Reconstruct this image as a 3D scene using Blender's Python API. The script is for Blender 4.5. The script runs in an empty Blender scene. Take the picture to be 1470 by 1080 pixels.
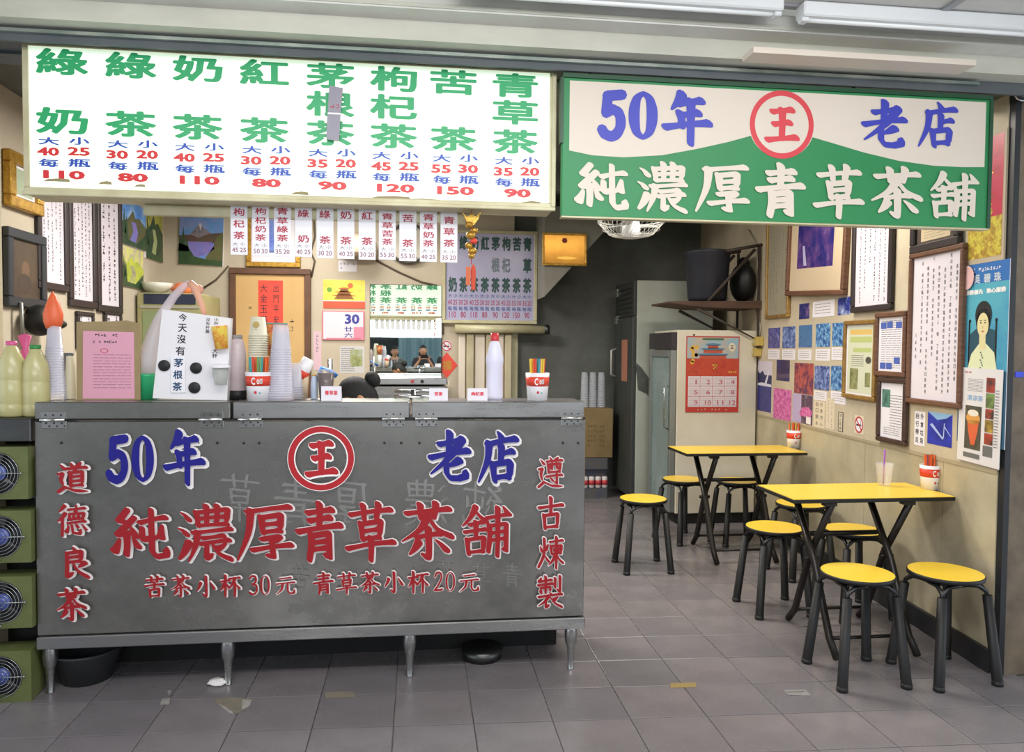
import bpy, math, random
from mathutils import Vector, Matrix
from math import radians, sin, cos, pi

# ------------------------------------------------------------------ camera, world, lights, exposure
SC = bpy.context.scene
COL = SC.collection
FPX, IW, IH = 1085.0, 1470.0, 1080.0
YAW, PIT, ROLL = radians(7.1), radians(2.06), radians(0.45)
EYE = Vector((0, 0, 1.47))
FWD = Vector((sin(YAW) * cos(PIT), cos(YAW) * cos(PIT), -sin(PIT)))
_r0 = Vector((cos(YAW), -sin(YAW), 0))
_u0 = _r0.cross(FWD)
RGT = _r0 * cos(ROLL) + _u0 * sin(ROLL)
UPV = _u0 * cos(ROLL) - _r0 * sin(ROLL)
cam_data = bpy.data.cameras.new('camera')
cam = bpy.data.objects.new('camera', cam_data)
COL.objects.link(cam)
cam_data.sensor_width = 36.0
cam_data.sensor_fit = 'HORIZONTAL'
cam_data.lens = FPX / IW * 36.0
cam_data.clip_start = 0.02
m3 = Matrix((RGT, UPV, -FWD)).transposed()
cam.matrix_world = Matrix.Translation(EYE) @ m3.to_4x4()
SC.camera = cam

SC.view_settings.view_transform = 'Standard'
SC.view_settings.look = 'None'
SC.view_settings.gamma = 1.0
SC.view_settings.use_curve_mapping = False
SC.view_settings.exposure = 0.4

world = bpy.data.worlds.new('world')
SC.world = world
world.use_nodes = True
world.node_tree.nodes['Background'].inputs[0].default_value = (0.86, 0.93, 1.0, 1)
world.node_tree.nodes['Background'].inputs[1].default_value = 1.3


def area(name, loc, size, power, col=(1, 1, 1), rot=(0, 0, 0), spread=180):
    l = bpy.data.lights.new(name, 'AREA')
    l.shape = 'RECTANGLE'
    l.size, l.size_y = size
    l.energy = power
    l.color = col
    l.spread = radians(spread)
    o = bpy.data.objects.new(name, l)
    COL.objects.link(o)
    o.location = loc
    o.rotation_euler = rot
    return o


# ceiling lamps of the shop, unseen lights under the arcade in front of it and one glow from the street
area('shop_lamp_light', (-0.7, 5.3, 2.93), (1.3, 0.5), 80, (1.0, 0.96, 0.88))
area('shop_lamp_light', (1.75, 4.3, 2.93), (1.3, 0.5), 38, (1.0, 0.93, 0.82))
area('shop_lamp_light', (-0.9, 6.9, 2.93), (1.3, 0.4), 26, (1.0, 0.96, 0.88))
area('arcade_light', (0.3, 1.1, 2.74), (3.2, 0.5), 60, (1.0, 0.98, 0.97))
area('arcade_light', (0.3, 1.9, 2.72), (3.6, 0.2), 9, (1.0, 0.99, 0.97), (radians(80), 0, 0))  # tilted area light added to brighten the beam and its trim
area('street_light', (0.5, -3.5, 2.7), (5.0, 1.6), 170, (0.92, 0.97, 1.0), (radians(75), 0, 0))


def ray(px, py):
    return FWD + RGT * ((px - IW / 2) / FPX) - UPV * ((py - IH / 2) / FPX)


def on_y(px, py, Y):
    d = ray(px, py)
    return EYE + d * ((Y - EYE.y) / d.y)


def on_x(px, py, X):
    d = ray(px, py)
    return EYE + d * ((X - EYE.x) / d.x)


def on_z(px, py, Z):
    d = ray(px, py)
    return EYE + d * ((Z - EYE.z) / d.z)


WS = 0.0837                                   # the right wall opens slightly towards the back


def wall_x(Y):
    return 2.61 + WS * (Y - 3.04)


def on_r(px, py, off=0.0):
    d = ray(px, py)
    return EYE + d * ((2.61 - off - WS * 3.04) / (d.x - WS * d.y))


XL, YB = -2.47, 7.8                           # left wall, back wall


# ------------------------------------------------------------------ materials
def srgb(c):
    if isinstance(c, str):
        c = tuple(int(c[i:i + 2], 16) / 255 for i in (0, 2, 4))
    return tuple((x / 12.92 if x <= 0.04045 else ((x + 0.055) / 1.055) ** 2.4) for x in c) + (1.0,)


_M = {}


def mat(name, col, rough=0.5, metal=0.0, col2=None, scale=4.0, bump=0.0, bscale=60.0, emit=0.0, alpha=1.0,
        stretch=(1, 1, 1), lo=0.35, hi=0.65, spec=None, trans=0.0, detail=6.0, rvar=0.0, coat=0.0):
    if name in _M:
        return _M[name]
    m = bpy.data.materials.new(name)
    m.use_nodes = True
    nt = m.node_tree
    b = nt.nodes['Principled BSDF']
    b.inputs['Base Color'].default_value = srgb(col)
    b.inputs['Roughness'].default_value = rough
    b.inputs['Metallic'].default_value = metal
    if spec is not None:
        b.inputs['Specular IOR Level'].default_value = spec
    if coat:
        b.inputs['Coat Weight'].default_value = coat
    if trans:
        b.inputs['Transmission Weight'].default_value = trans
        b.inputs['IOR'].default_value = 1.3
    if alpha < 1:
        b.inputs['Alpha'].default_value = alpha
    if emit:
        b.inputs['Emission Color'].default_value = srgb(col)
        b.inputs['Emission Strength'].default_value = emit
    tc = None
    if col2 is not None or bump or rvar:
        tc = nt.nodes.new('ShaderNodeTexCoord')
        mp = nt.nodes.new('ShaderNodeMapping')
        mp.inputs['Scale'].default_value = stretch
        nt.links.new(tc.outputs['Object'], mp.inputs[0])
    if col2 is not None or rvar:
        n = nt.nodes.new('ShaderNodeTexNoise')
        n.inputs['Scale'].default_value = scale
        n.inputs['Detail'].default_value = detail
        n.inputs['Roughness'].default_value = 0.62
        nt.links.new(mp.outputs[0], n.inputs['Vector'])
        r = nt.nodes.new('ShaderNodeValToRGB')
        r.color_ramp.elements[0].position = lo
        r.color_ramp.elements[1].position = hi
        r.color_ramp.elements[0].color = srgb(col)
        r.color_ramp.elements[1].color = srgb(col2 if col2 is not None else col)
        nt.links.new(n.outputs['Fac'], r.inputs[0])
        if col2 is not None:
            nt.links.new(r.outputs[0], b.inputs['Base Color'])
        if rvar:
            mr = nt.nodes.new('ShaderNodeMapRange')
            mr.inputs['From Min'].default_value = lo
            mr.inputs['From Max'].default_value = hi
            mr.inputs['To Min'].default_value = max(0.02, rough - rvar)
            mr.inputs['To Max'].default_value = min(1, rough + rvar)
            nt.links.new(n.outputs['Fac'], mr.inputs[0])
            nt.links.new(mr.outputs[0], b.inputs['Roughness'])
    if bump:
        n2 = nt.nodes.new('ShaderNodeTexNoise')
        n2.inputs['Scale'].default_value = bscale
        nt.links.new(mp.outputs[0], n2.inputs['Vector'])
        bp = nt.nodes.new('ShaderNodeBump')
        bp.inputs['Strength'].default_value = bump
        bp.inputs['Distance'].default_value = 0.01
        nt.links.new(n2.outputs['Fac'], bp.inputs['Height'])
        nt.links.new(bp.outputs[0], b.inputs['Normal'])
    _M[name] = m
    return m


def ramp_mat(name, cols, scale=30.0, kind='noise', rough=0.4, stretch=(1, 1, 1)):
    """a printed picture: colour bands driven by noise or cells"""
    if name in _M:
        return _M[name]
    m = bpy.data.materials.new(name)
    m.use_nodes = True
    nt = m.node_tree
    b = nt.nodes['Principled BSDF']
    b.inputs['Roughness'].default_value = rough
    tc = nt.nodes.new('ShaderNodeTexCoord')
    mp = nt.nodes.new('ShaderNodeMapping')
    mp.inputs['Scale'].default_value = stretch
    mp.inputs['Location'].default_value = (random.random() * 9, random.random() * 9, random.random() * 9)
    nt.links.new(tc.outputs['Object'], mp.inputs[0])
    if kind == 'noise':
        n = nt.nodes.new('ShaderNodeTexNoise')
        n.inputs['Detail'].default_value = 8
        n.inputs['Roughness'].default_value = 0.7
        out = n.outputs['Fac']
        p0, p1 = 0.3, 0.7
    else:
        n = nt.nodes.new('ShaderNodeTexVoronoi')
        out = n.outputs['Distance']
        p0, p1 = 0.05, 0.75
    n.inputs['Scale'].default_value = scale
    nt.links.new(mp.outputs[0], n.inputs['Vector'])
    r = nt.nodes.new('ShaderNodeValToRGB')
    el = r.color_ramp.elements
    el[0].position, el[1].position = p0, p1
    el[0].color, el[1].color = srgb(cols[0]), srgb(cols[-1])
    for i, c in enumerate(cols[1:-1]):
        e = el.new(p0 + (p1 - p0) * (i + 1) / (len(cols) - 1))
        e.color = srgb(c)
    nt.links.new(out, r.inputs[0])
    nt.links.new(r.outputs[0], b.inputs['Base Color'])
    _M[name] = m
    return m


def clear_mat(name, col, dens=0.25, rough=0.15):
    """thin clear plastic: mostly see-through, a little surface colour and gloss"""
    if name in _M:
        return _M[name]
    m = bpy.data.materials.new(name)
    m.use_nodes = True
    nt = m.node_tree
    b = nt.nodes['Principled BSDF']
    b.inputs['Base Color'].default_value = srgb(col)
    b.inputs['Roughness'].default_value = rough
    b.inputs['Alpha'].default_value = dens
    _M[name] = m
    return m


def brush_metal(name, col, col2, rough=0.3, scale=2.0, stretch=(1, 1, 6)):
    return mat(name, col, rough, 0.88, col2, scale, 0.015, 90, stretch=stretch, rvar=0.1)


# ------------------------------------------------------------------ mesh building
_ROOT = {}


def tag(o, label=None, cat=None, group=None, kind=None):
    if label:
        o['label'] = label
    if cat:
        o['category'] = cat
    if group:
        o['group'] = group
    if kind:
        o['kind'] = kind
    return o


def thing(name, label, cat, loc=(0, 0, 0), rz=0.0, group=None):
    o = bpy.data.objects.new(name, None)
    o.empty_display_size = 0.05
    COL.objects.link(o)
    o.location = loc
    o.rotation_euler = (0, 0, rz)
    _ROOT[o.name] = Matrix.Translation(Vector(loc)) @ Matrix.Rotation(rz, 4, 'Z')
    return tag(o, label, cat, group)


class MB:
    """collects geometry in world space (or in the parent's space) and links it as one mesh object"""

    def __init__(self):
        self.v, self.f, self.m, self.s, self.mats = [], [], [], [], []

    def mi(self, m):
        if m not in self.mats:
            self.mats.append(m)
        return self.mats.index(m)

    def add(self, vs, fs, m, smooth=False, M=None):
        n = len(self.v)
        if M is not None:
            vs = [M @ Vector(p) for p in vs]
        self.v += [tuple(p) for p in vs]
        k = self.mi(m)
        for f in fs:
            self.f.append(tuple(i + n for i in f))
            self.m.append(k)
            self.s.append(smooth)
        return self

    def box(self, x0, x1, y0, y1, z0, z1, m, M=None, bev=0.0):
        if bev:
            b = min(bev, (x1 - x0) * .45, (y1 - y0) * .45, (z1 - z0) * .45)
            vs, idx = [], {}
            for i, x in enumerate((x0, x1)):
                for j, y in enumerate((y0, y1)):
                    for k, z in enumerate((z0, z1)):
                        sx, sy, sz = (1, -1)[i], (1, -1)[j], (1, -1)[k]
                        for a in range(3):
                            idx[(i, j, k, a)] = len(vs)
                            vs.append((x + (0 if a == 0 else sx * b), y + (0 if a == 1 else sy * b), z + (0 if a == 2 else sz * b)))
            fs = []
            for i in (0, 1):
                q = [idx[(i, 0, 0, 0)], idx[(i, 1, 0, 0)], idx[(i, 1, 1, 0)], idx[(i, 0, 1, 0)]]
                fs.append(q if i else q[::-1])
                q = [idx[(0, i, 0, 1)], idx[(1, i, 0, 1)], idx[(1, i, 1, 1)], idx[(0, i, 1, 1)]]
                fs.append(q[::-1] if i else q)
                q = [idx[(0, 0, i, 2)], idx[(1, 0, i, 2)], idx[(1, 1, i, 2)], idx[(0, 1, i, 2)]]
                fs.append(q if i else q[::-1])
            for a in (0, 1):
                for c in (0, 1):
                    fs.append([idx[(a, c, 0, 0)], idx[(a, c, 1, 0)], idx[(a, c, 1, 1)], idx[(a, c, 0, 1)]])
                    fs.append([idx[(a, 0, c, 0)], idx[(a, 1, c, 0)], idx[(a, 1, c, 2)], idx[(a, 0, c, 2)]])
                    fs.append([idx[(0, a, c, 1)], idx[(1, a, c, 1)], idx[(1, a, c, 2)], idx[(0, a, c, 2)]])
                    for d in (0, 1):
                        fs.append([idx[(a, c, d, 0)], idx[(a, c, d, 1)], idx[(a, c, d, 2)]])
            return self.add(vs, fs, m, False, M)
        vs = [(x0, y0, z0), (x1, y0, z0), (x1, y1, z0), (x0, y1, z0), (x0, y0, z1), (x1, y0, z1), (x1, y1, z1), (x0, y1, z1)]
        fs = [(0, 3, 2, 1), (4, 5, 6, 7), (0, 1, 5, 4), (1, 2, 6, 5), (2, 3, 7, 6), (3, 0, 4, 7)]
        return self.add(vs, fs, m, False, M)

    def cyl(self, p0, p1, r0, r1, m, seg=16, smooth=True):
        return self.tube([p0, p1], [r0, r1], m, seg, smooth)

    def tube(self, pts, r, m, seg=8, smooth=True, caps=True):
        pts = [Vector(p) for p in pts]
        if not isinstance(r, (list, tuple)):
            r = [r] * len(pts)
        vs, fs = [], []
        up = None
        for i, p in enumerate(pts):
            t = (pts[min(i + 1, len(pts) - 1)] - pts[max(i - 1, 0)])
            t = t.normalized() if t.length > 1e-9 else Vector((0, 0, 1))
            if up is None:
                a = Vector((0, 0, 1)) if abs(t.z) < .9 else Vector((1, 0, 0))
                up = (a - t * a.dot(t)).normalized()
            else:
                up = (up - t * up.dot(t))
                up = up.normalized() if up.length > 1e-6 else t.orthogonal().normalized()
            w = t.cross(up)
            for k in range(seg):
                a = 2 * pi * k / seg
                vs.append(p + (up * cos(a) + w * sin(a)) * r[i])
        for i in range(len(pts) - 1):
            for k in range(seg):
                a, b = i * seg + k, i * seg + (k + 1) % seg
                fs.append((a, b, b + seg, a + seg))
        self.add(vs, fs, m, smooth)
        if caps:
            n = len(self.v) - len(vs)
            k = self.mi(m)
            self.f.append(tuple(n + i for i in range(seg))[::-1])
            self.f.append(tuple(n + (len(pts) - 1) * seg + i for i in range(seg)))
            self.m += [k, k]
            self.s += [False, False]
        return self

    def lathe(self, prof, c, m, seg=24, smooth=True, M=None, sx=1.0, sy=1.0):
        vs, fs = [], []
        for (r, z) in prof:
            for k in range(seg):
                a = 2 * pi * k / seg
                vs.append((c[0] + r * cos(a) * sx, c[1] + r * sin(a) * sy, c[2] + z))
        for i in range(len(prof) - 1):
            for k in range(seg):
                a, b = i * seg + k, i * seg + (k + 1) % seg
                fs.append((a, b, b + seg, a + seg))
        if prof[0][0] > 1e-5:
            fs.append(tuple(range(seg))[::-1])
        if prof[-1][0] > 1e-5:
            fs.append(tuple(range((len(prof) - 1) * seg, len(prof) * seg)))
        return self.add(vs, fs, m, smooth, M)

    def ball(self, c, r, m, seg=16, rings=10, M=None):
        if not isinstance(r, (list, tuple)):
            r = (r, r, r)
        vs, fs = [], []
        for i in range(rings + 1):
            t = pi * i / rings
            for k in range(seg):
                a = 2 * pi * k / seg
                vs.append((c[0] + r[0] * sin(t) * cos(a), c[1] + r[1] * sin(t) * sin(a), c[2] + r[2] * cos(t)))
        for i in range(rings):
            for k in range(seg):
                a, b = i * seg + k, i * seg + (k + 1) % seg
                fs.append((a, a + seg, b + seg, b))
        return self.add(vs, fs, m, True, M)

    def ring(self, c, R, r, m, axis='Y', seg=32, s2=6, sx=1.0):
        pts = []
        vs, fs = [], []
        for i in range(seg):
            a = 2 * pi * i / seg
            for k in range(s2):
                b = 2 * pi * k / s2
                rr = R + r * cos(b)
                u, v, w = rr * cos(a) * sx, rr * sin(a), r * sin(b)
                if axis == 'Y':
                    p = (c[0] + u, c[1] + w, c[2] + v)
                elif axis == 'X':
                    p = (c[0] + w, c[1] + u, c[2] + v)
                else:
                    p = (c[0] + u, c[1] + v, c[2] + w)
                vs.append(p)
        for i in range(seg):
            for k in range(s2):
                a, b = i * s2 + k, i * s2 + (k + 1) % s2
                c2, d = ((i + 1) % seg) * s2 + k, ((i + 1) % seg) * s2 + (k + 1) % s2
                fs.append((a, b, d, c2))
        return self.add(vs, fs, m, True)

    def prism(self, pts, y0, y1, m, M=None):
        """polygon in x,z extruded along y"""
        n = len(pts)
        vs = [(p[0], y0, p[1]) for p in pts] + [(p[0], y1, p[1]) for p in pts]
        fs = [tuple(range(n))[::-1], tuple(range(n, 2 * n))]
        for i in range(n):
            j = (i + 1) % n
            fs.append((i, j, j + n, i + n))
        return self.add(vs, fs, m, False, M)

    def build(self, name, parent=None, local=False, weld=False, origin=None):
        me = bpy.data.meshes.new(name)
        vs = self.v
        o_loc = None
        if parent is not None:
            rt = parent
            while rt.parent is not None:
                rt = rt.parent
            if not local:
                inv = _ROOT[rt.name].inverted()
                vs = [tuple(inv @ Vector(p)) for p in vs]
        elif not local:
            xs, ys, zs = zip(*vs)
            o_loc = origin or ((min(xs) + max(xs)) / 2, (min(ys) + max(ys)) / 2, min(zs))
            vs = [(p[0] - o_loc[0], p[1] - o_loc[1], p[2] - o_loc[2]) for p in vs]
        me.from_pydata(vs, [], self.f)
        for m in self.mats:
            me.materials.append(m)
        me.polygons.foreach_set('material_index', self.m)
        me.polygons.foreach_set('use_smooth', self.s)
        me.update()
        o = bpy.data.objects.new(name, me)
        COL.objects.link(o)
        if parent is not None:
            o.parent = parent
        elif o_loc is not None:
            o.location = o_loc
            _ROOT[o.name] = Matrix.Translation(Vector(o_loc))
        else:
            _ROOT[o.name] = Matrix.Identity(4)
        return o


def kids(o):
    return [c for c in o.children]


def copy_tree(o, parent=None, loc=None, rz=None):
    c = o.copy()
    COL.objects.link(c)
    if parent is not None:
        c.parent = parent
    if loc is not None:
        c.location = loc
        if rz is not None:
            c.rotation_euler = (0, 0, rz)
        _ROOT[c.name] = Matrix.Translation(Vector(loc)) @ Matrix.Rotation(c.rotation_euler.z, 4, 'Z')
    for ch in list(o.children):
        copy_tree(ch, c)
    return c


def struct(mb, name, label=None):
    o = mb.build(name)
    return tag(o, label, None, None, 'structure')


# ------------------------------------------------------------------ writing
_G = {}


def glyph(s, off=0.0, res=2):
    """outline of a printed string, fitted to a unit box"""
    k = (s, off)
    if k in _G:
        return _G[k]
    c = bpy.data.curves.new('writing', 'FONT')
    c.body = s
    c.offset = off
    c.resolution_u = res
    o = bpy.data.objects.new('writing', c)
    COL.objects.link(o)
    dg = bpy.context.evaluated_depsgraph_get()
    me = bpy.data.meshes.new_from_object(o.evaluated_get(dg))
    vs = [(v.co.x, v.co.y) for v in me.vertices]
    fs = [tuple(p.vertices) for p in me.polygons]
    bpy.data.objects.remove(o)
    bpy.data.curves.remove(c)
    bpy.data.meshes.remove(me)
    if not vs:
        _G[k] = ([], [])
        return _G[k]
    x0, x1 = min(v[0] for v in vs), max(v[0] for v in vs)
    y0, y1 = min(v[1] for v in vs), max(v[1] for v in vs)
    vs = [((v[0] - x0) / max(x1 - x0, 1e-6) - .5, (v[1] - y0) / max(y1 - y0, 1e-6) - .5) for v in vs]
    _G[k] = (vs, fs)
    return _G[k]


BR = {}


def _def(ch, txt):
    st = []
    for s in txt.split(';'):
        pts = [tuple(float(a) for a in p.split(',')) for p in s.split()]
        st.append(pts)
    BR[ch] = st


# brush characters as stroke paths on a 100 x 100 field, y downwards
_def('年', '38,4 30,18 16,34;30,23 54,19 80,15;34,45 54,42 74,39;35,42 38,54 38,66;3,69 50,62 97,58;57,18 58,50 58,99')
_def('王', '20,16 50,12 80,9;26,50 50,46 74,44;50,12 51,50 50,88;6,93 50,88 95,84')
_def('老', '26,24 50,20 74,17;50,2 49,24 48,44;5,50 50,42 94,37;80,14 52,48 6,82;74,56 60,63 46,68;43,56 43,80 52,91 72,92 88,88 90,76')
_def('店', '50,0 56,6 60,12;24,24 58,17 94,13;28,22 24,55 3,96;58,26 58,40 57,58;58,42 72,39 86,37;38,62 40,78 43,94;40,62 80,57 82,60 77,92;43,88 60,86 76,86')
_def('純', '28,3 12,24 30,26;40,18 10,50 38,44;34,36 38,43 42,52;26,50 27,68 26,88;14,58 10,70 5,80;38,56 42,64 46,72;50,28 72,22 95,19;54,38 54,48 56,60 88,54;90,34 89,44 88,56;70,4 71,50 72,82 80,93 97,90 99,76')
_def('濃', '6,12 14,17 20,24;2,40 10,44 16,50;3,94 12,82 22,62;34,12 36,24 38,36;34,12 92,7 88,34;37,23 62,21 90,20;37,35 62,34 90,33;52,1 53,16 53,34;72,1 72,16 71,34;28,48 62,45 97,42;36,47 32,72 20,99;46,58 64,56 84,54;42,68 66,65 94,62;53,67 53,84 53,94 64,86;88,68 80,74 72,77;62,66 76,86 99,97')
_def('厚', '18,12 56,7 95,4;24,10 20,50 1,97;44,22 45,36 47,50;45,22 80,18 78,48;47,35 62,34 78,33;47,48 62,47 78,46;44,61 78,57 62,69;63,67 66,92 52,90;28,80 62,75 98,72')
_def('青', '24,15 52,12 78,10;28,29 52,26 74,24;50,0 51,20 50,42;3,48 50,42 97,38;32,54 32,76 28,99;33,56 72,52 73,94 60,90;34,68 52,67 71,66;34,80 52,79 71,78')
_def('草', '8,18 48,13 92,10;34,2 36,14 37,27;66,0 65,12 62,25;30,34 32,48 34,63;31,35 72,30 68,61;33,48 50,46 69,45;34,61 50,60 68,59;2,78 50,71 99,68;51,60 52,80 51,100')
_def('茶', '10,17 50,13 92,10;36,2 37,14 38,27;66,0 65,12 62,25;52,20 36,46 2,66;53,24 70,46 99,60;30,60 52,56 74,54;52,44 53,94 43,91;34,68 26,80 16,90;68,66 78,74 88,84')
_def('舖', '28,0 18,20 1,38;28,8 38,20 51,30;16,36 28,33 42,31;29,31 29,46 29,62;6,50 28,47 50,45;11,65 12,78 14,94;12,65 46,61 43,92;14,90 28,89 43,88;52,23 74,19 99,16;86,1 90,6 94,12;74,3 75,50 74,99;57,37 58,62 55,90;58,38 93,35 92,88 84,84;60,53 75,51 91,50;60,67 75,65 91,64')
_def('道', '10,8 16,13 22,20;3,38 18,35 11,54 18,74;2,94 24,78 56,90 99,92;44,3 48,8 51,15;78,1 72,8 66,15;33,21 62,18 95,16;62,20 60,25 58,31;43,33 44,55 44,77;44,33 83,30 81,76;45,46 62,45 81,44;45,60 62,59 81,58;45,74 62,73 81,72')
_def('德', '27,2 18,12 7,22;29,26 18,40 2,52;18,40 19,68 18,97;40,15 65,12 93,10;66,0 65,12 63,23;42,29 43,37 45,45;42,29 91,26 86,43;57,29 57,36 58,43;73,28 73,36 72,43;45,45 64,44 86,43;37,58 65,54 94,52;40,66 37,76 32,85;50,64 54,88 76,91 81,77;61,57 66,63 69,69;84,62 90,69 96,77')
_def('良', '46,0 51,5 56,12;26,19 76,14 71,48;28,33 48,31 71,30;28,48 48,46 71,45;27,18 28,60 27,93 48,80;88,50 76,58 64,64;46,48 64,76 99,97')
_def('遵', '10,8 16,13 22,20;3,38 18,35 11,54 18,74;2,94 24,78 56,90 99,92;46,0 50,4 53,9;80,0 75,4 70,9;34,14 62,11 95,9;40,23 41,36 42,49;40,23 89,20 85,47;56,12 55,24 53,35;72,12 73,22 76,33;42,47 62,46 85,45;33,61 62,58 95,56;74,50 75,82 65,77;49,64 53,68 57,72')
_def('古', '4,31 50,26 97,22;50,0 51,26 50,54;24,54 26,76 28,97;25,55 79,50 75,95;28,92 50,91 74,90')
_def('煉', '9,28 12,35 15,43;40,22 36,30 31,38;24,4 24,52 2,94;25,56 34,66 42,76;47,15 72,12 97,10;72,0 73,50 72,99;51,28 52,40 54,53;52,28 93,26 90,51;54,52 72,51 90,50;61,34 64,38 66,43;84,32 81,37 79,43;70,54 58,74 42,88;74,54 84,70 99,82')
_def('製', '15,3 12,9 7,15;10,15 32,12 55,10;3,27 32,24 61,22;32,0 33,26 32,51;13,35 14,42 14,49;14,35 51,32 50,47;70,6 70,20 70,35;89,0 89,46 80,42;48,50 52,53 56,57;5,64 50,59 97,56;46,60 30,78 4,92;34,72 34,97 48,88;82,64 74,69 66,74;50,64 70,84 99,97')
_def('苦', '10,17 50,14 91,11;34,2 35,14 36,27;66,0 65,12 62,25;3,44 50,39 97,36;50,28 51,44 50,61;27,63 28,80 30,97;28,63 75,58 72,95;30,92 50,91 72,90')
_def('小', '52,3 54,93 39,86;26,32 18,52 6,72;74,30 84,44 95,62')
_def('杯', '3,29 24,26 47,24;26,1 27,50 26,99;24,34 14,54 2,72;30,40 38,48 45,57;47,17 74,14 99,12;74,14 64,40 42,66;74,36 75,66 74,99;80,44 90,54 97,63')
_def('元', '24,17 50,14 77,12;5,43 50,39 95,36;36,42 30,72 2,97;62,40 62,78 72,92 94,90 97,72')
_def('5', '32,8 60,6 90,4;34,8 31,26 28,46;28,46 56,38 82,50 84,78 60,97 28,95 12,84')
_def('0', '50,3 22,18 14,50 22,82 50,97 78,82 86,50 78,18 50,3')
_def('3', '18,16 40,4 72,8 76,30 44,46;44,46 80,52 84,80 50,97 16,86')
_def('2', '18,24 34,5 68,6 80,28 56,62 16,94;16,92 50,93 88,90')


def _smooth(pts, n=5):
    if len(pts) < 3:
        return pts
    out = []
    P = [pts[0]] + pts + [pts[-1]]
    closed = pts[0] == pts[-1]
    if closed:
        P = [pts[-2]] + pts + [pts[1]]
    for i in range(1, len(P) - 2):
        p0, p1, p2, p3 = P[i - 1:i + 3]
        for k in range(n):
            t = k / n
            out.append(tuple(0.5 * (2 * p1[j] + (p2[j] - p0[j]) * t + (2 * p0[j] - 5 * p1[j] + 4 * p2[j] - p3[j]) * t * t
                                    + (3 * p1[j] - p0[j] - 3 * p2[j] + p3[j]) * t ** 3) for j in (0, 1)))
    out.append(pts[-1])
    return out


def _hull(P):
    P = sorted(set(P))
    lo, hi = [], []
    for p in P:
        while len(lo) > 1 and (lo[-1][0] - lo[-2][0]) * (p[1] - lo[-2][1]) - (lo[-1][1] - lo[-2][1]) * (p[0] - lo[-2][0]) <= 1e-9:
            lo.pop()
        lo.append(p)
    for p in reversed(P):
        while len(hi) > 1 and (hi[-1][0] - hi[-2][0]) * (p[1] - hi[-2][1]) - (hi[-1][1] - hi[-2][1]) * (p[0] - hi[-2][0]) <= 1e-9:
            hi.pop()
        hi.append(p)
    return lo[:-1] + hi[:-1]


def brush(ch, wt=10.0, grow=0.0):
    """polygons (unit box, centred, y up) of a brush-written character"""
    res = []
    n_st = len(BR[ch])
    w0 = wt * (1.0 if n_st < 9 else (0.86 if n_st < 13 else 0.74))
    num = ch in '5032'
    for pts in BR[ch]:
        a, b = pts[0], pts[-1]
        dx, dy = b[0] - a[0], b[1] - a[1]
        L = math.hypot(dx, dy)
        corner = len(pts) > 3 and not num
        bent = len(pts) == 3 and abs((pts[1][0] - a[0]) * dy - (pts[1][1] - a[1]) * dx) / (L * L + 1) > 0.25
        if num:
            p = _smooth(pts, 6)
            ws = [1.25] * len(p)
            if ch == '0':
                ws = [1.35 - .75 * abs(sin(pi * 2 * i / (len(p) - 1) + pi / 2)) ** 3 for i in range(len(p))]
        elif corner or bent:
            p = []
            for i in range(len(pts) - 1):
                for k in range(4):
                    t = k / 4
                    p.append((pts[i][0] + (pts[i + 1][0] - pts[i][0]) * t, pts[i][1] + (pts[i + 1][1] - pts[i][1]) * t))
            p.append(b)
            ws = [0.85 + .25 * (i / len(p)) for i in range(len(p))]
            ws[-1] = .35
            ws[-2] = .7
        else:
            p = _smooth(pts, 5)
            N = len(p) - 1
            if L < 24:
                ws = [0.45 + 0.85 * (i / N) for i in range(N + 1)]
            elif abs(dy) < 0.35 * abs(dx):
                ws = [0.95 - .3 * sin(pi * i / N) + .15 * (i / N) for i in range(N + 1)]
            elif dx < -0.25 * abs(dy):
                ws = [1.2 - .95 * (i / N) ** 1.3 for i in range(N + 1)]
            elif dx > 0.4 * abs(dy):
                ws = [0.5 + .95 * (i / N) for i in range(N + 1)]
                ws[-1] *= .35
            else:
                ws = [1.2 - .2 * sin(pi * i / N) - .35 * (i / N) ** 3 for i in range(N + 1)]
        ta, tb_, tA = (1.05, .62, 0.0) if num else (1.12, .60, -.55)
        nibs = []
        for q, wv in zip(p, ws):
            ra, rb = wv * w0 / 2 * ta + grow, wv * w0 / 2 * tb_ + grow
            nibs.append([(q[0] + ra * cos(u) * cos(tA) - rb * sin(u) * sin(tA), q[1] - ra * cos(u) * sin(tA) + rb * sin(u) * -cos(tA))
                         for u in [2 * pi * k / 8 for k in range(8)]])
        for i in range(len(p) - 1):
            res.append(_hull(nibs[i] + nibs[i + 1]))
    return [[(x / 100 - .5, .5 - y / 100) for x, y in poly] for poly in res]


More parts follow.
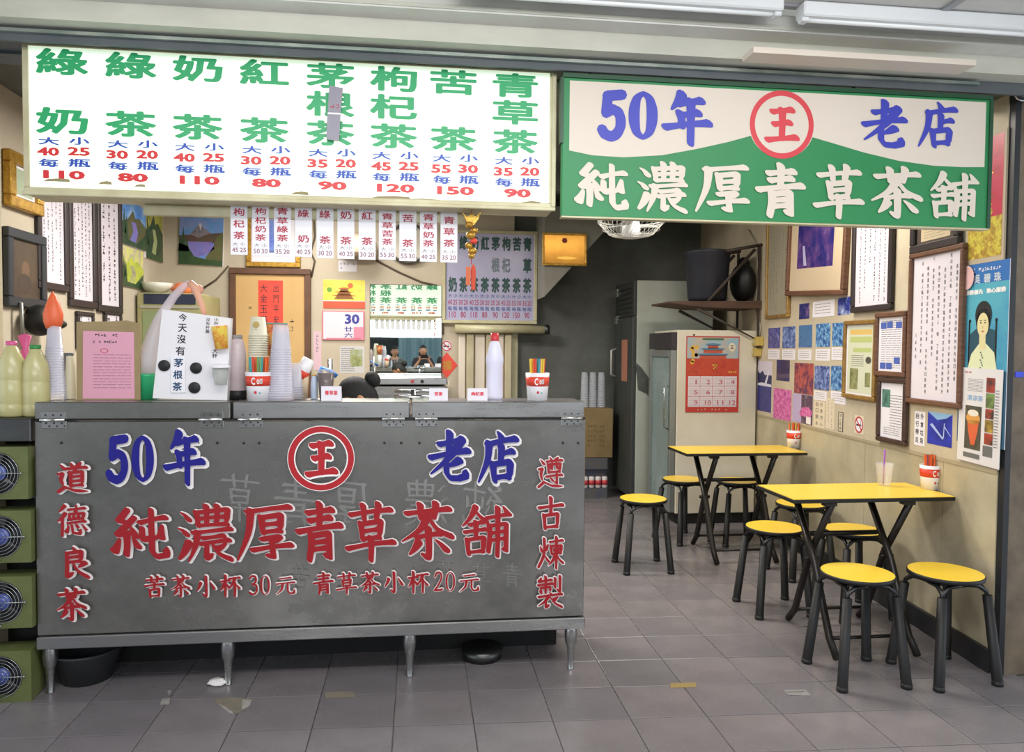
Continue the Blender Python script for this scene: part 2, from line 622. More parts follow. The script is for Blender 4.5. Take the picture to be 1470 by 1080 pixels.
class Art(MB):
    """flat print in a wall item's own space: x to the right, z up, y towards the wall"""

    def __init__(self, y=0.0, step=0.0004, origin=None):
        super().__init__()
        self.y = y
        self.step = step
        self.rear = False
        self.o = origin or (0, 0)

    def up(self, k=1):
        self.y -= self.step * k
        return self

    def poly(self, pts, m):
        # keep the face turned towards the viewer (-y)
        a = sum(pts[i][0] * pts[(i + 1) % len(pts)][1] - pts[(i + 1) % len(pts)][0] * pts[i][1] for i in range(len(pts)))
        if a < 0:
            pts = pts[::-1]
        return self.add([(p[0] + self.o[0], self.y, p[1] + self.o[1]) for p in pts], [tuple(range(len(pts)))], m)

    def rect(self, x0, x1, z0, z1, m):
        return self.poly([(x0, z0), (x1, z0), (x1, z1), (x0, z1)], m)

    def disc(self, cx, cz, rx, m, rz=None, n=24):
        rz = rx if rz is None else rz
        return self.poly([(cx + rx * cos(2 * pi * i / n), cz + rz * sin(2 * pi * i / n)) for i in range(n)], m)

    def annulus(self, cx, cz, R, r, m, n=40, sx=1.0):
        for i in range(n):
            a, b = 2 * pi * i / n, 2 * pi * (i + 1) / n
            self.poly([(cx + R * cos(a) * sx, cz + R * sin(a)), (cx + R * cos(b) * sx, cz + R * sin(b)),
                       (cx + r * cos(b) * sx, cz + r * sin(b)), (cx + r * cos(a) * sx, cz + r * sin(a))], m)
        return self

    def text(self, s, cx, cz, w, h, m, off=0.0, mirror=False, n=8):
        vs, fs = glyph(s)
        k = -1 if mirror else 1
        ff = [f[::-1] for f in fs] if mirror else fs
        ds = [(0, 0)]
        if off:
            ds = [(off * cos(2 * pi * (i + .5) / n), off * sin(2 * pi * (i + .5) / n)) for i in range(n)]
        sg_ = -1 if self.rear else 1
        for i, (dx, dz) in enumerate(ds):
            y = self.y - i * .000004 * sg_
            self.add([(cx + self.o[0] + (v[0] * (1 - 2 * off) + dx / max(1, len(s) * .6)) * w * k, y, cz + self.o[1] + (v[1] * (1 - 2 * off) + dz) * h) for v in vs], ff, m)
        return self

    def column(self, s, cx, zt, ch, w, m, off=0.0, pitch=None):
        pitch = pitch or ch * 1.15
        for i, c in enumerate(s):
            if c != ' ':
                self.text(c, cx, zt - ch / 2 - i * pitch, w, ch * (0.3 if c == '一' else 1), m, off)
        return self

    def brush(self, ch, cx, cz, w, h, m, wt=10.0, grow=0.0, d=(0, 0)):
        for k, poly in enumerate(brush(ch, wt, grow)):
            self.y -= 0.000004
            self.poly([(cx + x * w + d[0], cz + y * h + d[1]) for x, y in poly], m)
        return self

    def scribble(self, x0, x1, z0, z1, cols, rows, m, rnd, fill=0.7, wt=0.16, gap=0.12):
        """illegible small writing: little strokes, laid out character by character"""
        cw, chh = (x1 - x0) / cols, (z1 - z0) / rows
        for i in range(cols):
            last = rows if rnd.random() > .35 else int(rows * rnd.uniform(.45, 1))
            for j in range(last):
                if rnd.random() < gap:
                    continue
                cx, cz = x0 + (i + .5) * cw, z1 - (j + .5) * chh
                s = min(cw, chh) * fill / 2
                t = s * wt
                for k in range(2):
                    zz = cz + rnd.uniform(-s, s)
                    a = rnd.uniform(.5, 1) * s
                    self.rect(cx - a, cx + a, zz - t, zz + t, m)
                xx = cx + rnd.uniform(-s, s) * .6
                b = rnd.uniform(.5, 1) * s
                self.rect(xx - t, xx + t, cz - b, cz + b, m)
        return self


def lines(art, x0, x1, z0, z1, n, m, rnd, th=0.35):
    """rows of illegible small print"""
    h = (z1 - z0) / n
    for i in range(n):
        z = z1 - (i + .5) * h
        x = x0
        while x < x1:
            w = min(x1 - x, (x1 - x0) * rnd.uniform(.08, .3))
            art.rect(x, x + w * .85, z - h * th / 2, z + h * th / 2, m)
            x += w
        if rnd.random() < .2:
            pass


# ------------------------------------------------------------------ palette
WALLC = mat('aged cream paint', 'c8bca8', .7, 0, 'b9ab96', 1.7, .12, 25, lo=.3, hi=.75)
WALLR = mat('stained cream paint', 'c9bda6', .65, 0, 'ab9d85', 2.2, .15, 20, lo=.35, hi=.75)
WAINS = mat('worn plaster', 'bfb497', .6, 0, '958a72', 3.0, .2, 18, lo=.35, hi=.8)
DARKW = mat('sooty grey plaster', '6e706c', .8, 0, '575955', 2.0, .2, 14)
CEIL = mat('grey ceiling paint', '6f706c', .8, 0, '5b5c59', 2.0)
BLACK = mat('black enamel', '111214', .3, 0, '191a1c', 6)
BLACKM = mat('matt black', '121213', .55)
SLATE = mat('slate grey paint', '5c6264', .6, 0, '4f5558', 3)
BEAM = mat('pale beam paint', 'cfcec0', .55, 0, 'bcbbae', 1.6, .05, 20, stretch=(1, 1, 3))
BEAMW = mat('white trim paint', 'e0dfda', .5, 0, 'cfcdc6', 3)
STEEL = brush_metal('brushed stainless steel', 'aaa9a5', '7c7c78', .3, 2.2, (1.0, 1, 1.3))
STEEL2 = brush_metal('bright stainless trim', 'b0b0ae', '98989a', .3)
STEELD = brush_metal('dull dark steel', '5f605f', '4c4d4e', .38)
GALV = mat('galvanised rail', 'cfd4cd', .25, .8, '8fa09a', 9, stretch=(.4, 1, 1))
CREAMF = mat('cream metal frame', 'cfc9a8', .45, .1, 'b9b08c', 5)
WHITEP = mat('white plastic', 'eceaf0', .35)
PAPER = mat('white paper', 'e6e2ea', .6)
PAPERC = mat('cream paper', 'd9cdb6', .6)
INK = mat('black ink', '2c2830', .6)
INKG = mat('grey ink', '77737a', .6)
RED = mat('red print', 'c23a44', .5)
REDP = mat('red paper', 'dd4338', .55, 0, 'e2503f', 5)
DRED = mat('dark red lettering', '9c0e1a', .5)
NAVY = mat('navy blue lettering', '100b80', .45)
BLUE = mat('blue print', '3a4cb4', .5)
GREEN = mat('green board', '27834b', .45, 0, '2c8a52', 1.5)
CREAMB = mat('cream board', 'dccfc0', .5, 0, 'e2d6c8', 1.4)
WHITEL = mat('white lettering film', 'f2ecea', .45)
WOODD = mat('dark brown frame wood', '4a342c', .45, 0, '3a2822', 9, stretch=(1, 1, 8))
WOODM = mat('brown frame wood', '74503c', .5, 0, '5e3f2f', 9, stretch=(1, 1, 8))
WOODB = mat('black brown frame', '332a2b', .45)
GOLDF = mat('gold brown frame', 'a27f45', .4, .2, '80602f', 12)
GOLD = mat('gold leaf', 'd0a64a', .3, .6, 'a87c2c', 30, .3, 120)
YELLOW = mat('yellow laminate', 'f4ce40', .28, 0, 'efc83a', 2)
TILE = mat('grey floor tile', '817c7e', .27, 0, '706b6e', 2.6, .03, 60, rvar=.1, lo=.3, hi=.7)
TILE2 = mat('grey floor tile darker', '7c777a', .27, 0, '6b676a', 2.2, .03, 60, rvar=.1, lo=.3, hi=.7)
TILE3 = mat('grey floor tile pinkish', '857e80', .25, 0, '716c6d', 3.1, .03, 60, rvar=.1, lo=.3, hi=.7)
GROUT = mat('grey grout', '454341', .8, 0, '8a857e', 1.1)
STREETM = mat('street paving', '8a8688', .5, 0, '76737a', 1.5)
SKIN = mat('skin', 'c08a66', .5)
SKIND = mat('lip colour', '9a5548', .5)
HAIR = mat('black hair', '121214', .7, 0, '1d1d20', 60, .3, 200)
OLIVE = mat('olive green enamel', '6e7746', .5, .1, '5a6238', 5)
CARD = mat('cardboard', '8d7650', .75, 0, '7b6644', 4)
TUBEW = mat('lamp housing', 'dfe1e3', .35)

rnd = random.Random(7)

# ------------------------------------------------------------------ setting: floor
X0, PX = 0.222, 0.3118
Y0, PY, SH = 2.900, 0.2795, -0.042
base = MB()
base.box(-3.2, 3.3, 2.0, 8.3, -.06, -.006, GROUT)
floor = struct(base, 'floor')
street = MB()
street.box(-7, 7, -7.0, 2.02, -.08, -.012, STREETM)
tag(street.build('street_pavement'), None, None, None, 'structure')
tile_mesh = {}


def tile(i, j):
    xa, xb = X0 + i * PX, X0 + (i + 1) * PX
    ya = Y0 + j * PY
    xc, yc = (xa + xb) / 2, ya + PY / 2 + SH * ((xa + xb) / 2 - .4)
    k = (i * 7 + j * 3 + (i * j) % 5) % 3
    if k not in tile_mesh:
        t = MB()
        g = .0016
        hx, hy, b = PX / 2 - g, PY / 2 - g, .0025
        vs = []
        for (u, v, z) in ((-1, -1, 0), (1, -1, 0), (1, 1, 0), (-1, 1, 0)):
            vs.append((u * hx, v * hy + SH * u * hx, -.012))
        for (u, v) in ((-1, -1), (1, -1), (1, 1), (-1, 1)):
            vs.append((u * hx, v * hy + SH * u * hx, -b * .5))
        for (u, v) in ((-1, -1), (1, -1), (1, 1), (-1, 1)):
            vs.append((u * (hx - b), v * (hy - b) + SH * u * hx, 0))
        fs = [(0, 1, 5, 4), (1, 2, 6, 5), (2, 3, 7, 6), (3, 0, 4, 7), (4, 5, 9, 8), (5, 6, 10, 9), (6, 7, 11, 10), (7, 4, 8, 11), (8, 9, 10, 11)]
        t.add(vs, fs, (TILE, TILE2, TILE3)[k])
        me_o = t.build('floor_tile', floor, local=True)
        tile_mesh[k] = me_o.data
        o = me_o
    else:
        o = bpy.data.objects.new('floor_tile', tile_mesh[k])
        COL.objects.link(o)
        o.parent = floor
    o.location = (xc - floor.location.x, yc - floor.location.y, rnd.uniform(-.0006, .0006) - floor.location.z)
    return o


cnt = 0
far = []
for j in range(-3, 18):
    for i in range(-11, 9):
        xm, ym = X0 + (i + .5) * PX, Y0 + (j + .5) * PY
        if xm > wall_x(ym) + .05 or xm < -3.1:
            continue
        seen = (ym < 3.75 and abs(xm - .3) < ym * .80) or (xm > .6)
        if seen and cnt < 296:
            tile(i, j)
            cnt += 1
        else:
            far.append((i, j))
rest = MB()
for (i, j) in far:
    xa, xb = X0 + i * PX + .0016, X0 + (i + 1) * PX - .0016
    ya, yb = Y0 + j * PY + .0016, Y0 + (j + 1) * PY - .0016
    f = lambda x, y: (x, y + SH * (x - .4), -.0005)
    if yb < 8.25:
        rest.add([f(xa, ya), f(xb, ya), f(xb, yb), f(xa, yb)], [(0, 1, 2, 3)], TILE2)
tag(rest.build('floor_tiles', floor), None, None, None, 'stuff')

# ------------------------------------------------------------------ setting: walls, ceiling
w = MB()
xB = 0.985
w.box(XL - .1, xB, YB, YB + .12, 0, 3.1, WALLC)
struct(w, 'wall_back')
w = MB()
w.box(xB, 3.4, YB + .06, YB + .2, 0, 3.1, DARKW)
w.box(xB - .02, xB + .04, YB - .03, YB + .2, 0, 1.68, CREAMF)
struct(w, 'wall_back_alcove')
w = MB()
w.box(XL - .12, XL, 3.45, YB + .12, 0, 3.1, WALLC)
struct(w, 'wall_left')


def rwall(y0, y1, z0, z1, th0, th1, m, mb):
    """slab lying on the right wall; th0 front offset into the room, th1 back"""
    vs = []
    for z in (z0, z1):
        vs += [(wall_x(y0) - th0, y0, z), (wall_x(y0) + th1, y0, z), (wall_x(y1) + th1, y1, z), (wall_x(y1) - th0, y1, z)]
    mb.add(vs, [(0, 3, 2, 1), (4, 5, 6, 7), (0, 1, 5, 4), (1, 2, 6, 5), (2, 3, 7, 6), (3, 0, 4, 7)], m)
    return mb


YR = 3.12
w = rwall(YR, 8.2, .93, 3.1, 0, .14, WALLR, MB())
wr_o = struct(w, 'wall_right')
w = MB()
# plaster dado of long boards below the pictures
edges = [YR, 3.52, 4.3, 5.35, 6.6, 8.2]
for a, b in zip(edges[:-1], edges[1:]):
    rwall(a + .0015, b - .0015, .0, .926, .0, .14, WAINS, w)
    w.build('panel', wr_o)
    w = MB()
struct(rwall(YR, 8.2, .915, .934, .004, 0, mat('dado joint', 'a3977c', .7), MB()), 'trim_1')
struct(rwall(YR, 8.2, 0, .105, .022, 0, mat('black baseboard', '26262a', .45), MB()), 'baseboard_right')
struct(rwall(3.5, 8.0, 2.55, 2.58, .0, 0, WALLR, MB()), 'trim_2') if False else None
w = MB()
w.box(-2.6, 3.3, 3.25, 8.3, 3.02, 3.12, CEIL)
struct(w, 'ceiling')
w = MB()
w.box(-2.6, 3.2, 6.2, 6.32, 2.78, 3.02, DARKW)
struct(w, 'beam_1')
# header above the signs
w = MB()
w.box(-3.4, 3.3, 3.24, 3.36, 2.615, 3.2, SLATE)
struct(w, 'wall_header')
# pale beam over the shop front with dark soffit behind it
zb = on_y(480, 51, 2.9).z
w = MB()
w.box(-4, 4, 2.9, 3.0, zb, 2.9, BEAM)
hd = struct(w, 'beam_2')
w = MB()
w.box(-4, 4, 3.0, 3.24, zb + .004, zb + .03, SLATE)
w.build('soffit', hd)
w = MB()
w.box(-4, 4, 2.985, 3.0, zb - .05, zb, SLATE)
w.build('soffit_lip', hd)
zr = on_y(480, 70, 2.98).z
w = MB()
w.box(-1.75, 2.35, 2.965, 2.985, zr - .006, zr + .006, GALV)
w.build('rail', hd)
w = MB()
w.box(1.27, 2.2, 2.80, 2.9, zb - .012, zb + .01, CREAMB)
w.build('conduit_cover', hd)
# white trim along the beam and the arcade ceiling
zt = on_y(480, 8, 2.82).z
w = MB()
w.box(-4, 4, 2.80, 2.9, zt - .002, zt + .06, BEAMW)
w.box(-4, 4, 2.795, 2.80, zt + .004, zt + .02, BEAM)
struct(w, 'trim_2')
w = MB()
w.box(-5, 5, -6.5, 2.8, 2.785, 2.9, mat('arcade soffit slab', 'b9b9b6', .7))
arc = struct(w, 'ceiling_arcade')
zc = 2.765
PANEL = mat('pale ceiling panel', 'd6d5d0', .6, 0, 'c8c7c2', 2)
BAR = mat('grey ceiling bar', '9b9ca0', .4, .3)
for i in range(-4, 5):
    for j in range(4):
        w = MB()
        x0, y1 = .12 + i * .92, 2.72 - j * .92
        w.box(x0 + .012, x0 + .908, y1 - .908, y1 - .012, zc - .004, zc + .012, PANEL, bev=.004)
        w.build('ceiling_panel', arc)
w = MB()
for i in range(-4, 6):
    w.box(.12 + i * .92 - .014, .12 + i * .92 + .014, -.96, 2.735, zc - .014, zc + .01, BAR)
for j in range(5):
    w.box(-3.6, 4.6, 2.72 - j * .92 - .014, 2.72 - j * .92 + .014, zc - .0145, zc + .01, BAR)
w.build('ceiling_grid', arc)

# batten lamps at the top of the beam
def batten(x0, x1, y, z, label):
    t = thing('batten_lamp', label, 'lamp', ((x0 + x1) / 2, y, z), 0)
    b = MB()
    b.box(x0, x1, y - .035, y + .035, z, z + .055, TUBEW, bev=.006)
    b.build('housing', t)
    b = MB()
    b.cyl((x0 + .03, y, z - .002), (x1 - .03, y, z - .002), .009, .009, mat('lamp tube', 'f0f2f2', .3), 12)
    b.build('lamp_tube', t)
    for x in (x0 + .015, x1 - .015):
        b = MB()
        b.box(x - .014, x + .014, y - .02, y + .02, z - .014, z + .002, TUBEW, bev=.004)
        b.build('lamp_holder', t)


p, q = on_y(1148, 27, 2.70), on_y(1560, 50, 2.70)
batten(p.x, q.x, 2.70, p.z, 'white batten lamp on the beam above the green sign, nearest the street post')
p = on_y(1120, 20, 2.70)
batten(p.x - 1.2, p.x, 2.70, p.z, 'white batten lamp on the beam, ending above the red ring on the green sign')

# street posts at both sides of the shop front
w = MB()
xp = 2.622
w.box(xp, xp + .028, 3.085, 3.12, 0, 2.62, mat('black post', '202226', .45))
struct(w, 'trim_3')
w = MB()
PIL = mat('brown steel pillar', '7a6c5a', .6, 0, '5c5144', 6, .1, 30)
w.box(xp + .028, xp + .32, 3.09, 3.24, 0, 2.62, PIL)
pl = struct(w, 'pillar_right')
w = MB()
w.box(xp + .04, xp + .08, 3.086, 3.09, 1.36, 1.385, mat('blue sticker', '3c4fd8', .5))
w.build('sticker', pl)
w = MB()
xq = on_y(5, 500, 3.6).x
w.box(xq - .5, xq, 3.48, 3.60, 0, 2.7, mat('cream post', 'c9bca0', .6, 0, 'b9ab8c', 4))
struct(w, 'pillar_left')

# opposite side of the street, seen in the mirror
w = MB()
w.box(-7, 7, -7.2, -7.0, 0, 5, mat('far side wall', '3b4140', .8, 0, '2c3230', 1.2))
sw = struct(w, 'wall_across_street')
w = MB()
CURT = mat('pale blue curtain', 'a9c6cc', .7, 0, '7fa4ac', 1.0, stretch=(14, 1, .3))
n = 60
vs, fs = [], []
for i in range(n + 1):
    x = -.75 + 3.2 * i / n
    y = -6.9 + .06 * sin(i * .9)
    vs += [(x, y, .9), (x, y, 4.0)]
for i in range(n):
    a = 2 * i
    fs.append((a, a + 2, a + 3, a + 1))
w.add(vs, fs, CURT, True)
tag(w.build('curtain'), 'pale blue curtain reflected in the shop mirror', 'curtain')

# stair underside in the alcove
w = MB()
STAIR = mat('grey stair soffit', '97958c', .7, 0, '85837b', 2)
w.prism([(1.22, 1.98), (1.22, 2.86), (2.02, 2.86)], 7.3, 7.9, STAIR)
struct(w, 'stair_underside')


# ------------------------------------------------------------------ backlit menu sign
def span(cx, cy, w, h, Y):
    """a w x h pixel field seen on the plane at depth Y -> centre x, z and size in metres"""
    a, b = on_y(cx - w / 2, cy, Y), on_y(cx + w / 2, cy, Y)
    c, d = on_y(cx, cy - h / 2, Y), on_y(cx, cy + h / 2, Y)
    return (a.x + b.x) / 2, (c.z + d.z) / 2, abs(b.x - a.x), abs(c.z - d.z)


YM = 3.05
mx0, mz1 = on_y(31, 62, YM).x, on_y(35, 62, YM).z
mx1, mz0 = on_y(795, 302, YM).x, on_y(795, 302, YM).z
LIT = mat('lit sign face', 'e2f4dc', .4, emit=0.5)
LGREEN = mat('lit green lettering', '279a60', .4, emit=.17)
LBLUE = mat('lit blue lettering', '2c48a8', .4, emit=.15)
LRED = mat('lit red lettering', 'c62c34', .4, emit=.16)
sg = thing('menu_lightbox', 'wide backlit drinks menu sign with green characters above the steel counter', 'sign', ((mx0 + mx1) / 2, YM + .07, mz0))
b = MB()
D = .16
FR = .028
b.box(mx0, mx1, YM, YM + D, mz0, mz0 + FR, CREAMF, bev=.004)
b.box(mx0, mx1, YM, YM + D, mz1 - .006, mz1, CREAMF)
b.box(mx0, mx0 + FR * .7, YM + .001, YM + D - .001, mz0 + FR, mz1 - .006, CREAMF)
b.box(mx1 - FR * .7, mx1, YM + .001, YM + D - .001, mz0 + FR, mz1 - .006, CREAMF)
b.build('frame', sg)
b = MB()
b.box(mx0 - .006, mx1 + .006, YM - .008, YM + .004, mz0 - .004, mz0 + .012, CREAMF, bev=.003)
b.box(mx1 - .012, mx1 + .006, YM - .008, YM + .004, mz0 + .012, mz1 - .004, CREAMF, bev=.003)
b.build('frame_rim', sg)
b = MB()
b.box(mx0 + .02, mx1 - .02, YM + .006, YM + .009, mz0 + .028, mz1 - .006, LIT)
b.build('lit_panel', sg)
b = MB()
b.box(mx0 + .02, mx1 - .02, YM + D - .009, YM + D - .006, mz0 + .028, mz1 - .006, LIT)
b.build('lit_panel_rear', sg)
cols = [(88, ['綠', None, '奶'], '40', '25', '110', 89), (187, ['綠', None, '茶'], '30', '20', '80', 107), (283, ['奶', None, '茶'], '40', '25', '110', 98),
        (379, ['紅', None, '茶'], '30', '20', '80', 103), (474, ['茅', '根', '茶'], '35', '20', '90', 108), (565, ['枸', '杞', '茶'], '45', '25', '120', 112),
        (651, ['苦', None, '茶'], '55', '30', '150', 118), (740, ['青', '草', '茶'], '35', '20', '90', 123)]
art = Art()


def menu_text(put, rear=False):
    for (cx, chs, p1, p2, p3, y1) in cols:
        s = (cx - 88) / 652
        sl = 32 * s                                   # perspective drop of the rows across the sign
        W, Hh = 76 - 10 * s, 38 - 3 * s
        ys = [88 + 34 * s, 131 + 30 * s, 173 + 30 * s]
        for c, y in zip(chs, ys):
            if c:
                put(c, cx, y, W, Hh, LGREEN, .034)
        k = W / 76
        for t, dx, w in (('大', -19, 30), ('小', 25, 30)):
            put(t, cx + dx * k, 202 + 28.5 * s, w * k, 11, LBLUE, .03)
        for t, dx in ((p1, -20), (p2, 24)):
            put(t, cx + dx * k, 217 + 29 * s, 33 * k, 12.5, LRED, .05)
        for t, dx, w in (('每', -19, 29), ('瓶', 25, 32)):
            put(t, cx + dx * k, 233.5 + 28 * s, w * k, 12, LBLUE, .03)
        put(p3, cx + 3, 250.5 + 26.5 * s, (64 if len(p3) > 2 else 46) * k, 12.5, LRED, .06)


def put_front(t, x, y, w, h, m, off):
    X, Z, W, H = span(x, y, w, h, YM)
    art.y = YM + .0052
    art.text(t, X, Z, W, H, m, off)


def put_rear(t, x, y, w, h, m, off):
    X, Z, W, H = span(x, y, w, h, YM)
    art.y = YM + D - .0052
    art.text(t, mx0 + mx1 - X, Z, W, H, m, off, mirror=True)


art.step = 0
menu_text(put_front)
art.build('lettering', sg)
art = Art()
# the rear face is read from inside the shop, so it runs the other way round
art.rear = True
menu_text(lambda t, x, y, w, h, m, off: put_rear(t, x, y, w, h, m, off))
art.build('lettering_rear', sg)
STAIN = mat('brown tape residue', '9a8c66', .7)
for (x, y, w, h) in ((80, 258, 40, 5), (150, 262, 20, 5), (200, 266, 16, 4), (430, 277, 26, 5), (560, 283, 60, 4), (600, 287, 70, 5), (760, 292, 36, 8), (690, 291, 30, 5)):
    X, Z, W, H = span(x, y, w, h, YM)
    art = Art(YM + .0050)
    art.poly([(X - W / 2, Z - H / 2), (X - W * .1, Z - H * .4), (X + W / 2, Z - H / 2), (X + W * .45, Z + H / 3), (X + W * .1, Z + H * .5), (X - W * .3, Z + H * .2)], STAIN)
    art.build('tape_residue', sg)
# grey plastic tag hanging on the sign
X, Z, W, H = span(481, 165, 24, 80, YM)
t = thing('hanging_tag', 'grey plastic tag hanging on the front of the lit menu sign', 'tag', (X, YM - .02, Z - H / 2))
GT = mat('grey plastic tag', '8f8b98', .4)
b = MB()
b.prism([(X - W * .32, Z + H / 2), (X + W * .48, Z + H * .47), (X + W * .36, Z + .005), (X - W * .42, Z + .005)], YM - .014, YM - .008, GT)
b.prism([(X - W * .44, Z - .002), (X + W * .34, Z - .002), (X + W * .26, Z - H * .48), (X - W * .5, Z - H * .46)], YM - .014, YM - .008, GT)
b.build('plate', t)
b = MB()
b.box(X - W * .42, X + W * .35, YM - .013, YM - .009, Z - .003, Z + .006, WHITEP)
b.build('band', t)
a = Art(YM - .0145)
a.scribble(X - W * .3, X + W * .3, Z + H * .09, Z + H * .19, 2, 1, RED, rnd, .9, .12, 0)
a.build('print', t)

# ------------------------------------------------------------------ green shop sign
YG = 3.0
gx0, gz1 = on_y(808, 108, YG).x, on_y(815, 111, YG).z
gx1, gz0 = on_y(1419, 325, YG).x, on_y(1000, 316, YG).z
gs = thing('shop_sign', 'green and cream hanging shop sign with blue and white brush characters', 'sign', ((gx0 + gx1) / 2, YG + .02, gz0))
b = MB()
b.box(gx0, gx1, YG, YG + .035, gz0, gz1, GREEN, bev=.003)
b.build('board', gs)
DG = mat('dark green edging', '1d4a30', .4)
b = MB()
b.box(gx0, gx1, YG - .006, YG + .036, gz1 - .001, gz1 + .016, DG)
b.box(gx0 - .008, gx0 + .004, YG - .006, YG + .036, gz1 - .26, gz1 - .001, DG)
b.box(gx1 - .012, gx1 + .004, YG - .006, YG + .036, gz0, gz1 - .001, DG)
b.build('frame', gs)
b = MB()
b.box(gx0, gx1, YG - .004, YG + .036, gz0 - .006, gz0 + .001, CREAMF)
b.build('bottom_edge', gs)
a = Art(YG - .0006)
top = [on_y(x, y, YG) for x, y in ((1413, 142), (817, 117))]
wav = [on_y(x, y, YG) for x, y in ((817, 216), (850, 223), (895, 226), (950, 223), (1000, 214), (1045, 204), (1078, 195), (1122, 186), (1166, 197), (1200, 207), (1240, 219), (1290, 231), (1340, 238), (1380, 240), (1413, 240))]
for i in range(len(wav) - 1):
    p, q = wav[i], wav[i + 1]
    a.poly([(p.x, p.z), (q.x, q.z), (q.x, gz1 - .012), (p.x, gz1 - .012)], CREAMB)
a.up()
X, Z, W, H = span(1122, 179, 92, 94, YG)
a.disc(X, Z, W / 2 * 1.03, CREAMB, H / 2 * 1.03, 40)
a.up()
RING = mat('ring red', 'd8404a', .45)
a.annulus(X, Z, W / 2, W / 2 * .84, RING)
a.up()
a.brush('王', X, Z, W * .5, H * .56, RING, 23)
SB = mat('sign blue', '3c42b4', .45)
for ch, x, y, w, h, wt in (('5', 878, 165, 36, 64, 24), ('0', 923, 166, 36, 66, 24), ('年', 986, 170, 66, 74, 15), ('老', 1269, 180, 64, 68, 13), ('店', 1345, 181, 56, 66, 12.5)):
    X, Z, W, H = span(x, y, w, h, YG)
    a.up(.3)
    a.brush(ch, X, Z, W, H, SB, wt * 1.3)
for ch, x, y, w, h in (('純', 863, 269, 72, 68), ('濃', 949.6, 270, 70, 70), ('厚', 1035, 272, 74, 70), ('青', 1119, 275, 66, 72), ('草', 1202.6, 276, 67, 72), ('茶', 1285, 278, 72, 70), ('舖', 1367, 283, 66, 66)):
    X, Z, W, H = span(x, y, w, h, YG)
    a.brush(ch, X, Z, W, H, CREAMB, 17.5)
a.build('lettering', gs)
for x in (848, 963, 1097, 1228):
    p = on_y(x, 112, YG)
    b = MB()
    b.cyl((p.x, YG + .012, gz1 + .014), (p.x, YG + .012, zb - .045), .004, .004, BLACK, 8)
    b.cyl((p.x, YG + .012, gz1 + .014), (p.x, YG + .012, gz1 + .026), .008, .008, BLACK, 8)
    b.build('hanger', gs)

# ------------------------------------------------------------------ white drink strips under the lightbox
strips = [(343, 290, 366, '枸杞茶', '45', '25'), (374, 291, 368, '枸杞奶茶', '50', '30'), (405.5, 291, 369, '青草綠茶', '35', '20'), (435.5, 292, 369, '綠奶', '40', '25'),
          (466.5, 293, 371, '綠茶', '30', '20'), (496.5, 294, 372, '奶茶', '40', '25'), (527, 295, 373, '紅茶', '30', '20'), (556, 299, 373, '青草苦茶', '55', '30'),
          (585.5, 299, 375, '苦茶', '55', '30'), (615, 300, 376, '青草奶茶', '40', '25'), (644.5, 302, 377, '青草茶', '35', '20')]
YS = 3.17
STRED = mat('strip red', 'b32a45', .5)
for k, (cx, y0, y1, txt, p1, p2) in enumerate(strips):
    X, Z, W, H = span(cx, (y0 + y1) / 2, 24.5, y1 - y0, YS)
    nth = ('leftmost', 'second', 'third', 'fourth', 'fifth', 'middle', 'fifth', 'fourth', 'third', 'second', 'rightmost')[k]
    side = '' if k in (0, 5, 10) else (' from the left' if k < 5 else ' from the right')
    words_ = {2: 'two', 3: 'three', 4: 'four'}[len(txt)]
    s = thing('price_strip', '%s%s of the white drink strips under the lit menu, %s red characters' % (nth, side, words_), 'sign', (X, YS, Z - H / 2), 0, 'hanging drink strips')
    b = MB()
    b.box(X - W / 2, X + W / 2, YS, YS + .003, Z - H / 2, Z + H / 2, WHITEP, bev=.001)
    b.build('plate', s)
    a = Art(YS - .0004)
    rows = {2: [.29, .0, ], 3: [.28, .06, -.16], 4: [.31, .14, -.02, -.18]}[len(txt)]
    if len(txt) == 2:
        rows = [.28, -.19]
    for c, r in zip(txt, rows):
        a.text(c, X, Z + (r + .03) * H, W * .66, H * (.145 if len(txt) < 4 else .125), STRED, .022)
    a.text('大', X - W * .22, Z - .295 * H, W * .3, H * .07, INKG, .0)
    a.text('小', X + W * .22, Z - .295 * H, W * .3, H * .07, INKG, .0)
    a.text(p1, X - W * .23, Z - .405 * H, W * .36, H * .085, mat('strip mauve', '8d4a60', .5), .01)
    a.text(p2, X + W * .23, Z - .405 * H, W * .36, H * .085, _M['strip mauve'], .01)
    a.build('print', s)
    b = MB()
    b.tube([(X, YS + .001, Z + H / 2 - .008), (X, YS - .006, Z + H / 2 - .004), (X, YS - .004, Z + H / 2 + .012), (X, YS + .012, Z + H / 2 + .018)], .0012, BLACK, 6)
    b.build('hook', s)
b = MB()
p0, p1 = on_y(205, 291, YS), on_y(682, 302, YS)
b.box(p0.x, p1.x, YS + .004, YS + .03, mz0 - .045, mz0 - .004, CREAMF, bev=.003)
r0 = tag(b.build('strip_rail'), 'narrow cream rail under the lit menu holding the white drink strips', 'rail')
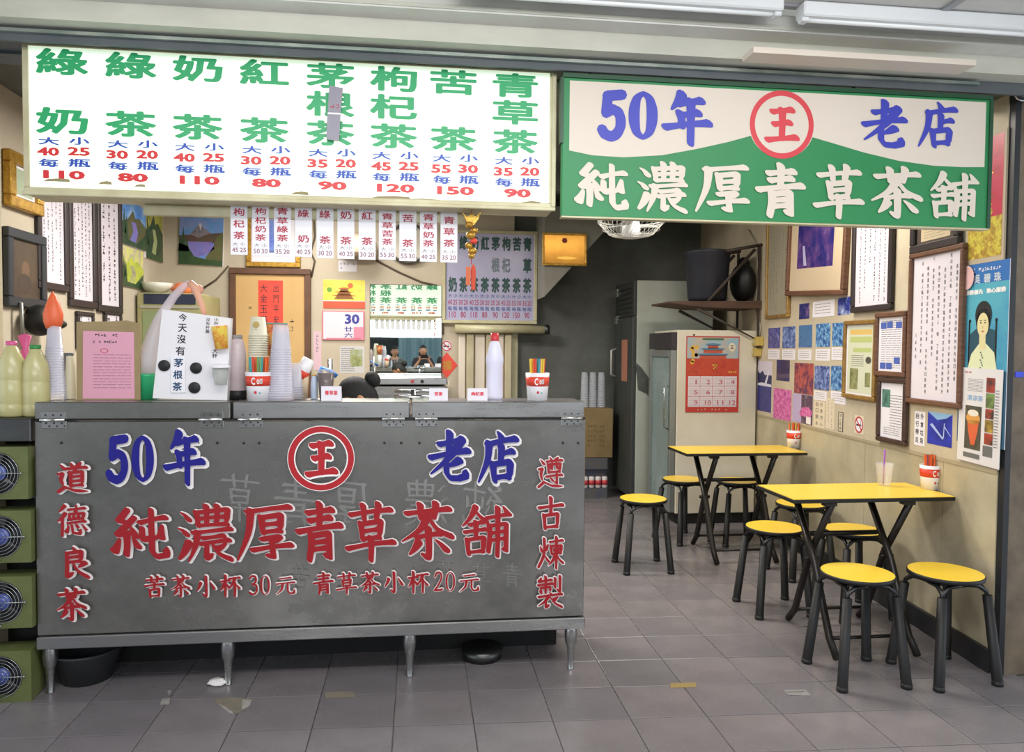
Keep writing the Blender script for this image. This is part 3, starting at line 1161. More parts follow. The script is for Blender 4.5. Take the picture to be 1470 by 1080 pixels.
# cream block at the end of the rail and gold ornament
YO = 3.12
X, Z, W, H = span(677, 320, 28, 30, YO)
orn = thing('hanging_ornament', 'gold ingot and fruit lucky charm with red tassel at the end of the strips', 'ornament', (X, YO, Z - .2))
b = MB()
b.prism([(X - W * .5, Z + H * .5), (X - W * .3, Z + H * .1), (X - W * .12, Z - .01), (X + W * .12, Z - .01), (X + W * .32, Z + H * .15), (X + W * .5, Z + H * .55), (X + W * .2, Z + H * .28), (X, Z + H * .42), (X - W * .25, Z + H * .25)], YO - .012, YO + .012, GOLD)
b.build('ingot', orn)
zz = Z - .01
for k, (dx, r) in enumerate(((-.01, .017), (.012, .016), (-.004, .02), (.01, .015), (-.012, .016), (.004, .019), (.0, .014))):
    b = MB()
    b.ball((X + dx, YO + (.006 if k % 2 else -.006), zz - k * .021), (r, r, r * .85), GOLD if k != 3 else REDP, 12, 8)
    b.build('gold_fruit', orn)
b = MB()
b.tube([(X, YO, Z + .05), (X, YO, zz - .16)], .0018, REDP, 6)
b.build('cord', orn)
b = MB()
b.lathe([(.003, 0), (.009, -.012), (.011, -.03), (.008, -.10), (.012, -.105)][::-1], (X + .008, YO, zz - .16), mat('tassel red', 'c34a30', .7), 12)
b.build('tassel', orn)
b = MB()
b.box(X - .022, X - .004, YO - .002, YO + .002, zz - .245, zz - .17, mat('orange charm tag', 'c9643a', .6))
b.build('charm_tag', orn)

# ------------------------------------------------------------------ steel counter
YC = 3.317
cx0, cx1 = -1.565, .748
ct = thing('steel_counter', 'long stainless steel drinks counter with red and blue lettering on legs', 'counter', ((cx0 + cx1) / 2, YC + .3, 0))
zt0, zh = 1.236, 1.163                     # top, hinge line
b = MB()
b.box(cx0, cx1, YC, YC + .02, .262, zh - .008, STEEL, bev=.003)
b.build('front_panel', ct)
b = MB()
b.box(cx0 + .002, cx0 + .02, YC + .02, YC + .55, .262, 1.0, STEEL)
b.box(cx1 - .02, cx1 - .002, YC + .02, YC + .55, .262, 1.0, STEEL)
b.box(cx0 + .02, cx1 - .02, YC + .53, YC + .55, .262, 1.0, STEEL)
b.box(cx0 + .02, cx1 - .02, YC + .02, YC + .53, .96, .98, STEEL)
b.build('body', ct)
b = MB()
b.box(cx0, cx1 + .006, YC - .012, YC + .56, .206, .258, STEEL2, bev=.004)
b.build('bottom_rail', ct)
b = MB()
b.box(cx0 + .06, cx1 - .06, YC + .34, YC + .36, .0, .206, mat('black shade panel', '161617', .8))  # added black sheet that stands in for the dark shade under the counter
b.build('shade_panel', ct)
b = MB()
b.box(cx0, cx1, YC + .004, YC + .2, zh - .006, zh + .001, BLACKM)
b.build('shadow_gap', ct)
for (xa, xb) in ((50, 331), (334.5, 588), (591, 838.5)):
    A, B = on_y(xa, 588, YC).x, on_y(xb, 588, YC).x
    b = MB()
    b.box(A + .001, B - .001, YC - .008, YC + .235, zh + .002, zt0, STEEL2 if xa != 50 else STEEL, bev=.004)
    b.build('lid', ct)
for k, x in enumerate((78, 304, 360, 565, 612, 820)):
    X = on_y(x, 600, YC).x
    hw = .048
    h = MB()
    h.box(X - hw, X + hw, YC - .0105, YC - .008, zh + .006, zh + .034, STEEL2, bev=.001)
    h.box(X - hw, X + hw, YC - .0045, YC, zh - .036, zh - .004, STEEL2, bev=.001)
    ho = h.build('hinge', ct)
    h = MB()
    h.cyl((X - hw, YC - .016, zh), (X + hw, YC - .016, zh), .0065, .0065, mat('bright hinge pin', 'd8d8d4', .2, 1.0), 10)
    h.build('hinge_pin', ho)
    for u in (-.03, 0, .03):
        for v in (-.026, -.014, .02):
            s = MB()
            s.ball((X + u + (.012 if v == -.026 else 0), YC - (.011 if v > 0 else .0045), zh + v), .0042, STEELD, 8, 5)
            s.build('rivet', ho)
for x in (64, 93, 304 - 18, 304 + 8, 350, 372, 552, 576, 602, 626, 808, 830):
    p = on_y(x if x > 64 else 88, 636, YC)
    if x in (93,):
        continue
    s = MB()
    s.ball((p.x, YC - .001, p.z), .006, BLACK, 8, 6)
    s.build('bolt_hole', ct)
    r_ = None
for (x, y) in ((67, YC + .05), (325, YC + .05), (588, YC + .05), (821, YC + .05), (67, YC + .5), (325, YC + .5), (588, YC + .5), (821, YC + .5)):
    X = on_y(x, 960, YC + .02).x
    l = MB()
    l.lathe([(.016, 0), (.013, .004), (.015, .05), (.018, .10), (.019, .105), (.026, .125), (.030, .165), (.027, .19), (.022, .2065)], (X, y, 0), STEEL2, 16)
    l.build('leg', ct)
a = Art(YC - .0008)
GH = mat('ghost of removed lettering', 'a09f9c', .4, .85)
for ch, x, y in (('厚', 505, 722), ('青', 425, 722), ('濃', 612, 722), ('純', 695, 722), ('草', 345, 715)):
    X, Z, W, H = span(x, y, 62, 66, YC)
    a.brush(ch, X, Z, -W, H, GH, 9)
for ch, x, y in (('青', 735, 826), ('草', 690, 826), ('茶', 640, 822), ('苦', 430, 830)):
    X, Z, W, H = span(x, y, 28, 34, YC)
    a.brush(ch, X, Z, -W, H, GH, 9)
a.up(2)
writing = []
for ch, x, y, w, h, wt in (('5', 170, 658, 30, 62, 27), ('0', 207, 658, 29, 64, 27), ('年', 266, 656, 56, 76, 17), ('老', 645, 656, 60, 72, 17), ('店', 714, 657, 58, 74, 17)):
    writing.append((ch, x, y, w, h, wt, NAVY, 4.5, (.004, -.006)))
for ch, x, y, w, h in (('純', 203, 766, 80, 76), ('濃', 296, 765, 78, 80), ('厚', 381, 764, 78, 80), ('青', 459, 763, 64, 80), ('草', 532, 763, 68, 80), ('茶', 613, 762, 74, 80), ('舖', 697, 762, 68, 72)):
    writing.append((ch, x, y, w, h, 15.5, DRED, 2.4, (.003, -.0045)))
for ch, x, y in (('苦', 224, 841), ('茶', 261, 840), ('小', 297, 840), ('杯', 332, 839), ('青', 465, 836), ('草', 498, 836), ('茶', 531, 835), ('小', 565, 834), ('杯', 600, 834)):
    writing.append((ch, x, y, 28, 30, 14.5, DRED, 4, (.001, -.002)))
for ch, x, y in (('3', 365, 838), ('0', 382, 838), ('元', 411, 838), ('2', 629, 833), ('0', 646, 833), ('元', 673, 834)):
    writing.append((ch, x, y, 15 if ch != '元' else 28, 28, 14 if ch != '元' else 12, DRED, 4.5, (.001, -.002)))
for ch, x, y in (('道', 108, 685), ('德', 107, 746), ('良', 110, 806), ('茶', 106, 866)):
    writing.append((ch, x, y, 43, 45, 16, DRED, 3.8, (.002, -.003)))
for ch, x, y in (('遵', 789, 678), ('古', 789, 736), ('煉', 789, 792), ('製', 788, 848)):
    writing.append((ch, x, y, 36, 45, 15, DRED, 3.8, (.002, -.003)))
for ch, x, y, w, h, wt, m, g, d in writing:
    X, Z, W, H = span(x, y, w, h, YC)
    a.brush(ch, X, Z, W, H, WHITEL, wt, g, d)
a.up(1)
for ch, x, y, w, h, wt, m, g, d in writing:
    X, Z, W, H = span(x, y, w, h, YC)
    a.brush(ch, X, Z, W, H, m, wt)
X, Z, W, H = span(462, 657, 94, 94, YC)
CR = mat('ring dark red', 'b01a24', .45)
a.annulus(X, Z, W / 2 + .003, W / 2 * .78, WHITEL)
a.up(1)
a.annulus(X, Z, W / 2, W / 2 * .82, CR)
a.brush('王', X, Z, W * .46, H * .56, WHITEL, 24, 3.5, (.002, -.003))
a.up(1)
a.brush('王', X, Z, W * .46, H * .56, CR, 24)
a.build('lettering', ct)

# ------------------------------------------------------------------ rack with four fans at the left end of the counter
rk = thing('equipment_rack', 'dark steel rack holding four fans at the left end of the counter', 'rack', (-1.75, YC + .2, 0))
xr = cx0 - .006
b = MB()
b.box(-2.1, xr, YC - .02, YC + .42, 1.075, 1.17, STEELD, bev=.004)
b.build('top', rk)
for z in (.84, .585, .31):
    b = MB()
    b.box(-2.1, xr - .01, YC + .03, YC + .40, z - .006, z + .006, STEELD)
    b.build('shelf', rk)
b = MB()
b.box(-2.1, xr, YC + .40, YC + .42, .0, 1.075, mat('rack back', '2b2d2c', .7))
b.build('back', rk)
for (x, y) in ((-2.09, YC + .02), (-2.09, YC + .38), (xr - .02, YC + .38)):
    b = MB()
    b.box(x, x + .02, y, y + .02, 0, 1.075, STEELD)
    b.build('post', rk)
fan_proto = None
fanlab = ['uppermost olive green square fan in the steel rack', 'second olive green square fan from the top of the rack', 'third olive green square fan from the top of the rack', 'lowest olive green square fan, standing on the floor']
for k, (ya, yb_) in enumerate(((641, 717), (734, 808), (829, 902), (914, 988))):
    z1, z0 = on_y(25, ya, YC - .03).z, on_y(25, yb_, YC - .03).z
    z0 = max(z0, .002)
    if k == 3:
        z0 = .0
    hh = .215
    xe = cx0 - .004 - (.008 if k in (0, 3) else 0)
    if fan_proto is None:
        t = thing('square_fan', fanlab[0], 'fan', (xe - .11, YC, 0), 0, 'fans in the rack')
        xc = xe - .11 - .012
        b = MB()
        # panel with round opening
        n = 32
        R = .088
        vs, fs = [], []
        for yy in (YC - .03, YC + .0):
            for i in range(n):
                an = 2 * pi * i / n
                vs.append((xc + R * cos(an), yy, .107 + R * sin(an)))
            for i in range(n):
                an = 2 * pi * i / n
                m_ = max(abs(cos(an)), abs(sin(an)))
                vs.append((xc + .012 + .11 * cos(an) / m_ + (.0), yy, .107 + .107 * sin(an) / m_))
        for i in range(n):
            j = (i + 1) % n
            fs.append((i, i + n, j + n, j))
            fs.append((i, j, j + 2 * n, i + 2 * n))
            fs.append((i + n, i + 3 * n, j + 3 * n, j + n))
        b.add(vs, [f[::-1] for f in fs], OLIVE)
        b.build('panel', t)
        b = MB()
        b.box(xe - .218, xe - .004, YC + .0, YC + .09, .004, .21, OLIVE)
        b.build('housing', t)
        b = MB()
        b.lathe([(.0, 0), (.031, 0), (.034, .004), (.034, .01)], (0, 0, 0), mat('blue fan hub', '5a68b8', .4), 20, M=Matrix.Translation((xc, YC - .02, .107)) @ Matrix.Rotation(pi / 2, 4, 'X') @ Matrix.Translation((0, 0, -.008)))
        b.build('hub', t)
        for i in range(5):
            b = MB()
            an = 2 * pi * i / 5 + .3
            p = lambda r, d: (xc + r * cos(an + d), YC - .012 + (.006 if d > 0 else -.004), .107 + r * sin(an + d))
            b.add([p(.03, -.3), p(.082, -.32), p(.085, .25), p(.03, .3)], [(0, 1, 2, 3)], BLACK)
            b.build('blade', t)
        b = MB()
        b.box(xc - .087, xc + .087, YC - .0015, YC - .0005, .02, .194, BLACKM)
        b.build('opening', t)
        for rr in (.02, .034, .047, .06, .073, .086):
            b = MB()
            b.ring((xc, YC - .033, .107), rr, .0013, mat('chrome wire', 'a9adae', .25, .9), 'Y', 32, 5)
            b.build('guard_ring', t)
        for an in (0, pi / 2):
            b = MB()
            b.cyl((xc - .092 * cos(an), YC - .034, .107 - .092 * sin(an)), (xc + .092 * cos(an), YC - .034, .107 + .092 * sin(an)), .0018, .0018, _M['chrome wire'], 6)
            b.build('guard_bar', t)
        for an in (0, pi / 2, pi, 3 * pi / 2):
            b = MB()
            b.ball((xc + .096 * cos(an), YC - .034, .107 + .096 * sin(an)), .005, _M['chrome wire'], 8, 6)
            b.build('screw', t)
        fan_proto = t
        fx = xe
        t.location = (t.location.x, t.location.y, z0)
    else:
        c = copy_tree(fan_proto, None, (fan_proto.location.x + (xe - fx), fan_proto.location.y, z0))
        c['label'] = fanlab[k]


# ------------------------------------------------------------------ stools
def make_stool():
    t = thing('round_stool', 'x', 'stool', (0, 0, 0), 0, 'yellow stools around the two tables')
    R = .158
    b = MB()
    b.lathe([(0, .474), (R - .006, .474), (R - .004, .4735)][::-1], (0, 0, 0), YELLOW, 40, smooth=False)
    b.build('seat', t, local=True)
    b = MB()
    b.lathe([(0.0, .452), (R - .012, .452), (R, .455), (R + .001, .470), (R - .004, .4735), (0, .4725)], (0, 0, 0), BLACKM, 40)
    b.build('seat_edge', t, local=True)
    b = MB()
    b.ring((0, 0, .438), .105, .007, BLACK, 'Z', 28, 6)
    b.build('support_ring', t, local=True)
    for k in range(4):
        a = pi / 4 + k * pi / 2
        d = Vector((cos(a), sin(a), 0))
        b = MB()
        b.tube([d * .212 + Vector((0, 0, .0)), d * .212 + Vector((0, 0, .012)), d * .163 + Vector((0, 0, .395))], [.0235, .0225, .020], BLACKM, 10)
        lg = b.build('leg', t, local=True)
        b = MB()
        # two thin arched tubes spring from each leg to its neighbours under the seat
        for s in (-1, 1):
            e = Vector((cos(a + s * pi / 4), sin(a + s * pi / 4), 0))
            pts = [d * .164 + Vector((0, 0, .37)), d * .160 + Vector((0, 0, .41)), d * .135 * .8 + e * .142 * .22 + Vector((0, 0, .435)),
                   d * .06 + e * .075 + Vector((0, 0, .443)), e * .105 + Vector((0, 0, .444))]
            pts = [Vector(p) for p in pts]
            b.tube(pts, .010, BLACK, 8)
        b.build('arch_tube', t, local=True)
        b = MB()
        b.lathe([(.0, 0), (.022, 0), (.0245, .003), (.0235, .022), (.0, .022)], tuple(d * .212), BLACKM, 12)
        b.build('foot', lg, local=True)
    return t


stool_spots = [(1.507, 4.905, 0, 'yellow round stool standing alone in the aisle, left of the rear table'),
               (2.045, 5.62, .35, 'yellow round stool behind the rear table, beside the tall fridge door'),
               (2.44, 5.52, 0, 'yellow round stool behind the rear table, in front of the calendar panel'),
               (2.50, 4.66, .1, 'yellow round stool between the two tables, close to the wall'),
               (2.01, 4.04, 0, 'yellow round stool behind the left end of the front table'),
               (2.43, 3.94, .05, 'yellow round stool behind the front table, nearest the wall'),
               (1.975, 3.165, 0, 'yellow round stool in front of the front table, farther from the wall'),
               (2.385, 3.135, .08, 'yellow round stool in front of the front table, beside the black post')]
proto = make_stool()
for i, (x, y, rz, lab) in enumerate(stool_spots):
    o = proto if i == 0 else copy_tree(proto)
    o.location = (x, y, 0)
    o.rotation_euler = (0, 0, rz)
    o['label'] = lab


# ------------------------------------------------------------------ folding tables
def make_table():
    t = thing('folding_table', 'x', 'table', (0, 0, 0), 0, 'yellow folding tables along the wall')
    L, D2, zt = .845, .395, .76
    DB = mat('dark brown metal tube', '231e1b', .35, .3)
    # origin: front left corner of the top on the floor
    b = MB()
    c = .0
    b.box(.003, L - .003, .003, D2 - .003, zt - .003, zt, YELLOW)
    b.build('tabletop', t, local=True)
    b = MB()
    b.box(0, L, 0, D2, zt - .022, zt - .003, BLACKM, bev=.003)
    b.build('table_edge', t, local=True)
    for x in (.2, .61):
        for s in (0, 1):
            dx = .018 if s else -.018
            yf, yt = (-.10, D2 - .05) if s == 0 else (D2 + .05, .03)
            yk = yf + (yt - yf) * .22
            b = MB()
            b.tube([(x + dx, yf, .017), (x + dx, yf + (.07 if s == 0 else -.07), .09), (x + dx, (yf + yt) / 2, .42), (x + dx, yt, zt - .024)], [.018, .018, .018, .018], DB, 10)
            b.build('leg', t, local=True)
        b = MB()
        b.cyl((x - .035, (D2 - .04) / 2 + .01, .42), (x + .035, (D2 - .04) / 2 + .01, .42), .012, .012, DB, 10)
        b.build('pivot', t, local=True)
        b = MB()
        b.box(x - .03, x + .03, .01, .05, zt - .04, zt - .022, DB)
        b.box(x - .03, x + .03, D2 - .08, D2 - .03, zt - .04, zt - .022, DB)
        b.build('bracket', t, local=True)
    for (y, z, r) in ((-.03, .09, .009), (D2 - .02, .09, .009), (D2 * .62, .53, .013)):
        b = MB()
        dx = -.018 if y < .05 or y > .2 and z > .5 else .018
        b.cyl((.2 + dx, y, z), (.61 + dx, y, z), r, r, DB, 8)
        b.build('crossbar', t, local=True)
    return t


tb = make_table()
tb.location = (1.786, 3.40, 0)
tb['label'] = 'yellow topped folding table nearest the street, against the right wall'
tb2 = copy_tree(tb)
tb2.location = (1.835, 4.985, 0)
tb2.scale = (1.045, 1.02, 1)
tb2['label'] = 'yellow topped folding table farther inside, in front of the calendar'


# ------------------------------------------------------------------ pictures and papers on the walls
RZR = -pi / 2 - math.atan(WS)


def place(plane, x0, x1, yt, yb, Y=YB, off=0.0):
    """pixel field on a wall -> centre point, width, height, rotation"""
    cx, cy = (x0 + x1) / 2, (yt + yb) / 2
    if plane == 'R':
        g = lambda a, b: on_r(a, b, off)
        rz = RZR
    elif plane == 'L':
        g = lambda a, b: on_x(a, b, XL + off)
        rz = pi / 2
    else:
        g = lambda a, b: on_y(a, b, Y - off)
        rz = 0
    a, b = g(x0, cy), g(x1, cy)
    c = g(cx, cy)
    mid = (a + b) / 2
    tp, bt = g(cx, yt), g(cx, yb)
    # scale the height to the depth of the middle of the item
    k = (mid - EYE).dot(FWD) / (c - EYE).dot(FWD)
    z1 = EYE.z + (tp.z - EYE.z) * k
    z0 = EYE.z + (bt.z - EYE.z) * k
    return Vector((mid.x, mid.y, (z0 + z1) / 2)), (Vector((a.x, a.y)) - Vector((b.x, b.y))).length, abs(z1 - z0), rz


def framed(name, label, cat, pl, x0, x1, yt, yb, fw, fd, fmat, paint, matm=PAPER, group=None, tilt=0.0, roll=0.0, Y=YB):
    c, w, h, rz = place(pl, x0, x1, yt, yb, Y)
    t = thing(name, label, cat, c, rz, group)
    w2, h2 = w / 2, h / 2
    b = MB()
    for (xa, xb, za, zb_) in ((-w2, w2, h2 - fw, h2), (-w2, w2, -h2, -h2 + fw), (-w2, -w2 + fw, -h2 + fw, h2 - fw), (w2 - fw, w2, -h2 + fw, h2 - fw)):
        b.box(xa, xb, -fd, 0, za, zb_, fmat, bev=min(.006, fw * .25))
    b.build('frame', t, local=True)
    b = MB()
    b.box(-w2 + fw * .8, w2 - fw * .8, -fd * .45, -.001, -h2 + fw * .8, h2 - fw * .8, matm)
    b.build('backing', t, local=True)
    a = Art(-fd * .45 - .0006)
    if paint:
        paint(a, w2 - fw, h2 - fw)
        if a.v:
            a.build('print', t, local=True)
    if tilt or roll:
        t.matrix_world = Matrix.Translation(c) @ Matrix.Rotation(rz, 4, 'Z') @ Matrix.Rotation(roll, 4, 'Y') @ Matrix.Rotation(tilt, 4, 'X')
    return t


def sheet(name, label, cat, pl, x0, x1, yt, yb, m, paint=None, group=None, th=.0015, roll=0.0, Y=YB, off=0.0):
    """an unframed paper, photo or sticker fixed flat on a wall"""
    c, w, h, rz = place(pl, x0, x1, yt, yb, Y, off)
    b = Art(0)
    b.box(-w / 2, w / 2, -th, -.0002, -h / 2, h / 2, m)
    if paint is None:
        o = b.build(name, local=True)
        _ROOT[o.name] = Matrix.Identity(4)
        o.location, o.rotation_euler = c, (0, roll, rz)
        return tag(o, label, cat, group)
    t = thing(name, label, cat, c, rz, group)
    b.build('sheet', t, local=True)
    a = Art(-th - .0004)
    paint(a, w / 2, h / 2)
    a.build('print', t, local=True)
    t.rotation_euler = (0, roll, rz)
    return t


def script_text(cols, rows, fill=.8, mg=.86, m=INK, wt=.17, gap=.08):
    return lambda a, w, h: a.scribble(-w * mg, w * mg, -h * .93, h * .95, cols, rows, m, rnd, fill, wt, gap)


LAV = mat('pale lilac paper', 'ddd5de', .6)
# left wall: three tall calligraphy frames, dark frame, corner of gold frame
f1 = framed('calligraphy_frame', 'tall dark framed calligraphy on the left wall, nearest the street', 'picture', 'L', 49, 93, 240, 417, .05, .03, WOODB, script_text(5, 26), LAV, 'tall calligraphy frames')
f2 = framed('calligraphy_frame', 'middle tall dark framed calligraphy on the left wall', 'picture', 'L', 95, 134, 250, 442, .055, .03, WOODB, script_text(5, 26), LAV, 'tall calligraphy frames')
f3 = framed('calligraphy_frame', 'innermost tall dark framed calligraphy, beside the small landscape paintings', 'picture', 'L', 136, 171, 255, 449, .055, .03, WOODB, script_text(3, 20, .9), LAV, 'tall calligraphy frames')


def dark_art(a, w, h):
    m1 = ramp_mat('dark portrait print', ['2a2724', '4a3e34', '5e4f3e'], 3)
    a.rect(-w, w, -h, h, m1)
    a.up()
    a.disc(-.0, .0, w * .28, mat('dim face tone', '6f5540', .6), h * .3)
    a.up()
    a.disc(-.02, -h * .5, w * .5, mat('dim robe tone', '463a30', .6), h * .35)


framed('dark_picture', 'black framed dark oil picture at the left edge, above the tea bottles', 'picture', 'L', 3, 59, 333, 442, .06, .04, mat('blue black frame', '2d333a', .4), dark_art, BLACKM)
framed('gold_framed_picture', 'ornate gold framed picture tucked behind the left end of the lit menu', 'picture', 'L', 3, 52, 225, 303, .07, .05, GOLD, lambda a, w, h: a.rect(-w * .8, w * .8, -h * .8, h * .8, mat('faded green print', 'a8b49a', .6)), PAPER)


def landscape(sky, hill, water, fg, mount=None):
    def p(a, w, h):
        a.rect(-w, w, -h, h, sky)
        a.up()
        a.poly([(-w, -h * .1), (-w * .5, h * .2), (-w * .1, h * .62), (w * .1, h * .3), (w * .4, h * .4), (w, h * .05), (w, -h * .25), (-w, -h * .25)], mount or hill)
        a.up()
        a.poly([(-w, -h * .05), (-w * .3, -h * .12), (w * .4, h * .02), (w, h * .1), (w, -h), (-w, -h)], hill)
        a.up()
        a.poly([(-w * .25, h * .1), (w * .1, h * .12), (w * .3, -h * .3), (w * .1, -h * .8), (-w * .4, -h * .8), (-w * .1, -h * .3)], water)
        a.up()
        a.poly([(-w, h * .05), (-w * .62, -h * .2), (-w * .5, -h * .75), (w * .2, -h * .8), (w, -h * .2), (w, -h), (-w, -h)], fg)
        a.up()
        for tx, th in ((-.82, .62), (-.66, .3)):
            a.poly([(w * tx, h * th), (w * (tx + .14), -h * .5), (w * (tx - .14), -h * .5)], fg)
    return p


def lake_scene(a, w, h):
    a.rect(-w, w, -h, h, ramp_mat('painted violet sky', ['7f86c8', '6a9ad8', 'b29ccc'], 3))
    a.up()
    a.poly([(-w * .6, h * .05), (-w * .25, h * .42), (-w * .08, h * .62), (w * .12, h * .4), (w * .35, h * .3), (w * .8, h * .02)], ramp_mat('painted mountain', ['5c5560', '8f8791', '474452'], 10))
    a.up()
    a.poly([(-w * .12, h * .5), (-w * .08, h * .62), (w * .02, h * .52), (-w * .02, h * .3), (-w * .06, h * .42)], mat('painted snow', 'd4ccd4', .5))
    a.poly([(-w, h * .1), (-w * .5, h * .14), (-w * .1, h * .04), (w * .3, h * .2), (w, h * .28), (w, -h * .15), (-w, -h * .15)], mat('painted brown slope', '6a4a44', .5, 0, '5a5040', 12))
    a.up()
    a.poly([(-w * .7, -h * .12), (w * .5, -h * .1), (w * .62, -h * .35), (w * .2, -h * .62), (-w * .2, -h * .7), (-w * .55, -h * .5)], ramp_mat('painted lake', ['4e7fd0', '9a80c0', '3f68cc'], 8))
    a.poly([(w * .45, -h), (w * .2, -h * .72), (w * .55, -h * .3), (w * .7, h * .1), (w, h * .3), (w, -h)], ramp_mat('painted green bank', ['4c6c34', '66703e', '5a7f3c'], 9))
    a.up()
    a.poly([(-w, -h * .2), (-w * .6, -h * .3), (-w * .3, -h * .68), (w * .3, -h * .78), (w, -h * .8), (w, -h), (-w, -h)], ramp_mat('painted dark trees', ['1f3a2a', '35502e', '4b5a3a'], 12))
    for tx, th in ((-.82, .45), (-.66, .15), (-.94, .1)):
        a.poly([(w * tx, h * th), (w * (tx + .13), -h * .5), (w * (tx - .1), -h * .5)], ramp_mat('painted dark trees', ['1f3a2a'], 12))


SKY1 = ramp_mat('painted evening sky', ['8a86b8', '6d8fc4', 'b7a2bd'], 4)
FG1 = ramp_mat('painted dark trees', ['1f3a2a', '35502e', '4b5a3a'], 12)
WAT = ramp_mat('painted lake', ['4e7fd0', '8c7ac0', '4a68c4'], 10)
MNT = ramp_mat('painted mountain', ['5c5560', '8f8791', '474452'], 10)
GRN = ramp_mat('painted green bank', ['3c5c34', '66603e', '5a6f3c'], 9)
sheet('lake_painting', 'canvas painting of a pointed mountain over a blue lake, on the back wall', 'painting', 'B', 258, 321, 306, 381, PAPER, lake_scene, th=.02, roll=.03)
sheet('landscape_painting', 'small blue and green landscape painting, upper left of the three by the corner', 'painting', 'L', 172, 207, 292, 355, PAPER,
      landscape(ramp_mat('bright painted sky', ['3f7fd8', '6ea0e0', 'dce8f0'], 6), GRN, WAT, FG1), th=.015, group='small landscape paintings')
sheet('landscape_painting', 'small yellow and olive forest painting, nearest the wall corner', 'painting', 'L', 207, 231, 295, 374, PAPER,
      landscape(ramp_mat('yellow glade', ['556038', 'c9c455', '4a5a30'], 5), FG1, ramp_mat('yellow pool', ['8a9a50', 'c2c8a0'], 6), FG1), th=.015, group='small landscape paintings')
sheet('landscape_painting', 'small lilac, yellow and green painting hanging below the blue landscape', 'painting', 'L', 172, 203, 357, 413, PAPER,
      landscape(ramp_mat('lilac sky', ['c4a6d0', 'e0e070', '9a86c0'], 6), ramp_mat('lime field', ['d8dc50', '9ab040'], 8), ramp_mat('violet pond', ['5c3f94', 'd6dc5a'], 8), FG1), th=.015, group='small landscape paintings')

framed('small_picture', 'left of two small dark frames just above the cardboard notice', 'picture', 'L', 107, 131, 448, 500, .03, .03, WOODB, script_text(3, 4), LAV, 'small dark frames')
framed('small_picture', 'right of two small dark frames just above the cardboard notice', 'picture', 'L', 147, 171, 447, 500, .03, .03, WOODB, script_text(3, 4), LAV, 'small dark frames')

# black cap hanging on a wall hook
p = on_x(57, 460, XL + .10)
t = thing('baseball_cap', 'black cap hanging on a wall hook below the dark picture', 'cap', p)
b = MB()
b.ball((p.x, p.y, p.z), (.09, .10, .10), BLACKM, 16, 10)
b.ball((p.x + .03, p.y + .12, p.z - .02), (.07, .10, .035), BLACKM, 12, 8)
b.build('crown', t)
b = MB()
b.tube([(XL, p.y - .12, p.z + .12), (XL + .05, p.y - .12, p.z + .10), (XL + .06, p.y - .12, p.z - .2)], .012, mat('grey hook', '8f8f8a', .4, .6), 8)
b.build('hook', t)

# electrical cabinet with lamp and bowl, in the left back corner
YE = 7.0
a0, a1 = on_y(196, 420, YE), on_y(292, 575, YE)
t = thing('control_cabinet', 'pale olive metal cabinet in the back left corner behind the white notice board', 'cabinet', ((a0.x + a1.x) / 2, YE + .2, 0))
CAB = mat('pale olive enamel', 'a9a576', .5, 0, '98946a', 4)
b = MB()
b.box(a0.x, a1.x, YE, YE + .6, .02, a0.z, CAB, bev=.01)
b.build('body', t)
b = MB()
za, zb2 = on_y(240, 422, YE).z, on_y(240, 437, YE).z
b.box(a0.x + .06, a1.x - .06, YE - .006, YE + .0, zb2, za, mat('dark blue cabinet window', '2d3448', .25))
b.build('window_pane', t)
b = MB()
b.box(a0.x + .03, a1.x - .03, YE - .012, YE, zb2 - .035, zb2 - .015, mat('metal strip', 'b9b8a8', .4, .4))
b.build('strip', t)
b = MB()
b.box(a0.x + .05, a1.x - .25, YE - .008, YE, 1.15, zb2 - .06, mat('green panel', '8d9a70', .5))
b.build('door_leaf', t)
zc_ = a0.z
p = on_y(222, 408, YE + .15)
b = MB()
b.lathe([(.05, 0), (.12, .05), (.14, .10), (.13, .10), (.0, .03)], (p.x, YE + .2, zc_), mat('white enamel', 'd9d6cc', .3), 20)
tag(b.build('bowl'), 'white bowl on top of the olive cabinet', 'bowl')
p = on_y(243, 412, YE + .2)
b = MB()
b.lathe([(.02, 0), (.07, .01), (.10, .05), (.06, .10), (.0, .12)], (p.x + .1, YE + .25, zc_), mat('orange plastic', 'e07a4a', .4), 18)
tag(b.build('orange_basin'), 'upturned orange basin beside the bowl on the olive cabinet', 'basin')

# framed couplet board behind the cups
def couplet(a, w, h):
    a.rect(-w * .36, w * .36, h * .10, h * .93, REDP)
    a.up()
    for s, cx in (('大金玉滿堂', -w * .2), ('出門平安喜', w * .16)):
        a.column(s, cx, h * .88, .075, .07 if cx < 0 else .05, INK, .0, pitch=.103)
    for cx, cz in ((-w * .6, h * .55), (w * .62, h * .4)):
        a.scribble(cx - .03, cx + .03, cz - .08, cz + .08, 1, 2, INK, rnd, .8, .1, 0)


framed('couplet_board', 'tall brown framed tan board with a red paper couplet, behind the cup stacks', 'board', 'B', 331, 447, 386, 640, .06, .05, mat('brown board frame', '6d4b38', .5, 0, '5a3d2e', 8), couplet,
       mat('tan board', 'd2ad74', .6, 0, 'c8a068', 1.5))

# gilt picture half hidden behind the strips
framed('gilt_picture', 'gilt framed blue picture half hidden behind the third drink strip', 'picture', 'B', 354, 432, 302, 384, .05, .04, GOLD,
       lambda a, w, h: (a.rect(-w * .95, w * .95, -h * .95, h * .95, PAPER), a.up(), a.rect(-w * .55, w * .55, -h * .6, h * .9, ramp_mat('blue photo print', ['3a55c8', '7a90d8', '303848'], 5))), PAPER)

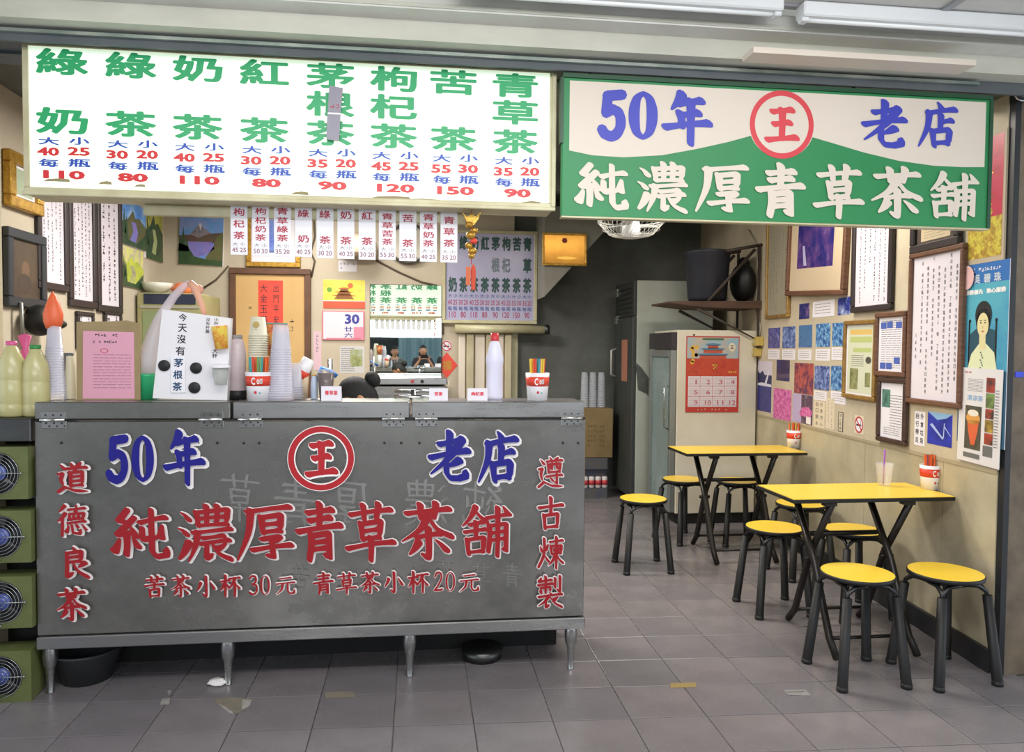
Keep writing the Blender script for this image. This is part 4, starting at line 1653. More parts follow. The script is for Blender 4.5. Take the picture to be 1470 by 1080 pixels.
# wall clock ring and lamp shade behind the strips
p = on_y(586, 350, YB - .02)
t = thing('wall_clock', 'round white wall clock with dark rim behind the drink strips', 'clock', p)
b = MB()
b.ring((p.x, p.y - .03, p.z), .195, .014, mat('dark clock rim', '4c4540', .4), 'Y', 40, 8)
b.build('rim', t)
a = Art(p.y - .015)
a.disc(p.x, p.z, .19, mat('clock face', 'cfc8b8', .5), None, 36)
a.build('face', t)
a = Art(p.y - .018)
for i in range(12):
    an = i * pi / 6
    a.disc(p.x + .165 * sin(an), p.z + .165 * cos(an), .008, INK)
a.build('hour_marks', t)
b = MB()
b.tube([(p.x, p.y - .022, p.z), (p.x - .03, p.y - .022, p.z + .12)], .005, INK, 6)
b.build('minute_hand', t)
b = MB()
b.tube([(p.x, p.y - .024, p.z), (p.x + .08, p.y - .024, p.z - .03)], .006, INK, 6)
b.build('hour_hand', t)
p = on_y(515, 352, YB - .15)
b = MB()
b.lathe([(.18, 0), (.2, .01), (.17, .13), (.05, .22), (.04, .21), (.16, .12), (.18, .02)], (p.x, p.y, p.z - .1), mat('pale lamp shade', 'cbb9a2', .5), 24)
b.box(p.x - .03, p.x + .03, p.y, YB, p.z + .08, p.z + .12, WHITEP)
tag(b.build('wall_lamp_shade'), 'pale conical wall lamp shade behind the middle drink strips', 'lamp')

sheet('small_notice', 'small white notice with two rows of grey print above the mirror', 'notice', 'B', 486, 512, 374, 390, PAPER, lambda a, w, h: a.scribble(-w * .9, w * .9, -h * .8, h * .8, 5, 2, INKG, rnd, .8, .16, 0))


def temple(a, w, h):
    a.rect(-w, w, -h * .45, h, ramp_mat('yellow festive print', ['e8d838', 'f0e060', 'd8a838'], 7))
    a.up()
    a.rect(-w, w, -h, -h * .5, mat('vermilion print', 'd4583c', .5))
    a.up()
    TM = mat('temple print', '8a5a34', .5)
    for k, (zz, ww) in enumerate(((-.35, .5), (-.1, .38), (.15, .24))):
        a.poly([(-w * ww, h * zz), (w * ww, h * zz), (w * ww * .7, h * (zz + .2)), (-w * ww * .7, h * (zz + .2))], TM)
        a.poly([(-w * ww * 1.25, h * (zz + .24)), (-w * ww * .6, h * (zz + .18)), (w * ww * .6, h * (zz + .18)), (w * ww * 1.25, h * (zz + .24)), (w * ww * .3, h * (zz + .32)), (-w * ww * .3, h * (zz + .32))], mat('temple roof print', 'c26c34', .5))
    a.up()
    a.disc(w * .3, h * .6, w * .13, mat('orange flower print', 'e0703c', .5))
    a.disc(-w * .7, h * .3, w * .12, mat('green leaf print', '6a9a3c', .5))


sheet('festive_poster', 'yellow and red festive temple poster above the daily tear-off calendar', 'poster', 'B', 464, 524, 402, 443, PAPER, temple, th=.006)


def daily(a, w, h):
    a.rect(-w * .95, w * .95, -h * .95, h * .95, LAV)
    a.up()
    a.rect(w * .5, w * .95, -h * .9, -h * .1, mat('pink print', 'e088a0', .5))
    a.up()
    a.text('30', w * .42, h * .45, w * .72, h * .7, mat('calendar blue', '3a3f98', .5), .05)
    a.text('廿', w * .25, -h * .25, w * .4, h * .34, _M['calendar blue'], .02)
    a.text('六', w * .25, -h * .68, w * .4, h * .34, _M['calendar blue'], .02)
    a.rect(-w * .8, w * .9, -h * .93, -h * .88, RED)


sheet('daily_calendar', 'lilac tear-off calendar showing a large blue 30, under the yellow poster', 'calendar', 'B', 463, 523, 447, 488, mat('calendar red edge', 'd87088', .5), daily, th=.02)


def news(a, w, h):
    lines(a, -w * .9, w * .2, -h * .9, h * .9, 12, INKG, rnd, .3)
    a.up()
    a.rect(-w * .15, w * .85, -h * .5, h * .75, ramp_mat('article photo print', ['34404c', '9aa060', 'b9c0cc'], 9))


sheet('newspaper_clipping', 'newspaper clipping with a yellow and blue photo, below the tear-off calendar', 'clipping', 'B', 488, 523, 497, 536, mat('newsprint', 'c9c6c6', .7), news)
sheet('paper_slip', 'narrow pink handwritten slip on the wall beside the couplet board', 'paper', 'B', 450, 461, 476, 531, mat('pale pink slip', 'dcb8c4', .6), lambda a, w, h: a.scribble(-w * .5, w * .5, -h * .9, h * .9, 1, 9, INKG, rnd, .8, .14, .1))

# ------------------------------------------------------------------ mirror with the steel bench below it
c, w_, h_, rz = place('B', 531, 634, 409, 572)
t = thing('wall_mirror', 'tall frameless mirror reflecting the lit menu and the people in front', 'mirror', (c.x, YB - .03, c.z))
b = MB()
b.box(c.x - w_ / 2, c.x + w_ / 2, YB - .03, YB - .002, c.z - h_ / 2, c.z + h_ / 2, mat('mirror backing', '4a4a48', .5), bev=.004)
b.build('backing', t)
b = MB()
b.box(c.x - w_ / 2 + .006, c.x + w_ / 2 - .006, YB - .034, YB - .030, c.z - h_ / 2 + .006, c.z + h_ / 2 - .006, mat('mirror silver', 'e8f0ee', .015, 1.0))
b.build('mirror_glass', t)
t.rotation_euler = (radians(-.45), 0, radians(-.35))

YW = 6.9
a0, a1 = on_y(528, 545, YW), on_y(642, 545, YW)
t = thing('steel_bench', 'stainless steel work bench with switches under the mirror', 'bench', ((a0.x + a1.x) / 2, YW + .3, 0))
b = MB()
zt_ = on_y(585, 543, YW).z
b.box(a0.x, a1.x, YW, YW + .75, zt_ - .06, zt_, STEEL2, bev=.005)
b.build('top', t)
b = MB()
b.box(a0.x + .01, a1.x - .01, YW + .02, YW + .7, .10, zt_ - .075, STEEL2, bev=.004)
b.build('cabinet_body', t)
for (x, y) in ((a0.x + .04, YW + .06), (a1.x - .04, YW + .06), (a0.x + .04, YW + .66), (a1.x - .04, YW + .66)):
    b = MB()
    b.cyl((x, y, 0), (x, y, .11), .018, .022, STEEL2, 10)
    b.build('leg', t)
for x, m in ((592, mat('red knob', 'a83838', .4)), (606, BLACK)):
    p = on_y(x, 549, YW)
    b = MB()
    b.cyl((p.x, YW - .02, zt_ - .03), (p.x, YW + .002, zt_ - .03), .014, .017, m, 12)
    b.build('knob', t)

# no smoking disc, luck diamond, small slips right of the mirror
def nosmoke(a, w, h):
    R = min(w, h) * .92
    a.disc(0, 0, R, PAPER)
    a.up()
    a.rect(-R * .62, R * .45, -R * .16, R * .08, INK)
    a.rect(R * .5, R * .6, -R * .16, R * .08, INK)
    a.poly([(R * .35, R * .15), (R * .42, R * .4), (R * .3, R * .55), (R * .36, R * .56), (R * .5, R * .4), (R * .42, R * .15)], INK)
    a.up()
    a.annulus(0, 0, R, R * .8, RED)
    a.poly([(-R * .72, R * .56), (-R * .58, R * .7), (R * .72, -R * .56), (R * .58, -R * .7)], RED)


c, w_, h_, rz = place('B', 633, 649, 489, 505)
t = thing('no_smoking_sign', 'round no smoking sticker above the red luck diamond beside the mirror', 'sign', c)
a = Art(0)
a.disc(0, 0, w_ / 2, PAPER)
a.up()
nosmoke(a, w_ / 2, w_ / 2)
a.y = 0
a.build('sticker', t, local=True)
t.location.y -= .004
p = on_y(641.5, 524.5, YB - .003)
t = thing('luck_diamond', 'red diamond paper with a gold good-luck character beside the mirror', 'decoration', p)
r_ = abs(on_y(657, 524, YB).x - on_y(626, 524, YB).x) / 2
a = Art(0)
a.poly([(0, r_ * 1.2), (r_, 0), (0, -r_ * 1.2), (-r_, 0)], REDP)
a.build('paper', t, local=True)
a = Art(-.001)
a.text('福', 0, 0, r_ * .9, r_ * .9, mat('gold ink', 'b8862c', .5), .03)
a.build('print', t, local=True)
sheet('small_slip', 'small slip with black characters below the red luck diamond', 'paper', 'B', 631, 646, 546, 560, PAPERC, lambda a, w, h: (a.text('日', -w * .5, h * .5, w * .5, h * .7, INK), a.text('日', w * .3, h * .5, w * .5, h * .7, INK), a.text('正', -w * .5, -h * .45, w * .5, h * .7, INK), a.text('住', w * .3, -h * .45, w * .5, h * .7, INK)))

# second menu board on the back wall
c, w_, h_, rz = place('B', 635, 771, 331, 465, YB - .05)
t = thing('menu_board', 'square unlit lilac menu board with dark characters on the back wall', 'sign', c)
b = MB()
for (xa, xb, za, zb_) in ((-w_ / 2, w_ / 2, h_ / 2 - .035, h_ / 2), (-w_ / 2, w_ / 2, -h_ / 2, -h_ / 2 + .035), (-w_ / 2, -w_ / 2 + .035, -h_ / 2 + .035, h_ / 2 - .035), (w_ / 2 - .035, w_ / 2, -h_ / 2 + .035, h_ / 2 - .035)):
    b.box(xa, xb, -.03, .05, za, zb_, CREAMF, bev=.006)
b.build('frame', t, local=True)
b = MB()
b.box(-w_ / 2 + .02, w_ / 2 - .02, -.012, .045, -h_ / 2 + .02, h_ / 2 - .02, mat('lilac board face', 'bdbad6', .25, 0, 'b0add0', 2))
b.build('face', t, local=True)
a = Art(-.0126)
MG, MR_, MB_ = mat('dark green menu ink', '355452', .5), mat('plum red menu ink', 'a8466a', .5), mat('blue menu ink', '4a5a9c', .5)
kx = 2 * (w_ / 2 - .05) / 8
for i, (cx, chs, p1, p2, p3, y1) in enumerate(cols):
    x = -w_ / 2 + .05 + kx * (i + .5)
    for k, cc in enumerate(chs):
        if cc:
            a.text(cc, x, h_ * (.5 - (.14, .37, .585)[k]), kx * .8, h_ * (.15, .16, .165)[k], mat('faded menu ink', '7a8490', .5) if k == 1 and i < 7 else MG, .05)
    for s_, z_, m_, hh in ((('大', '小'), .705, MB_, .04), ((p1, p2), .775, MR_, .055), (('每', '瓶'), .84, MB_, .045)):
        a.text(s_[0], x - kx * .24, h_ * (.5 - z_), kx * .4, h_ * hh, m_, .02, n=4)
        a.text(s_[1], x + kx * .24, h_ * (.5 - z_), kx * .4, h_ * hh, m_, .02, n=4)
    a.text(p3, x, h_ * (.5 - .905), kx * (.66 if len(p3) > 2 else .5), h_ * .065, MR_, .03, n=4)
a.build('lettering', t, local=True)

# horizontal shutter box and vertical folding boards under it
p, q = on_y(653, 472, YB - .16), on_y(784, 472, YB - .16)
b = MB()
b.cyl((p.x, YB - .16, p.z), (q.x, YB - .16, p.z), .042, .042, CREAMF, 12)
b.cyl((q.x - .02, YB - .16, p.z), (q.x + .03, YB - .16, p.z), .05, .05, STEELD, 12)
b.box(p.x, q.x, YB - .12, YB, p.z - .02, p.z + .02, CREAMF)
tag(b.build('roller_tube'), 'horizontal cream roller tube below the unlit menu board', 'roller')
t = thing('folding_screen', 'folded cream vertical board screen below the roller tube', 'screen', (.7, YB - .1, 0))
xx = [658, 669, 681, 697, 713, 724, 735]
for i in range(6):
    A, B = on_y(xx[i] + .6, 500, YB - .1), on_y(xx[i + 1] - .6, 500, YB - .1)
    b = MB()
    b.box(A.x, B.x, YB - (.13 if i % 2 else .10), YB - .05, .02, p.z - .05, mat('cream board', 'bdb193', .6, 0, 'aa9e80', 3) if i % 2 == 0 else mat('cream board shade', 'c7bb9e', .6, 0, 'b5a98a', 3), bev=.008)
    b.build('slat', t)

framed('gold_plaque', 'gold landscape plaque hanging on the stair side at the back', 'plaque', 'B', 778, 842, 335, 382, .02, .03, GOLD,
       lambda a, w, h: (a.rect(-w, w, -h, h, mat('glossy gold foil', 'c08a2e', .2, .6, 'a87424', 5)), a.up(), a.disc(0, h * .62, w * .13, mat('maroon seal', '8c2e28', .5)), a.disc(w * .1, -h * .6, w * .5, mat('gold highlight print', 'd9a94a', .2, .7), h * .1)), GOLD, Y=7.28)

# cables along the back wall
CABL = mat('brown cable', '5b4c3e', .6)
for k, pts in enumerate((
        [(447, 398), (452, 375), (446, 362), (452, 340), (450, 300)],
        [(540, 374), (575, 392), (605, 405), (632, 411), (636, 430), (636, 480), (628, 472), (620, 480)],
        [(290, 415), (310, 402), (328, 382)])):
    P = [on_y(x, y, YB - .012) for x, y in pts]
    P = [Vector(a_) for a_ in P]
    b = MB()
    b.tube(P, .009, CABL, 6)
    tag(b.build('wall_cable'), ('thin dark cable running up the wall beside the couplet board', 'thin dark cable looping over the corner of the mirror', 'thin dark cable rising above the olive cabinet')[k], 'cable')

# ------------------------------------------------------------------ right wall pictures
framed('gold_edged_scroll', 'narrow gold edged grey calligraphy panel, innermost on the right wall', 'picture', 'R', 1104, 1137, 285, 457, .028, .03, GOLDF, script_text(6, 26, .7, m=INKG), mat('grey scroll paper', '9a927e', .7))


def purple(a, w, h):
    a.rect(-w * .72, w * .62, -h * .55, h * .95, ramp_mat('purple flower photo', ['221f5c', '2d2a78', '5f3f80', '8c87b8'], 7))
    a.up()
    a.poly([(-w * .45, -h * .5), (-w * .52, -h * .1), (-w * .44, -h * .1), (-w * .33, -h * .5)], mat('pale petal print', 'b7b4d8', .5))
    a.poly([(-w * .4, h * .9), (-w * .2, h * .4), (-w * .18, h * .4), (-w * .35, h * .9)], mat('pale stem print', 'c2a8c8', .5))


framed('purple_photo_frame', 'tilted wood framed purple flower photo with a broad cream border', 'picture', 'R', 1137, 1222, 262, 424, .035, .04, WOODM, purple, mat('cream mount', 'd2bda0', .6), roll=.065)
framed('calligraphy_frame', 'black framed lilac calligraphy right of the tilted purple photo', 'picture', 'R', 1228, 1286, 300, 447, .035, .03, WOODB, script_text(6, 24, .75), LAV)
framed('certificate_frame', 'dark framed cream certificate just under the right end of the green sign', 'picture', 'R', 1313, 1384, 300, 359, .045, .03, WOODB, lambda a, w, h: (a.rect(-w * .75, w * .75, -h * .8, h * .8, mat('parchment', 'c9b694', .6)), a.up(), lines(a, -w * .6, w * .5, -h * .65, h * .5, 5, INKG, rnd, .15)), mat('dark mount', '4a3c34', .6))


def letter_big(a, w, h):
    rr = random.Random(3)
    body = '香濃青草茶店老味道純真材好料每日新鮮煮出來客人喝了都說好多年不變大家喜歡天然草本清涼退火謝謝光臨'
    k = 0
    for i in range(7):
        x = w * (.82 - i * .235)
        n = (19, 24, 23, 21, 17, 22, 18)[i]
        st = (.08, .0, .09, .07, .0, .06, .02)[i]
        for j in range(n):
            if rr.random() < .06:
                continue
            z = h * (.95 - st * 2) - j * h * .082
            if z < -h * .93:
                break
            a.text(body[k % len(body)], x, z, h * .042, h * .056, INK)
            k += 1
    for j, ch in enumerate('王記老店'):
        a.text(ch, -w * .82, -h * (.1 + j * .1), h * .04, h * .05, INK)


framed('calligraphy_frame', 'largest brown framed white letter on the right wall, left of the blue portrait poster', 'picture', 'R', 1309, 1388, 358, 583, .028, .03, WOODM, letter_big, LAV)


def leaflet(a, w, h):
    a.rect(-w * .9, w * .9, -h * .95, h * .95, mat('pale green leaflet', 'cdd0b8', .6))
    a.up()
    for z0, z1, c_ in ((.72, .86, 'd9b568'), (.5, .66, 'b4c07a'), (.22, .34, 'b4c07a')):
        a.rect(-w * (.75 if z0 > .4 else .5), w * .8, h * z0, h * z1, mat('leaflet band ' + c_, c_, .6))
    lines(a, -w * .6, w * .3, -h * .2, h * .15, 6, INKG, rnd, .3)
    a.rect(-w * .7, -w * .1, -h * .85, -h * .25, ramp_mat('herb print', ['4a6038', '8a8a5a', 'a9b48a'], 20))
    a.disc(w * .6, h * .0, w * .2, mat('dark jar print', '4c4a44', .6), h * .1)
    a.rect(w * .4, w * .75, -h * .75, -h * .35, ramp_mat('herb print', ['4a6038'], 9))


framed('leaflet_frame', 'gold brown framed green herb leaflet right of the photo rows', 'picture', 'R', 1215, 1262, 460, 574, .028, .03, GOLDF, leaflet, PAPER, roll=.01)


def blueprint(a, w, h):
    lines(a, -w * .8, w * .8, -h * .9, h * .9, 22, INKG, rnd, .25)
    a.up()
    for (x, z) in ((-.6, .7), (-.1, .72), (.6, .7), (-.6, -.8), (.5, -.6), (-.1, -.8)):
        a.rect(w * (x - .25), w * (x + .2), h * (z - .12), h * (z + .12), mat('blue picture print', '4a62b0', .5))


framed('article_frame', 'upper of the two small brown frames between leaflet and large letter, blue pictures', 'picture', 'R', 1261, 1306, 448, 541, .03, .03, WOODM, blueprint, PAPER)
framed('article_frame', 'lower of the two small dark frames between leaflet and large letter', 'picture', 'R', 1264, 1306, 543, 637, .028, .03, WOODD,
       lambda a, w, h: (lines(a, -w * .2, w * .8, -h * .6, h * .6, 12, INKG, rnd, .25), lines(a, -w * .7, w * .7, -h * .9, -h * .6, 4, INKG, rnd, .25), a.rect(-w * .9, -w * .2, h * .1, h * .75, ramp_mat('green photo print', ['1f3a3a', '5a8a7a', '2a4444'], 12))), PAPER)

# small photographs and caption cards
FL1 = ramp_mat('blue flower photo', ['16205a', '30468c', '7c94c8', 'c8d4ec'], 34)
FL2 = ramp_mat('bright blue blossom photo', ['101f5c', '2c5ca0', '6ca4d0', 'd4e6f0'], 36)
FL3 = ramp_mat('violet blossom photo', ['26265c', '4a4a94', '9a96cc'], 36)
FL4 = ramp_mat('teal blossom photo', ['2c3f84', '4a78a8', '3a5a9c'], 50)
photos = [
    (1147.5, 1162, 436, 458, ramp_mat('single bloom photo', ['20245e', '2c2e74', 'c894c0'], 9), 'small dark photo of one pink bloom left of the upper caption card'),
    (1203, 1221, 427, 452, ramp_mat('white blooms photo', ['1c2468', '28348c', 'c8d8f4'], 12), 'small dark blue photo of pale blooms right of the upper caption card'),
    (1103, 1120, 471, 500, FL3, 'leftmost photo in the upper row of five blue flower photos'),
    (1123.5, 1142, 469, 500, FL1, 'second photo in the upper row of five blue flower photos'),
    (1147, 1166, 467, 499, FL4, 'middle teal photo in the upper row of five flower photos'),
    (1171.5, 1192, 464.5, 498, FL2, 'fourth photo in the upper row of five blue flower photos'),
    (1195, 1215, 463.5, 497, FL2, 'rightmost photo in the upper row of five, beside the leaflet frame'),
    (1115, 1133.7, 517, 547, ramp_mat('dusk skyline photo', ['2a3a8c', '1c2050', '6a5a70'], 5, stretch=(.3, 1, 3)), 'dark blue dusk skyline photo above the magenta flower photo'),
    (1140.5, 1168, 521.5, 566, ramp_mat('red maple photo', ['a8404a', 'b85a50', '6a3048', '3a3a6c'], 18), 'red maple leaf photo in the middle of the lower rows'),
    (1169.5, 1191, 525.6, 560, FL1, 'blue flower photo directly right of the red maple photo'),
    (1193, 1215.6, 525.6, 561, FL2, 'blue flower photo at the right end of the lower row, beside the leaflet'),
    (1110.5, 1136, 558.7, 603, ramp_mat('magenta flower photo', ['8c2a70', 'd060a8', 'e8a0c8'], 30), 'magenta flower photo low on the wall above the rear straw cup'),
]
for x0, x1, a_, b_, m, lab in photos:
    sheet('photograph', lab, 'photo', 'R', x0, x1, a_, b_, m, None, 'small photographs on the right wall')


def waterfall(a, w, h):
    a.rect(-w, w, h * .45, h, mat('pale sky print', 'cfc8d8', .5))
    a.rect(-w, w, -h, h * .1, ramp_mat('dark water print', ['2c2a6c', '3a3884', '23225a'], 12))
    a.rect(-w, w, h * .1, h * .45, mat('dark cliff print', '2a2c5c', .5))
    a.up()
    a.poly([(w * .0, h * .12), (w * .3, h * .12), (w * .75, h * .7), (w * .6, h * .66)], mat('white fall print', 'd8d8e8', .5))
    a.poly([(-w, h * .02), (w, h * .0), (w * .9, h * .1), (-w * .4, h * .14), (-w, h * .1)], _M['white fall print'])
    a.poly([(-w, h * .45), (-w, h * .6), (-w * .7, h * .5), (-w * .3, h * .62), (0, h * .45)], _M['dark cliff print'])


sheet('waterfall_photo', 'tall photo of a white waterfall over dark blue water, beside the yellow switches', 'photo', 'R', 1088, 1108, 518.6, 591, PAPER, waterfall)


def pinkpot(a, w, h):
    a.rect(-w, w, -h, h, ramp_mat('garden photo', ['6a4a5c', '4a3a50', 'b0a0c0'], 9))
    a.up()
    a.rect(-w, -w * .1, -h, h, mat('lilac print', 'b8a8d0', .5))
    a.up()
    a.poly([(-w * .3, -h * .3), (0, h * .1), (w * .6, h * .2), (w, -h * .1), (w * .8, -h * .5), (-w * .2, -h * .5)], ramp_mat('magenta flower photo', ['8c2a70'], 30))
    a.rect(w * .4, w * .85, -h * .95, -h * .45, PAPER)


sheet('photograph', 'lilac and magenta potted flower photo below the red maple photo', 'photo', 'R', 1138, 1167, 566.5, 608, PAPER, pinkpot, 'small photographs on the right wall')
cards = [(1167, 1198, 432, 455, 'white caption card between the two small dark flower photos'), (1103, 1119, 502, 516, 'leftmost of the white caption cards under the five flower photos'),
         (1123, 1141.5, 502, 516.5, 'second of the white caption cards under the five flower photos'), (1146, 1165, 502, 517, 'middle of the white caption cards under the five flower photos'),
         (1171, 1191.5, 501, 518, 'fourth of the white caption cards under the five flower photos'), (1194, 1216, 499, 517, 'rightmost of the white caption cards under the five flower photos'),
         (1169, 1187, 561.5, 575, 'caption card below the blue photo right of the maple photo'), (1193, 1215, 562.5, 580, 'caption card below the lower right blue flower photo')]
for x0, x1, a_, b_, lab in cards:
    sheet('caption_card', lab, 'card', 'R', x0, x1, a_, b_, PAPER, lambda a, w, h: lines(a, -w * .8, w * .7, -h * .7, h * .8, 4, INKG, rnd, .18), 'caption cards on the right wall')
sheet('notice_strip', 'cream vertical notice of two character columns below the lower caption cards', 'notice', 'R', 1169, 1184, 576, 614, PAPERC, lambda a, w, h: (a.column('自口開水', -w * .45, h * .9, h * .32, w * .5, INK, .0, h * .48), a.column('外食勿入', w * .4, h * .9, h * .3, w * .5, INK, .0, h * .48)), 'vertical notices')
sheet('notice_strip', 'narrow cream notice of tiny print just right of the two-column notice', 'notice', 'R', 1186, 1198, 572, 616, PAPERC, lambda a, w, h: a.scribble(-w * .8, w * .8, -h * .9, h * .9, 2, 12, INK, rnd, .7, .16, .1), 'vertical notices')
sheet('notice_strip', 'tiny black bordered vertical label left of the no smoking sticker', 'notice', 'R', 1203.5, 1210.5, 592, 620, INK, lambda a, w, h: (a.rect(-w * .75, w * .75, -h * .94, h * .94, PAPERC), a.up(), a.column('禁止吸煙', 0, h * .85, h * .36, w * 1.0, INK, .0, h * .44)), 'vertical notices')
sheet('no_smoking_sign', 'cream no smoking sticker on the right wall below the leaflet frame', 'sign', 'R', 1227, 1240, 597, 623, PAPERC, nosmoke)
sheet('notice_strip', 'white two-column notice between the lower dark frame and the blue bridge photo', 'notice', 'R', 1313, 1328, 591, 640, PAPER, lambda a, w, h: (a.column('自行帶走', -w * .45, h * .9, h * .34, w * .62, INK, .02, h * .47), a.column('外食垃圾', w * .45, h * .9, h * .34, w * .62, INK, .02, h * .47)), 'vertical notices')


def bridge(a, w, h):
    a.rect(-w, w, -h, h, ramp_mat('deep blue photo', ['232c94', '2f3cb4', '1c2270'], 5))
    a.up()
    a.poly([(-w, h), (-w * .2, h * .55), (w * .5, h * .7), (w, h)], mat('pale blue print', '8cb4dc', .5))
    a.poly([(-w * .8, h * .2), (-w * .6, h * .3), (w * .35, -h * .55), (w * .25, -h * .6)], mat('pale beam print', 'a8b8e8', .5))
    a.poly([(w * .35, h * .4), (w * .42, h * .4), (w * .36, -h * .5), (w * .28, -h * .5)], _M['pale beam print'])
    a.poly([(w * .35, h * .3), (w * .9, -h * .3), (w * .88, -h * .34), (w * .35, h * .2)], _M['pale beam print'])


sheet('bridge_photo', 'square deep blue bridge photo below the large framed letter', 'photo', 'R', 1332, 1367.5, 593, 640, PAPER, bridge)

# posters by the street end of the right wall
def lucky(a, w, h):
    a.rect(-w * .88, w * .88, -h * .92, h * .95, ramp_mat('crimson festive print', ['a8203c', 'c83050', '901c34'], 6))
    a.up()
    a.rect(-w * .88, w * .88, -h * .92, -h * .3, ramp_mat('gold green festive print', ['c89c2c', 'd8cc4c', 'a87828', '9cac3c'], 22))
    a.up()
    a.text('財', 0, h * .35, w * .8, h * .2, GOLD, .03)
    a.text('貴', 0, -h * .02, w * .8, h * .2, GOLD, .03)
    for k in range(7):
        a.disc(rnd.uniform(-.7, .7) * w, rnd.uniform(-.85, .9) * h, w * .14, ramp_mat('gold green festive print', ['c89c2c'], 2), w * .14, 12)


sheet('festive_poster', 'crimson and gold lucky poster at the street end of the right wall', 'poster', 'R', 1389, 1444, 196, 377, mat('poster margin', 'b9a890', .6), lucky, th=.003, off=.002)


def portrait(a, w, h):
    a.rect(-w, w, -h, h, ramp_mat('sea blue poster print', ['2a9cb4', '54a8bc', '2c7cb0'], 1.6))
    a.up()
    a.rect(-w, w, h * .78, h, mat('poster blue', '2468b0', .5))
    a.rect(-w, w, -h, -h * .18, mat('dusk blue poster', '2c5a74', .5))
    a.up()
    a.scribble(-w * .6, w * .8, h * .9, h * .96, 12, 1, WHITEL, rnd, .85, .2, 0)
    for i, cc in enumerate('吳碧珠'):
        a.text(cc, w * (-.3 + i * .42), h * .83, w * .28, h * .1, mat('silver lettering', 'c4ccd2', .4), .03)
    a.text('服務優先', -w * .42, h * .69, w * .8, h * .055, WHITEL, .03)
    a.text('熱心服務', w * .5, h * .69, w * .8, h * .055, WHITEL, .03)
    a.up()
    CH = mat('poster chair', '1f4a5c', .5)
    a.poly([(-w * .55, h * .22), (-w * .1, h * .32), (w * .5, h * .26), (w * .55, -h * .15), (-w * .6, -h * .15)], CH)
    a.rect(-w * .6, -w * .54, -h * .15, h * .36, BLACK)
    a.rect(w * .52, w * .58, -h * .15, h * .36, BLACK)
    a.disc(-w * .55, h * .37, w * .05, BLACK)
    a.disc(w * .55, h * .37, w * .05, BLACK)
    a.up()
    BL = mat('poster cream blouse', 'd8dcb4', .5)
    SK = mat('poster face', 'dccf9c', .5)
    a.poly([(-w * .8, -h * .52), (-w * .72, -h * .3), (-w * .45, h * .0), (-w * .12, h * .12), (w * .15, h * .12), (w * .5, h * .02), (w * .68, -h * .25), (w * .74, -h * .45), (w * .4, -h * .55)], BL)
    a.up()
    a.rect(-w * .12, w * .14, h * .05, h * .22, SK)
    a.poly([(-w, -h * .42), (w * .2, -h * .44), (w * .45, -h * .5), (w * .1, -h * .6), (-w, -h * .6)], SK)
    a.up()
    a.disc(w * .02, h * .43, w * .34, HAIR, h * .155, 24)
    a.disc(w * .02, h * .36, w * .30, HAIR, h * .14, 24)
    a.up()
    a.disc(w * .02, h * .32, w * .235, SK, h * .135, 24)
    a.up()
    for s in (-1, 1):
        a.disc(w * .02 + s * w * .09, h * .345, w * .035, INK, h * .008, 10)
        a.disc(w * .02 + s * w * .09, h * .37, w * .05, mat('brow print', '5a4a38', .5), h * .005, 10)
    a.disc(w * .02, h * .25, w * .06, mat('lip print', 'b8705c', .5), h * .01, 12)
    a.disc(w * .02, h * .295, w * .02, mat('nose print', 'c4b080', .5), h * .02, 10)
    a.up()
    for k in range(9):
        a.disc(w * (.0 + .04 * (k % 3 - 1)), h * (.02 - .028 * k), w * .025, mat('necklace print', '4a6a70', .5), w * .025, 8)


sheet('portrait_poster', 'blue poster of a seated person in a pale blouse, right end of the wall', 'poster', 'R', 1378, 1447, 378, 640, PAPER, portrait, th=.003, off=.001)


def clipping(a, w, h):
    a.text('青草', -w * .6, h * .9, w * .35, h * .045, RED)
    lines(a, -w * .6, w * .15, h * .5, h * .78, 9, INKG, rnd, .3)
    a.text('清涼茶', -w * .22, h * .37, w * .78, h * .12, mat('light blue headline', '86a8cc', .5), .02)
    a.up()
    a.rect(-w * .66, w * .12, -h * .72, h * .2, ramp_mat('dark table print', ['3a3430', '5a5648', '2c2824'], 8))
    a.up()
    a.poly([(-w * .55, -h * .1), (-w * .48, -h * .35), (-w * .34, -h * .62), (-w * .16, -h * .62), (-w * .04, -h * .35), (w * .02, -h * .1)], mat('orange drink print', 'd8643c', .5))
    a.disc(-w * .27, -h * .06, w * .33, mat('amber drink print', 'd89a4c', .5), h * .14)
    a.up()
    a.disc(-w * .27, h * .05, w * .26, mat('foam print', 'e4dccc', .5), h * .07)
    for z0, z1, cc in ((.52, .82, 'c84434'), (.2, .5, '7c9a54'), (-.02, .18, 'c84c30'), (-.3, -.04, 'c8a43c'), (-.55, -.32, 'b8442c')):
        a.rect(w * .3, w * .68, h * z0, h * z1, mat('snapshot ' + cc, cc, .5, 0, '3c3430', 16))
    a.rect(w * .25, w * .68, -h * .8, -h * .58, mat('grey block print', '6a6a68', .6))
    a.rect(-w * .68, w * .1, -h * .9, -h * .8, mat('grey block print', '6a6a68', .6))
    lines(a, w * .72, w * .9, -h * .6, h * .6, 20, INKG, rnd, .3)


sheet('drinks_clipping', 'laminated news clipping with orange iced drinks, below the blue portrait poster', 'clipping', 'R', 1377, 1438, 529, 667, mat('laminated newsprint', 'dedada', .35), clipping, th=.003, off=.008, roll=.02)
p = on_r(1388, 399, .012)
b = Art(0)
b.disc(0, 0, .052, mat('pale pink tissue', 'dcb0b0', .7), .058, 20)
o = b.build('pink_tag', local=True)
o.location, o.rotation_euler = p, (0, 0, RZR)
tag(o, 'round pale pink tag stuck at the corner of the blue portrait poster', 'tag')
